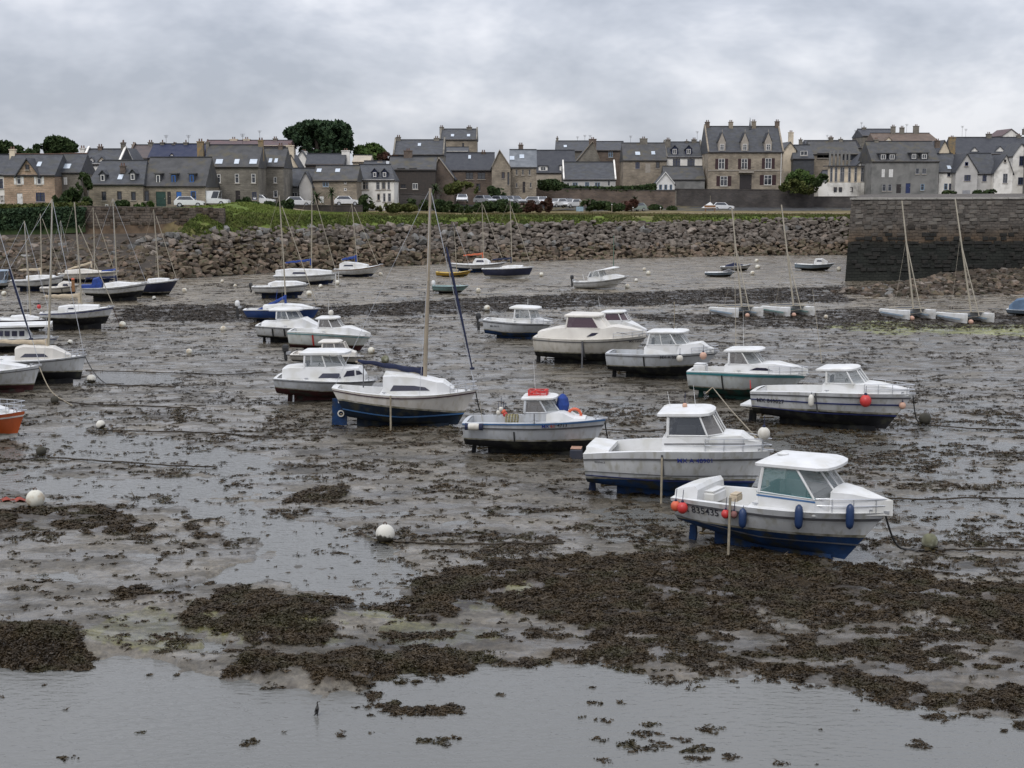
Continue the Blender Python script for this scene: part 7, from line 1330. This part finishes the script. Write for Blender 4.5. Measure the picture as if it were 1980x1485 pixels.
for px, yb, r, lb, m_ in [(69, 980, 18, 'big white round mooring buoy at the left near dark weed', M_BW), (745, 1048, 19, 'big white round mooring buoy on the near mud left of the big weed bed', M_BF), (1797, 1060, 16, 'greenish fouled buoy on the mud right of the nearest cruiser', M_BGN), (1788, 820, 12, 'dark fouled buoy beyond the bow of the boat numbered 849027', M_BD),
    (195, 829, 9, 'half white buoy sitting on a weed clump at the left', M_BF), (80, 881, 10, 'dark grey and white buoy below the orange hull', M_BD), (106, 780, 8, 'brown fouled buoy below the white sloop at the left', M_BD), (177, 741, 9, 'cream buoy on a weed clump right of the white sloop', M_BF), (237, 634, 7, 'white round buoy right of the beige covered sailing boat', M_BW),
    (366, 685, 6, 'small white buoy alone on the mud in the left middle', M_BW), (432, 641, 6, 'small white buoy left of the white cabin boat', M_BW), (136, 666, 5, 'small pale buoy with a dark mark beside the sloops', M_BF), (598, 573, 6, 'white buoy below the blue striped boat bow', M_BW), (652, 551, 5, 'white buoy below the largest sloop', M_BW), (620, 557, 4, 'tiny white buoy between the middle sloops', M_BW),
    (736, 534, 4, 'tiny white buoy at the wooden bow', M_BW), (718, 684, 7, 'white buoy behind the navy boom', M_BW), (745, 702, 8, 'yellowish buoy just above the navy boom', M_BGN), (942, 601, 6, 'small white buoy left of the rounded roof pilothouse boat', M_BW), (925, 566, 5, 'small white buoy right of the teal open boat', M_BW), (1047, 535, 4.5, 'tiny white buoy right of the navy sloop', M_BW),
    (1213, 558, 5, 'small white buoy below the speedboat bow', M_BW), (1230, 545, 3.5, 'tiny grey buoy right of the speedboat', M_BF), (1254, 532, 4.5, 'tiny white buoy beyond the speedboat', M_BW), (1246, 524, 3.5, 'tiniest white buoy beyond the speedboat', M_BW), (1463, 508, 4, 'tiny white buoy farthest between the right small boats', M_BW), (1465, 521, 5, 'small white buoy right of the navy covered boat', M_BW),
    (1455, 532, 4.5, 'small white buoy below the navy covered boat', M_BW), (1546, 490, 3, 'tiny pale buoy near the boulder foot at the right', M_BW), (1622, 524, 4.5, 'small white buoy right of the pale blue cabin boat', M_BW), (430, 547, 3.5, 'tiny white buoy left of the middle group', M_BW), (455, 556, 3.5, 'tiny cream buoy beside the stern of the blue striped boat', M_BW),
    (357, 566, 5, 'small white buoy right of the navy hulled sailing boat', M_BW), (298, 580, 4, 'tiny pale buoy below the navy hulled sailing boat', M_BF), (1445, 614, 4.5, 'peach coloured buoy at the leftmost catamaran', M_PK), (1535, 613, 4.5, 'peach coloured buoy at the second catamaran', M_PK), (1763, 620, 5, 'peach coloured buoy at the third catamaran', M_PK), (1877, 627, 5, 'peach coloured buoy at the rightmost catamaran', M_PK), (1597, 616, 4, 'tiny cream buoy between the catamaran pairs', M_BW), (8, 572, 5, 'pale buoy at the left edge below the pale blue boat', M_BW)]:
    buoy(px, yb, r, lb, m_)
def rope(label, pts, r=.03, m=None, cat='mooring rope', z=.06, name='mooring_rope'):
    P = [G(p[0], p[1], z+(p[2] if len(p) > 2 else 0)) for p in pts]; Q = []
    for i in range(len(P)-1):
        for k in range(8):
            q_ = P[i].lerp(P[i+1], k/8); q_ = Vector((q_.x, q_.y+random.uniform(-.06, .06), q_.z)); hz_ = float(hgt(np.array([q_.x]), np.array([q_.y]))[0]); q_.z = max(q_.z, hz_+r) if (len(pts[i]) < 3) else q_.z; Q.append(q_)
    Q.append(P[-1]); o = P[0].copy(); t = thing(name, label, cat, o); b = MB().tube([q_-o for q_ in Q], r, 6); b.obj('strand', m or m_weed2, t); kn = MB()
    for q_ in Q[2::5]: kn.torus(tuple(q_-o), r*1.3, r*.5, 8, 5, 'x')
    kn.obj('knot', m or m_weed2, t)
def bowline(boat, pts, label, r=.025, m=None):
    a = boat.P+boat.h*(boat.u1-.05)+Vector((0, 0, boat.zs(1)-.08)); b = G(*pts[0], .08); c = [G(*p, .07) for p in pts]; t = thing('mooring_line', label, 'mooring line', c[0]); Q = []
    for k in range(9): u = k/8; q_ = a.lerp(b, u); q_.z -= .35*math.sin(PI*u)*min(1, (a-b).length*.4)*(1-u*.2); q_.z = max(q_.z, .06); Q.append(q_)
    Q += c[1:]; MB().tube([q_-c[0] for q_ in Q], r, 6).obj('strand', m or M_BK, t); MB().torus((0, 0, 0), r*2, r*.6, 8, 5, 'z').obj('knot', m or M_BK, t)
bowline(A, [(1752, 1062), (1797, 1064)], 'black mooring line from the nearest cruiser bow to the greenish buoy', .03)
bowline(D, [(1777, 816), (1788, 822)], 'black mooring line from the boat numbered 849027 to the dark buoy')
bowline(B18, [(205, 742), (240, 742)], 'mooring line from the white sloop bow to the left mud'); bowline(B20, [(237, 632), (245, 636)], 'rusty mooring line from the beige covered sailing boat', m=M_RUST); bowline(I, [(935, 800), (950, 812)], 'thin mooring line from the nearest sailing boat bow'); bowline(C_, [(1182, 868), (1190, 880)], 'mooring line under the small fishing boat bow'); bowline(B17, [(115, 770), (140, 784)], 'pale mooring line from the maroon bottomed sailing boat', m=M_LEG)
for lb, pts in [('long weedy rope running right from the big white near buoy', [(760, 1048), (860, 1052), (960, 1053), (1090, 1050)]), ('dark rope lying right of the greenish fouled buoy', [(1810, 1064), (1880, 1062), (1985, 1064)]), ('dark rope lying on the mud at the right above the nearest cruiser bow', [(1690, 962), (1780, 966), (1880, 962), (1990, 964)]), ('dark rope right of the dark fouled buoy', [(1800, 822), (1870, 828), (1990, 832)]),
    ('dark rope trailing right of the half white buoy', [(205, 832), (300, 834), (400, 838), (520, 845)]), ('dark rope trailing from the dark grey buoy to the weed', [(90, 884), (180, 890), (330, 900), (420, 903)]), ('dark rope lying left of the dark grey buoy', [(-20, 893), (30, 892), (75, 884)]), ('dark rope right of the brown fouled buoy', [(112, 772), (140, 780), (260, 785), (380, 790)]), ('long dark rope below the white sloop bow', [(165, 716), (300, 720), (420, 724), (520, 722)]),
    ('dark rope right of the cream buoy', [(185, 743), (240, 746), (340, 748)]), ('dark rope right of the small fishing boat bow', [(1165, 830), (1240, 834), (1290, 830)]), ('dark rope behind the boat numbered 849027', [(1668, 735), (1720, 736), (1775, 737)]), ('dark rope behind the grey white cruiser windscreen', [(1340, 660), (1380, 662), (1440, 666)]), ('thin dark line in front of the speedboat outboard', [(1045, 553), (1080, 555), (1105, 554)])]:
    rope(lb, pts, .028)
# rope stretched from the teal striped boat to the ball on the large cruiser
p0 = E.local(1378, 749, E.B*.5); p1 = Bt.local(1462, 846, .1); t = thing('mooring_line', 'taut pale rope slanting between teal striped boat and large white cruiser', 'mooring line', p1); MB().tube([p0-p1, (p0-p1)*.5-Vector((0, 0, .06)), (0, 0, 0)], .022, 6).obj('strand', M_LEG, t); MB().torus((0, 0, 0), .05, .02, 10, 5, 'z').obj('knot', M_LEG, t)
# harbour stakes
def stake(px, yb, yt, label, m, r=.05, cat='post'):
    P = G(px, yb, .0); h = (P.y/F)*(yb-yt)*1.01; t = thing('mooring_stake', label, cat, P); MB().tube([(0, 0, -.3), (.02, 0, h*.6), (0, 0, h)], r, 7, r*.7).obj('pole', m, t); MB().lathe([(r*1.3, h-.12), (r*1.4, h-.02), (.01, h+.05)], 8).obj('cap', m, t)
stake(1186, 522, 458, 'green stake standing before the boulder wall', mat('green_stake', (.08, .16, .12), (.06, .11, .08), 3, .7))
stake(1303, 640, 585, 'thin pale stake left of the catamarans', M_LEG, .03)
# cars -----------------------------------------------------------
def car(label, px, yb, Y, wpx, col, face=0, L_=4.0, van=False, name='parked_car', cat='car', group='cars parked below the garden wall'):
    """face: heading angle, 0 = nose to the camera"""
    Y *= KD(px); x = XY(px, Y); z = ZY(yb, Y); hw = .86; t = thing(name, label, cat, (x, Y, z), face, group); pm_ = col; h = 1.45 if not van else 2.0
    side = [(-L_/2, .35), (L_/2, .35), (L_/2, .72), (L_/2-.25, .85), (L_*.22, .95), (L_*.08, h) if not van else (L_*.28, h), (-L_*.34, h) if not van else (-L_*.47, h), (-L_*.46, .98), (-L_/2, .85)]
    b = MB(); n_ = len(side); ws = [hw*(1 if p[1] < 1 else .78 if not van else .92) for p in side]
    V_l = [(-w_, -p[0], p[1]) for p, w_ in zip(side, ws)]; V_r = [(w_, -p[0], p[1]) for p, w_ in zip(side, ws)]
    b.add(V_l+V_r, [(i, (i+1) % n_, (i+1) % n_+n_, i+n_) for i in range(n_)]+[(0, 8, 7, 4, 3, 2, 1), (n_, n_+1, n_+2, n_+3, n_+4, n_+7, n_+8), (4, 7, 6, 5), (n_+4, n_+5, n_+6, n_+7)]); b.obj('body', pm_, t)
    def lerp(a, c, k): return tuple(a[i]+(c[i]-a[i])*k for i in range(3))
    P = lambda i, s: (V_r if s > 0 else V_l)[i]
    def inset(q_, k=.12, off=(0, 0, 0)):
        c = [sum(p[i] for p in q_)/4 for i in range(3)]; return [tuple(p[i]+(c[i]-p[i])*k+off[i] for i in range(3)) for p in q_]
    MB().quad(*inset([P(4, -1), P(4, 1), P(5, 1), P(5, -1)], .12, (0, -.02, .02))).obj('windscreen', m_pane, t); MB().quad(*inset([P(7, 1), P(7, -1), P(6, -1), P(6, 1)], .12, (0, .02, .02))).obj('rear_window', m_pane, t)
    for s in (-1, 1): MB().quad(*inset([P(4, s), P(7, s), P(6, s), P(5, s)] if not van else [P(4, s), lerp(P(4, s), P(7, s), .3), lerp(P(5, s), P(6, s), .25), P(5, s)], .14, (s*.015, 0, 0))).obj('side_window', m_pane, t)
    for s in (-1, 1):
        for yy in (-L_*.31, L_*.31): w_ = MB().lathe([(.31, -.1), (.33, -.06), (.33, .06), (.31, .1)], 14, (s*.78, yy, .33), 'x').obj('wheel', M_BK, t); MB().lathe([(.19, -.108), (.19, .108)], 10, (s*.785, yy, .33), 'x').obj('rim', M_ST, w_)
        MB().box(s*.62-.16, s*.62+.16, -L_/2-.02, -L_/2+.05, .62, .74).obj('headlight', glass_mat('lamp_glass', (.7, .7, .68), 1), t); MB().box(s*.68-.1, s*.68+.1, L_/2-.05, L_/2+.015, .7, .84).obj('tail_light', M_RD, t)
    MB().box(-.8, .8, -L_/2-.06, -L_/2-.003, .38, .56).box(-.8, .8, L_/2+.003, L_/2+.06, .38, .56).obj('bumper', M_BK if not van else pm_, t)
cw = mat('white_car_paint', (.7, .7, .7), (.64, .64, .64), 2, .25, coat=.5); cs = mat('silver_car_paint', (.4, .41, .43), (.36, .37, .39), 2, .28, metal=.4, coat=.5); cg = mat('pale_green_car_paint', (.28, .33, .29), (.25, .3, .27), 2, .28, coat=.5); ck_ = mat('dark_car_paint', (.03, .03, .04), (.04, .03, .035), 2, .25, coat=.5)
car('white van parked above the retaining wall before the tall grey house', 408, 398, 184, 45, cw, PI/2, 4.8, True, 'parked_van', 'van', None)
car('white low car left of the van above the retaining wall', 366, 401, 184, 30, cw, PI/2+.1, 3.8, group=None)
car('white car with dark windscreen right of the little white car', 1077, 401, 186, 22, cw, -.7); car('rightmost white car of the parked pair', 1105, 402, 186, 22, cw, -.75); car('little white car half hidden by the flowering bush', 1048, 397, 187, 20, cw, .2); car('pale car behind the flowering bush', 1024, 397, 188, 22, cs, -PI/2, 3.9)
car('silver car left of the mast behind the broad dark bush', 938, 395, 187, 22, cs, .7); car('second silver car behind the broad dark bush', 970, 396, 187, 24, cs, .75); car('pale car at the far end of the row beneath the gable wing', 995, 396, 187, 22, cs, .7); car('white car among the shrubs left of the silver cars', 894, 393, 186, 22, cw, 0)
car('dark car hidden between the white pair', 1091, 400, 188, 20, ck_, -.6); car('pale green car parked beside the reddish bush', 1228, 409, 184, 32, cg, -.9); car('white car low behind the planted garden wall', 505, 397, 186, 20, cw, PI/2, 3.8, group=None); car('white car parked before the low slate houses', 578, 400, 186, 20, cw, PI/2, 3.8, group=None); car('white car seen above the planted garden wall', 672, 398, 186, 20, cw, PI/2, 3.8, group=None)
car('white car at the foot of the manor terrace wall', 1398, 407, 192, 26, cw, PI/2, 3.9, group=None)
# white motorboat on land and tarpaulins
t = thing('white_tarpaulin', 'white tarpaulin tent shape at the foot of the manor wall', 'tarpaulin', W(1372, 402, 192*KD(1372))); MB().add([(-1.5, -.5, 0), (1.2, -.5, 0), (1.0, .6, 0), (-1.4, .6, 0), (.1, 0, 1.1), (-.6, .1, .6)], [(0, 1, 4, 5), (1, 2, 4), (2, 3, 5, 4), (3, 0, 5)]).obj('sheet', D_W, t); MB().tube([(.1, 0, 0), (.1, 0, 2.2)], .04, 6).obj('pole', M_LEG, t)
for px, yb, yt, Y, lb in [(1121, 416, 388, 172, 'slim lamp post on the lawn left of the mixed bush'), (1183, 410, 396, 176, 'short pale post on the lawn before the mixed bush'), (1224, 411, 402, 176, 'tiny pale post right of the short post'), (1277, 414, 402, 172, 'white forked post on the bank before the stone pier')]:
    Y *= KD(px); P = W(px, yb, Y); h = ZY(yt, Y)-P.z; t = thing('bollard_post', lb, 'post', P); MB().tube([(0, 0, -.3), (0, 0, h)], .06, 7).obj('pole', M_LEG, t); MB().lathe([(.09, h), (.1, h+.08), (.02, h+.14)], 8).obj('cap', D_W, t)
    if yb-yt > 20: MB().tube([(0, 0, h-.02), (.5, 0, h+.12), (.9, 0, h+.1)], .035, 6).box(.75, 1.25, -.1, .1, h+.06, h+.14).obj('lamp_arm', M_LEG, t)
P = W(1121, 413, 171*KD(1121)); t = thing('information_board', 'pale blue information board standing on the lawn edge', 'sign', P); MB().box(-.55, .55, -.03, .03, .35, 1.05).obj('panel', mat('board_panel', (.3, .4, .45), (.22, .3, .35), 3, .5), t); MB().tube([(-.5, .05, -.2), (-.5, .05, 1.1)], .04, 6).obj('leg', M_LEG, t); MB().tube([(.5, .05, -.2), (.5, .05, 1.1)], .04, 6).obj('leg', M_LEG, t)
P = W(1373, 408, 170*KD(1373)); t = thing('wooden_bench', 'dark wooden bench on the bank below the manor wall', 'bench', P); MB().box(-.9, .9, -.25, .2, .42, .47).obj('seat', M_TEAK, t); MB().box(-.9, .9, .2, .25, .55, .9).obj('backrest', M_TEAK, t)
for x in (-.75, .75): MB().box(x-.05, x+.05, -.2, .2, -.1, .418).obj('leg', M_TEAK, t)
# rusty plate half buried by the big left buoy
P = G(22, 968, .03); t = thing('red_tarpaulin', 'rusty red sheet lying flat on the mud at the left edge', 'sheet', P); b = MB(); n_ = 10
for i in range(n_):
    for j in range(4):
        f = lambda i_, j_: (-.55+1.15*i_/n_, -.3+.6*j_/4, .03+.05*math.sin(i_*1.7+j_)+.03*math.cos(j_*2.3))
        b.quad(f(i, j), f(i+1, j), f(i+1, j+1), f(i, j+1))
b.obj('cloth', mat('rust_red_cloth', (.28, .05, .03), (.18, .035, .02), 3, .8), t)
# bird ----------------------------------------------------------
def make_bird():
    P = G(613, 1384, 0.0); t = thing('cormorant', 'small dark water bird standing upright in the near pool', 'bird', P, .5)
    import bmesh
    js = [((0, 0, .07), .030), ((.0, 0, .115), .040), ((.01, 0, .165), .034), ((.015, 0, .21), .016), ((.005, 0, .25), .012), ((.02, 0, .275), .017), ((.045, 0, .275), .008), ((.075, 0, .268), .003), ((-.03, 0, .045), .018), ((-.065, 0, .01), .006), ((.01, .016, .04), .007), ((.012, .017, -.02), .005), ((.01, -.016, .04), .007), ((.012, -.017, -.02), .005), ((-.01, .035, .13), .016), ((-.04, .03, .06), .006), ((-.01, -.035, .13), .016), ((-.04, -.03, .06), .006)]
    ed = [(0, 1), (1, 2), (2, 3), (3, 4), (4, 5), (5, 6), (6, 7), (0, 8), (8, 9), (0, 10), (10, 11), (0, 12), (12, 13), (1, 14), (14, 15), (1, 16), (16, 17)]
    me = bpy.data.meshes.new('body'); me.from_pydata([j[0] for j in js], ed, []); me.materials.append(mat('dark_plumage', (.014, .014, .015), (.03, .027, .022), 14, .6)); o = ob('body', me, t)
    sk = o.modifiers.new('skin', 'SKIN'); su = o.modifiers.new('sub', 'SUBSURF'); su.levels = 1; su.render_levels = 1
    for i, (p, r) in enumerate(js): me.skin_vertices[0].data[i].radius = (r, r)
    me.skin_vertices[0].data[0].use_root = True
    for i, s in enumerate((-1, 1)): MB().add([(-.01, s*.017, -.018), (.045, s*.035, -.018), (.05, s*.017, -.018), (.045, s*.0, -.018), (.01, s*.017, -.006)], [(0, 1, 2, 3), (0, 4, 1), (1, 4, 2), (2, 4, 3), (3, 4, 0)]).obj('foot', M_BK, t)
    for s in (-1, 1): MB().ball((.03, s*.014, .28), .0035, 6, 4).obj('eye', M_WF, t)
    t.scale = (1.0, 1.0, 1.0)
make_bird()
# small terracing: power pole and faint distant things stay out of frame otherwise
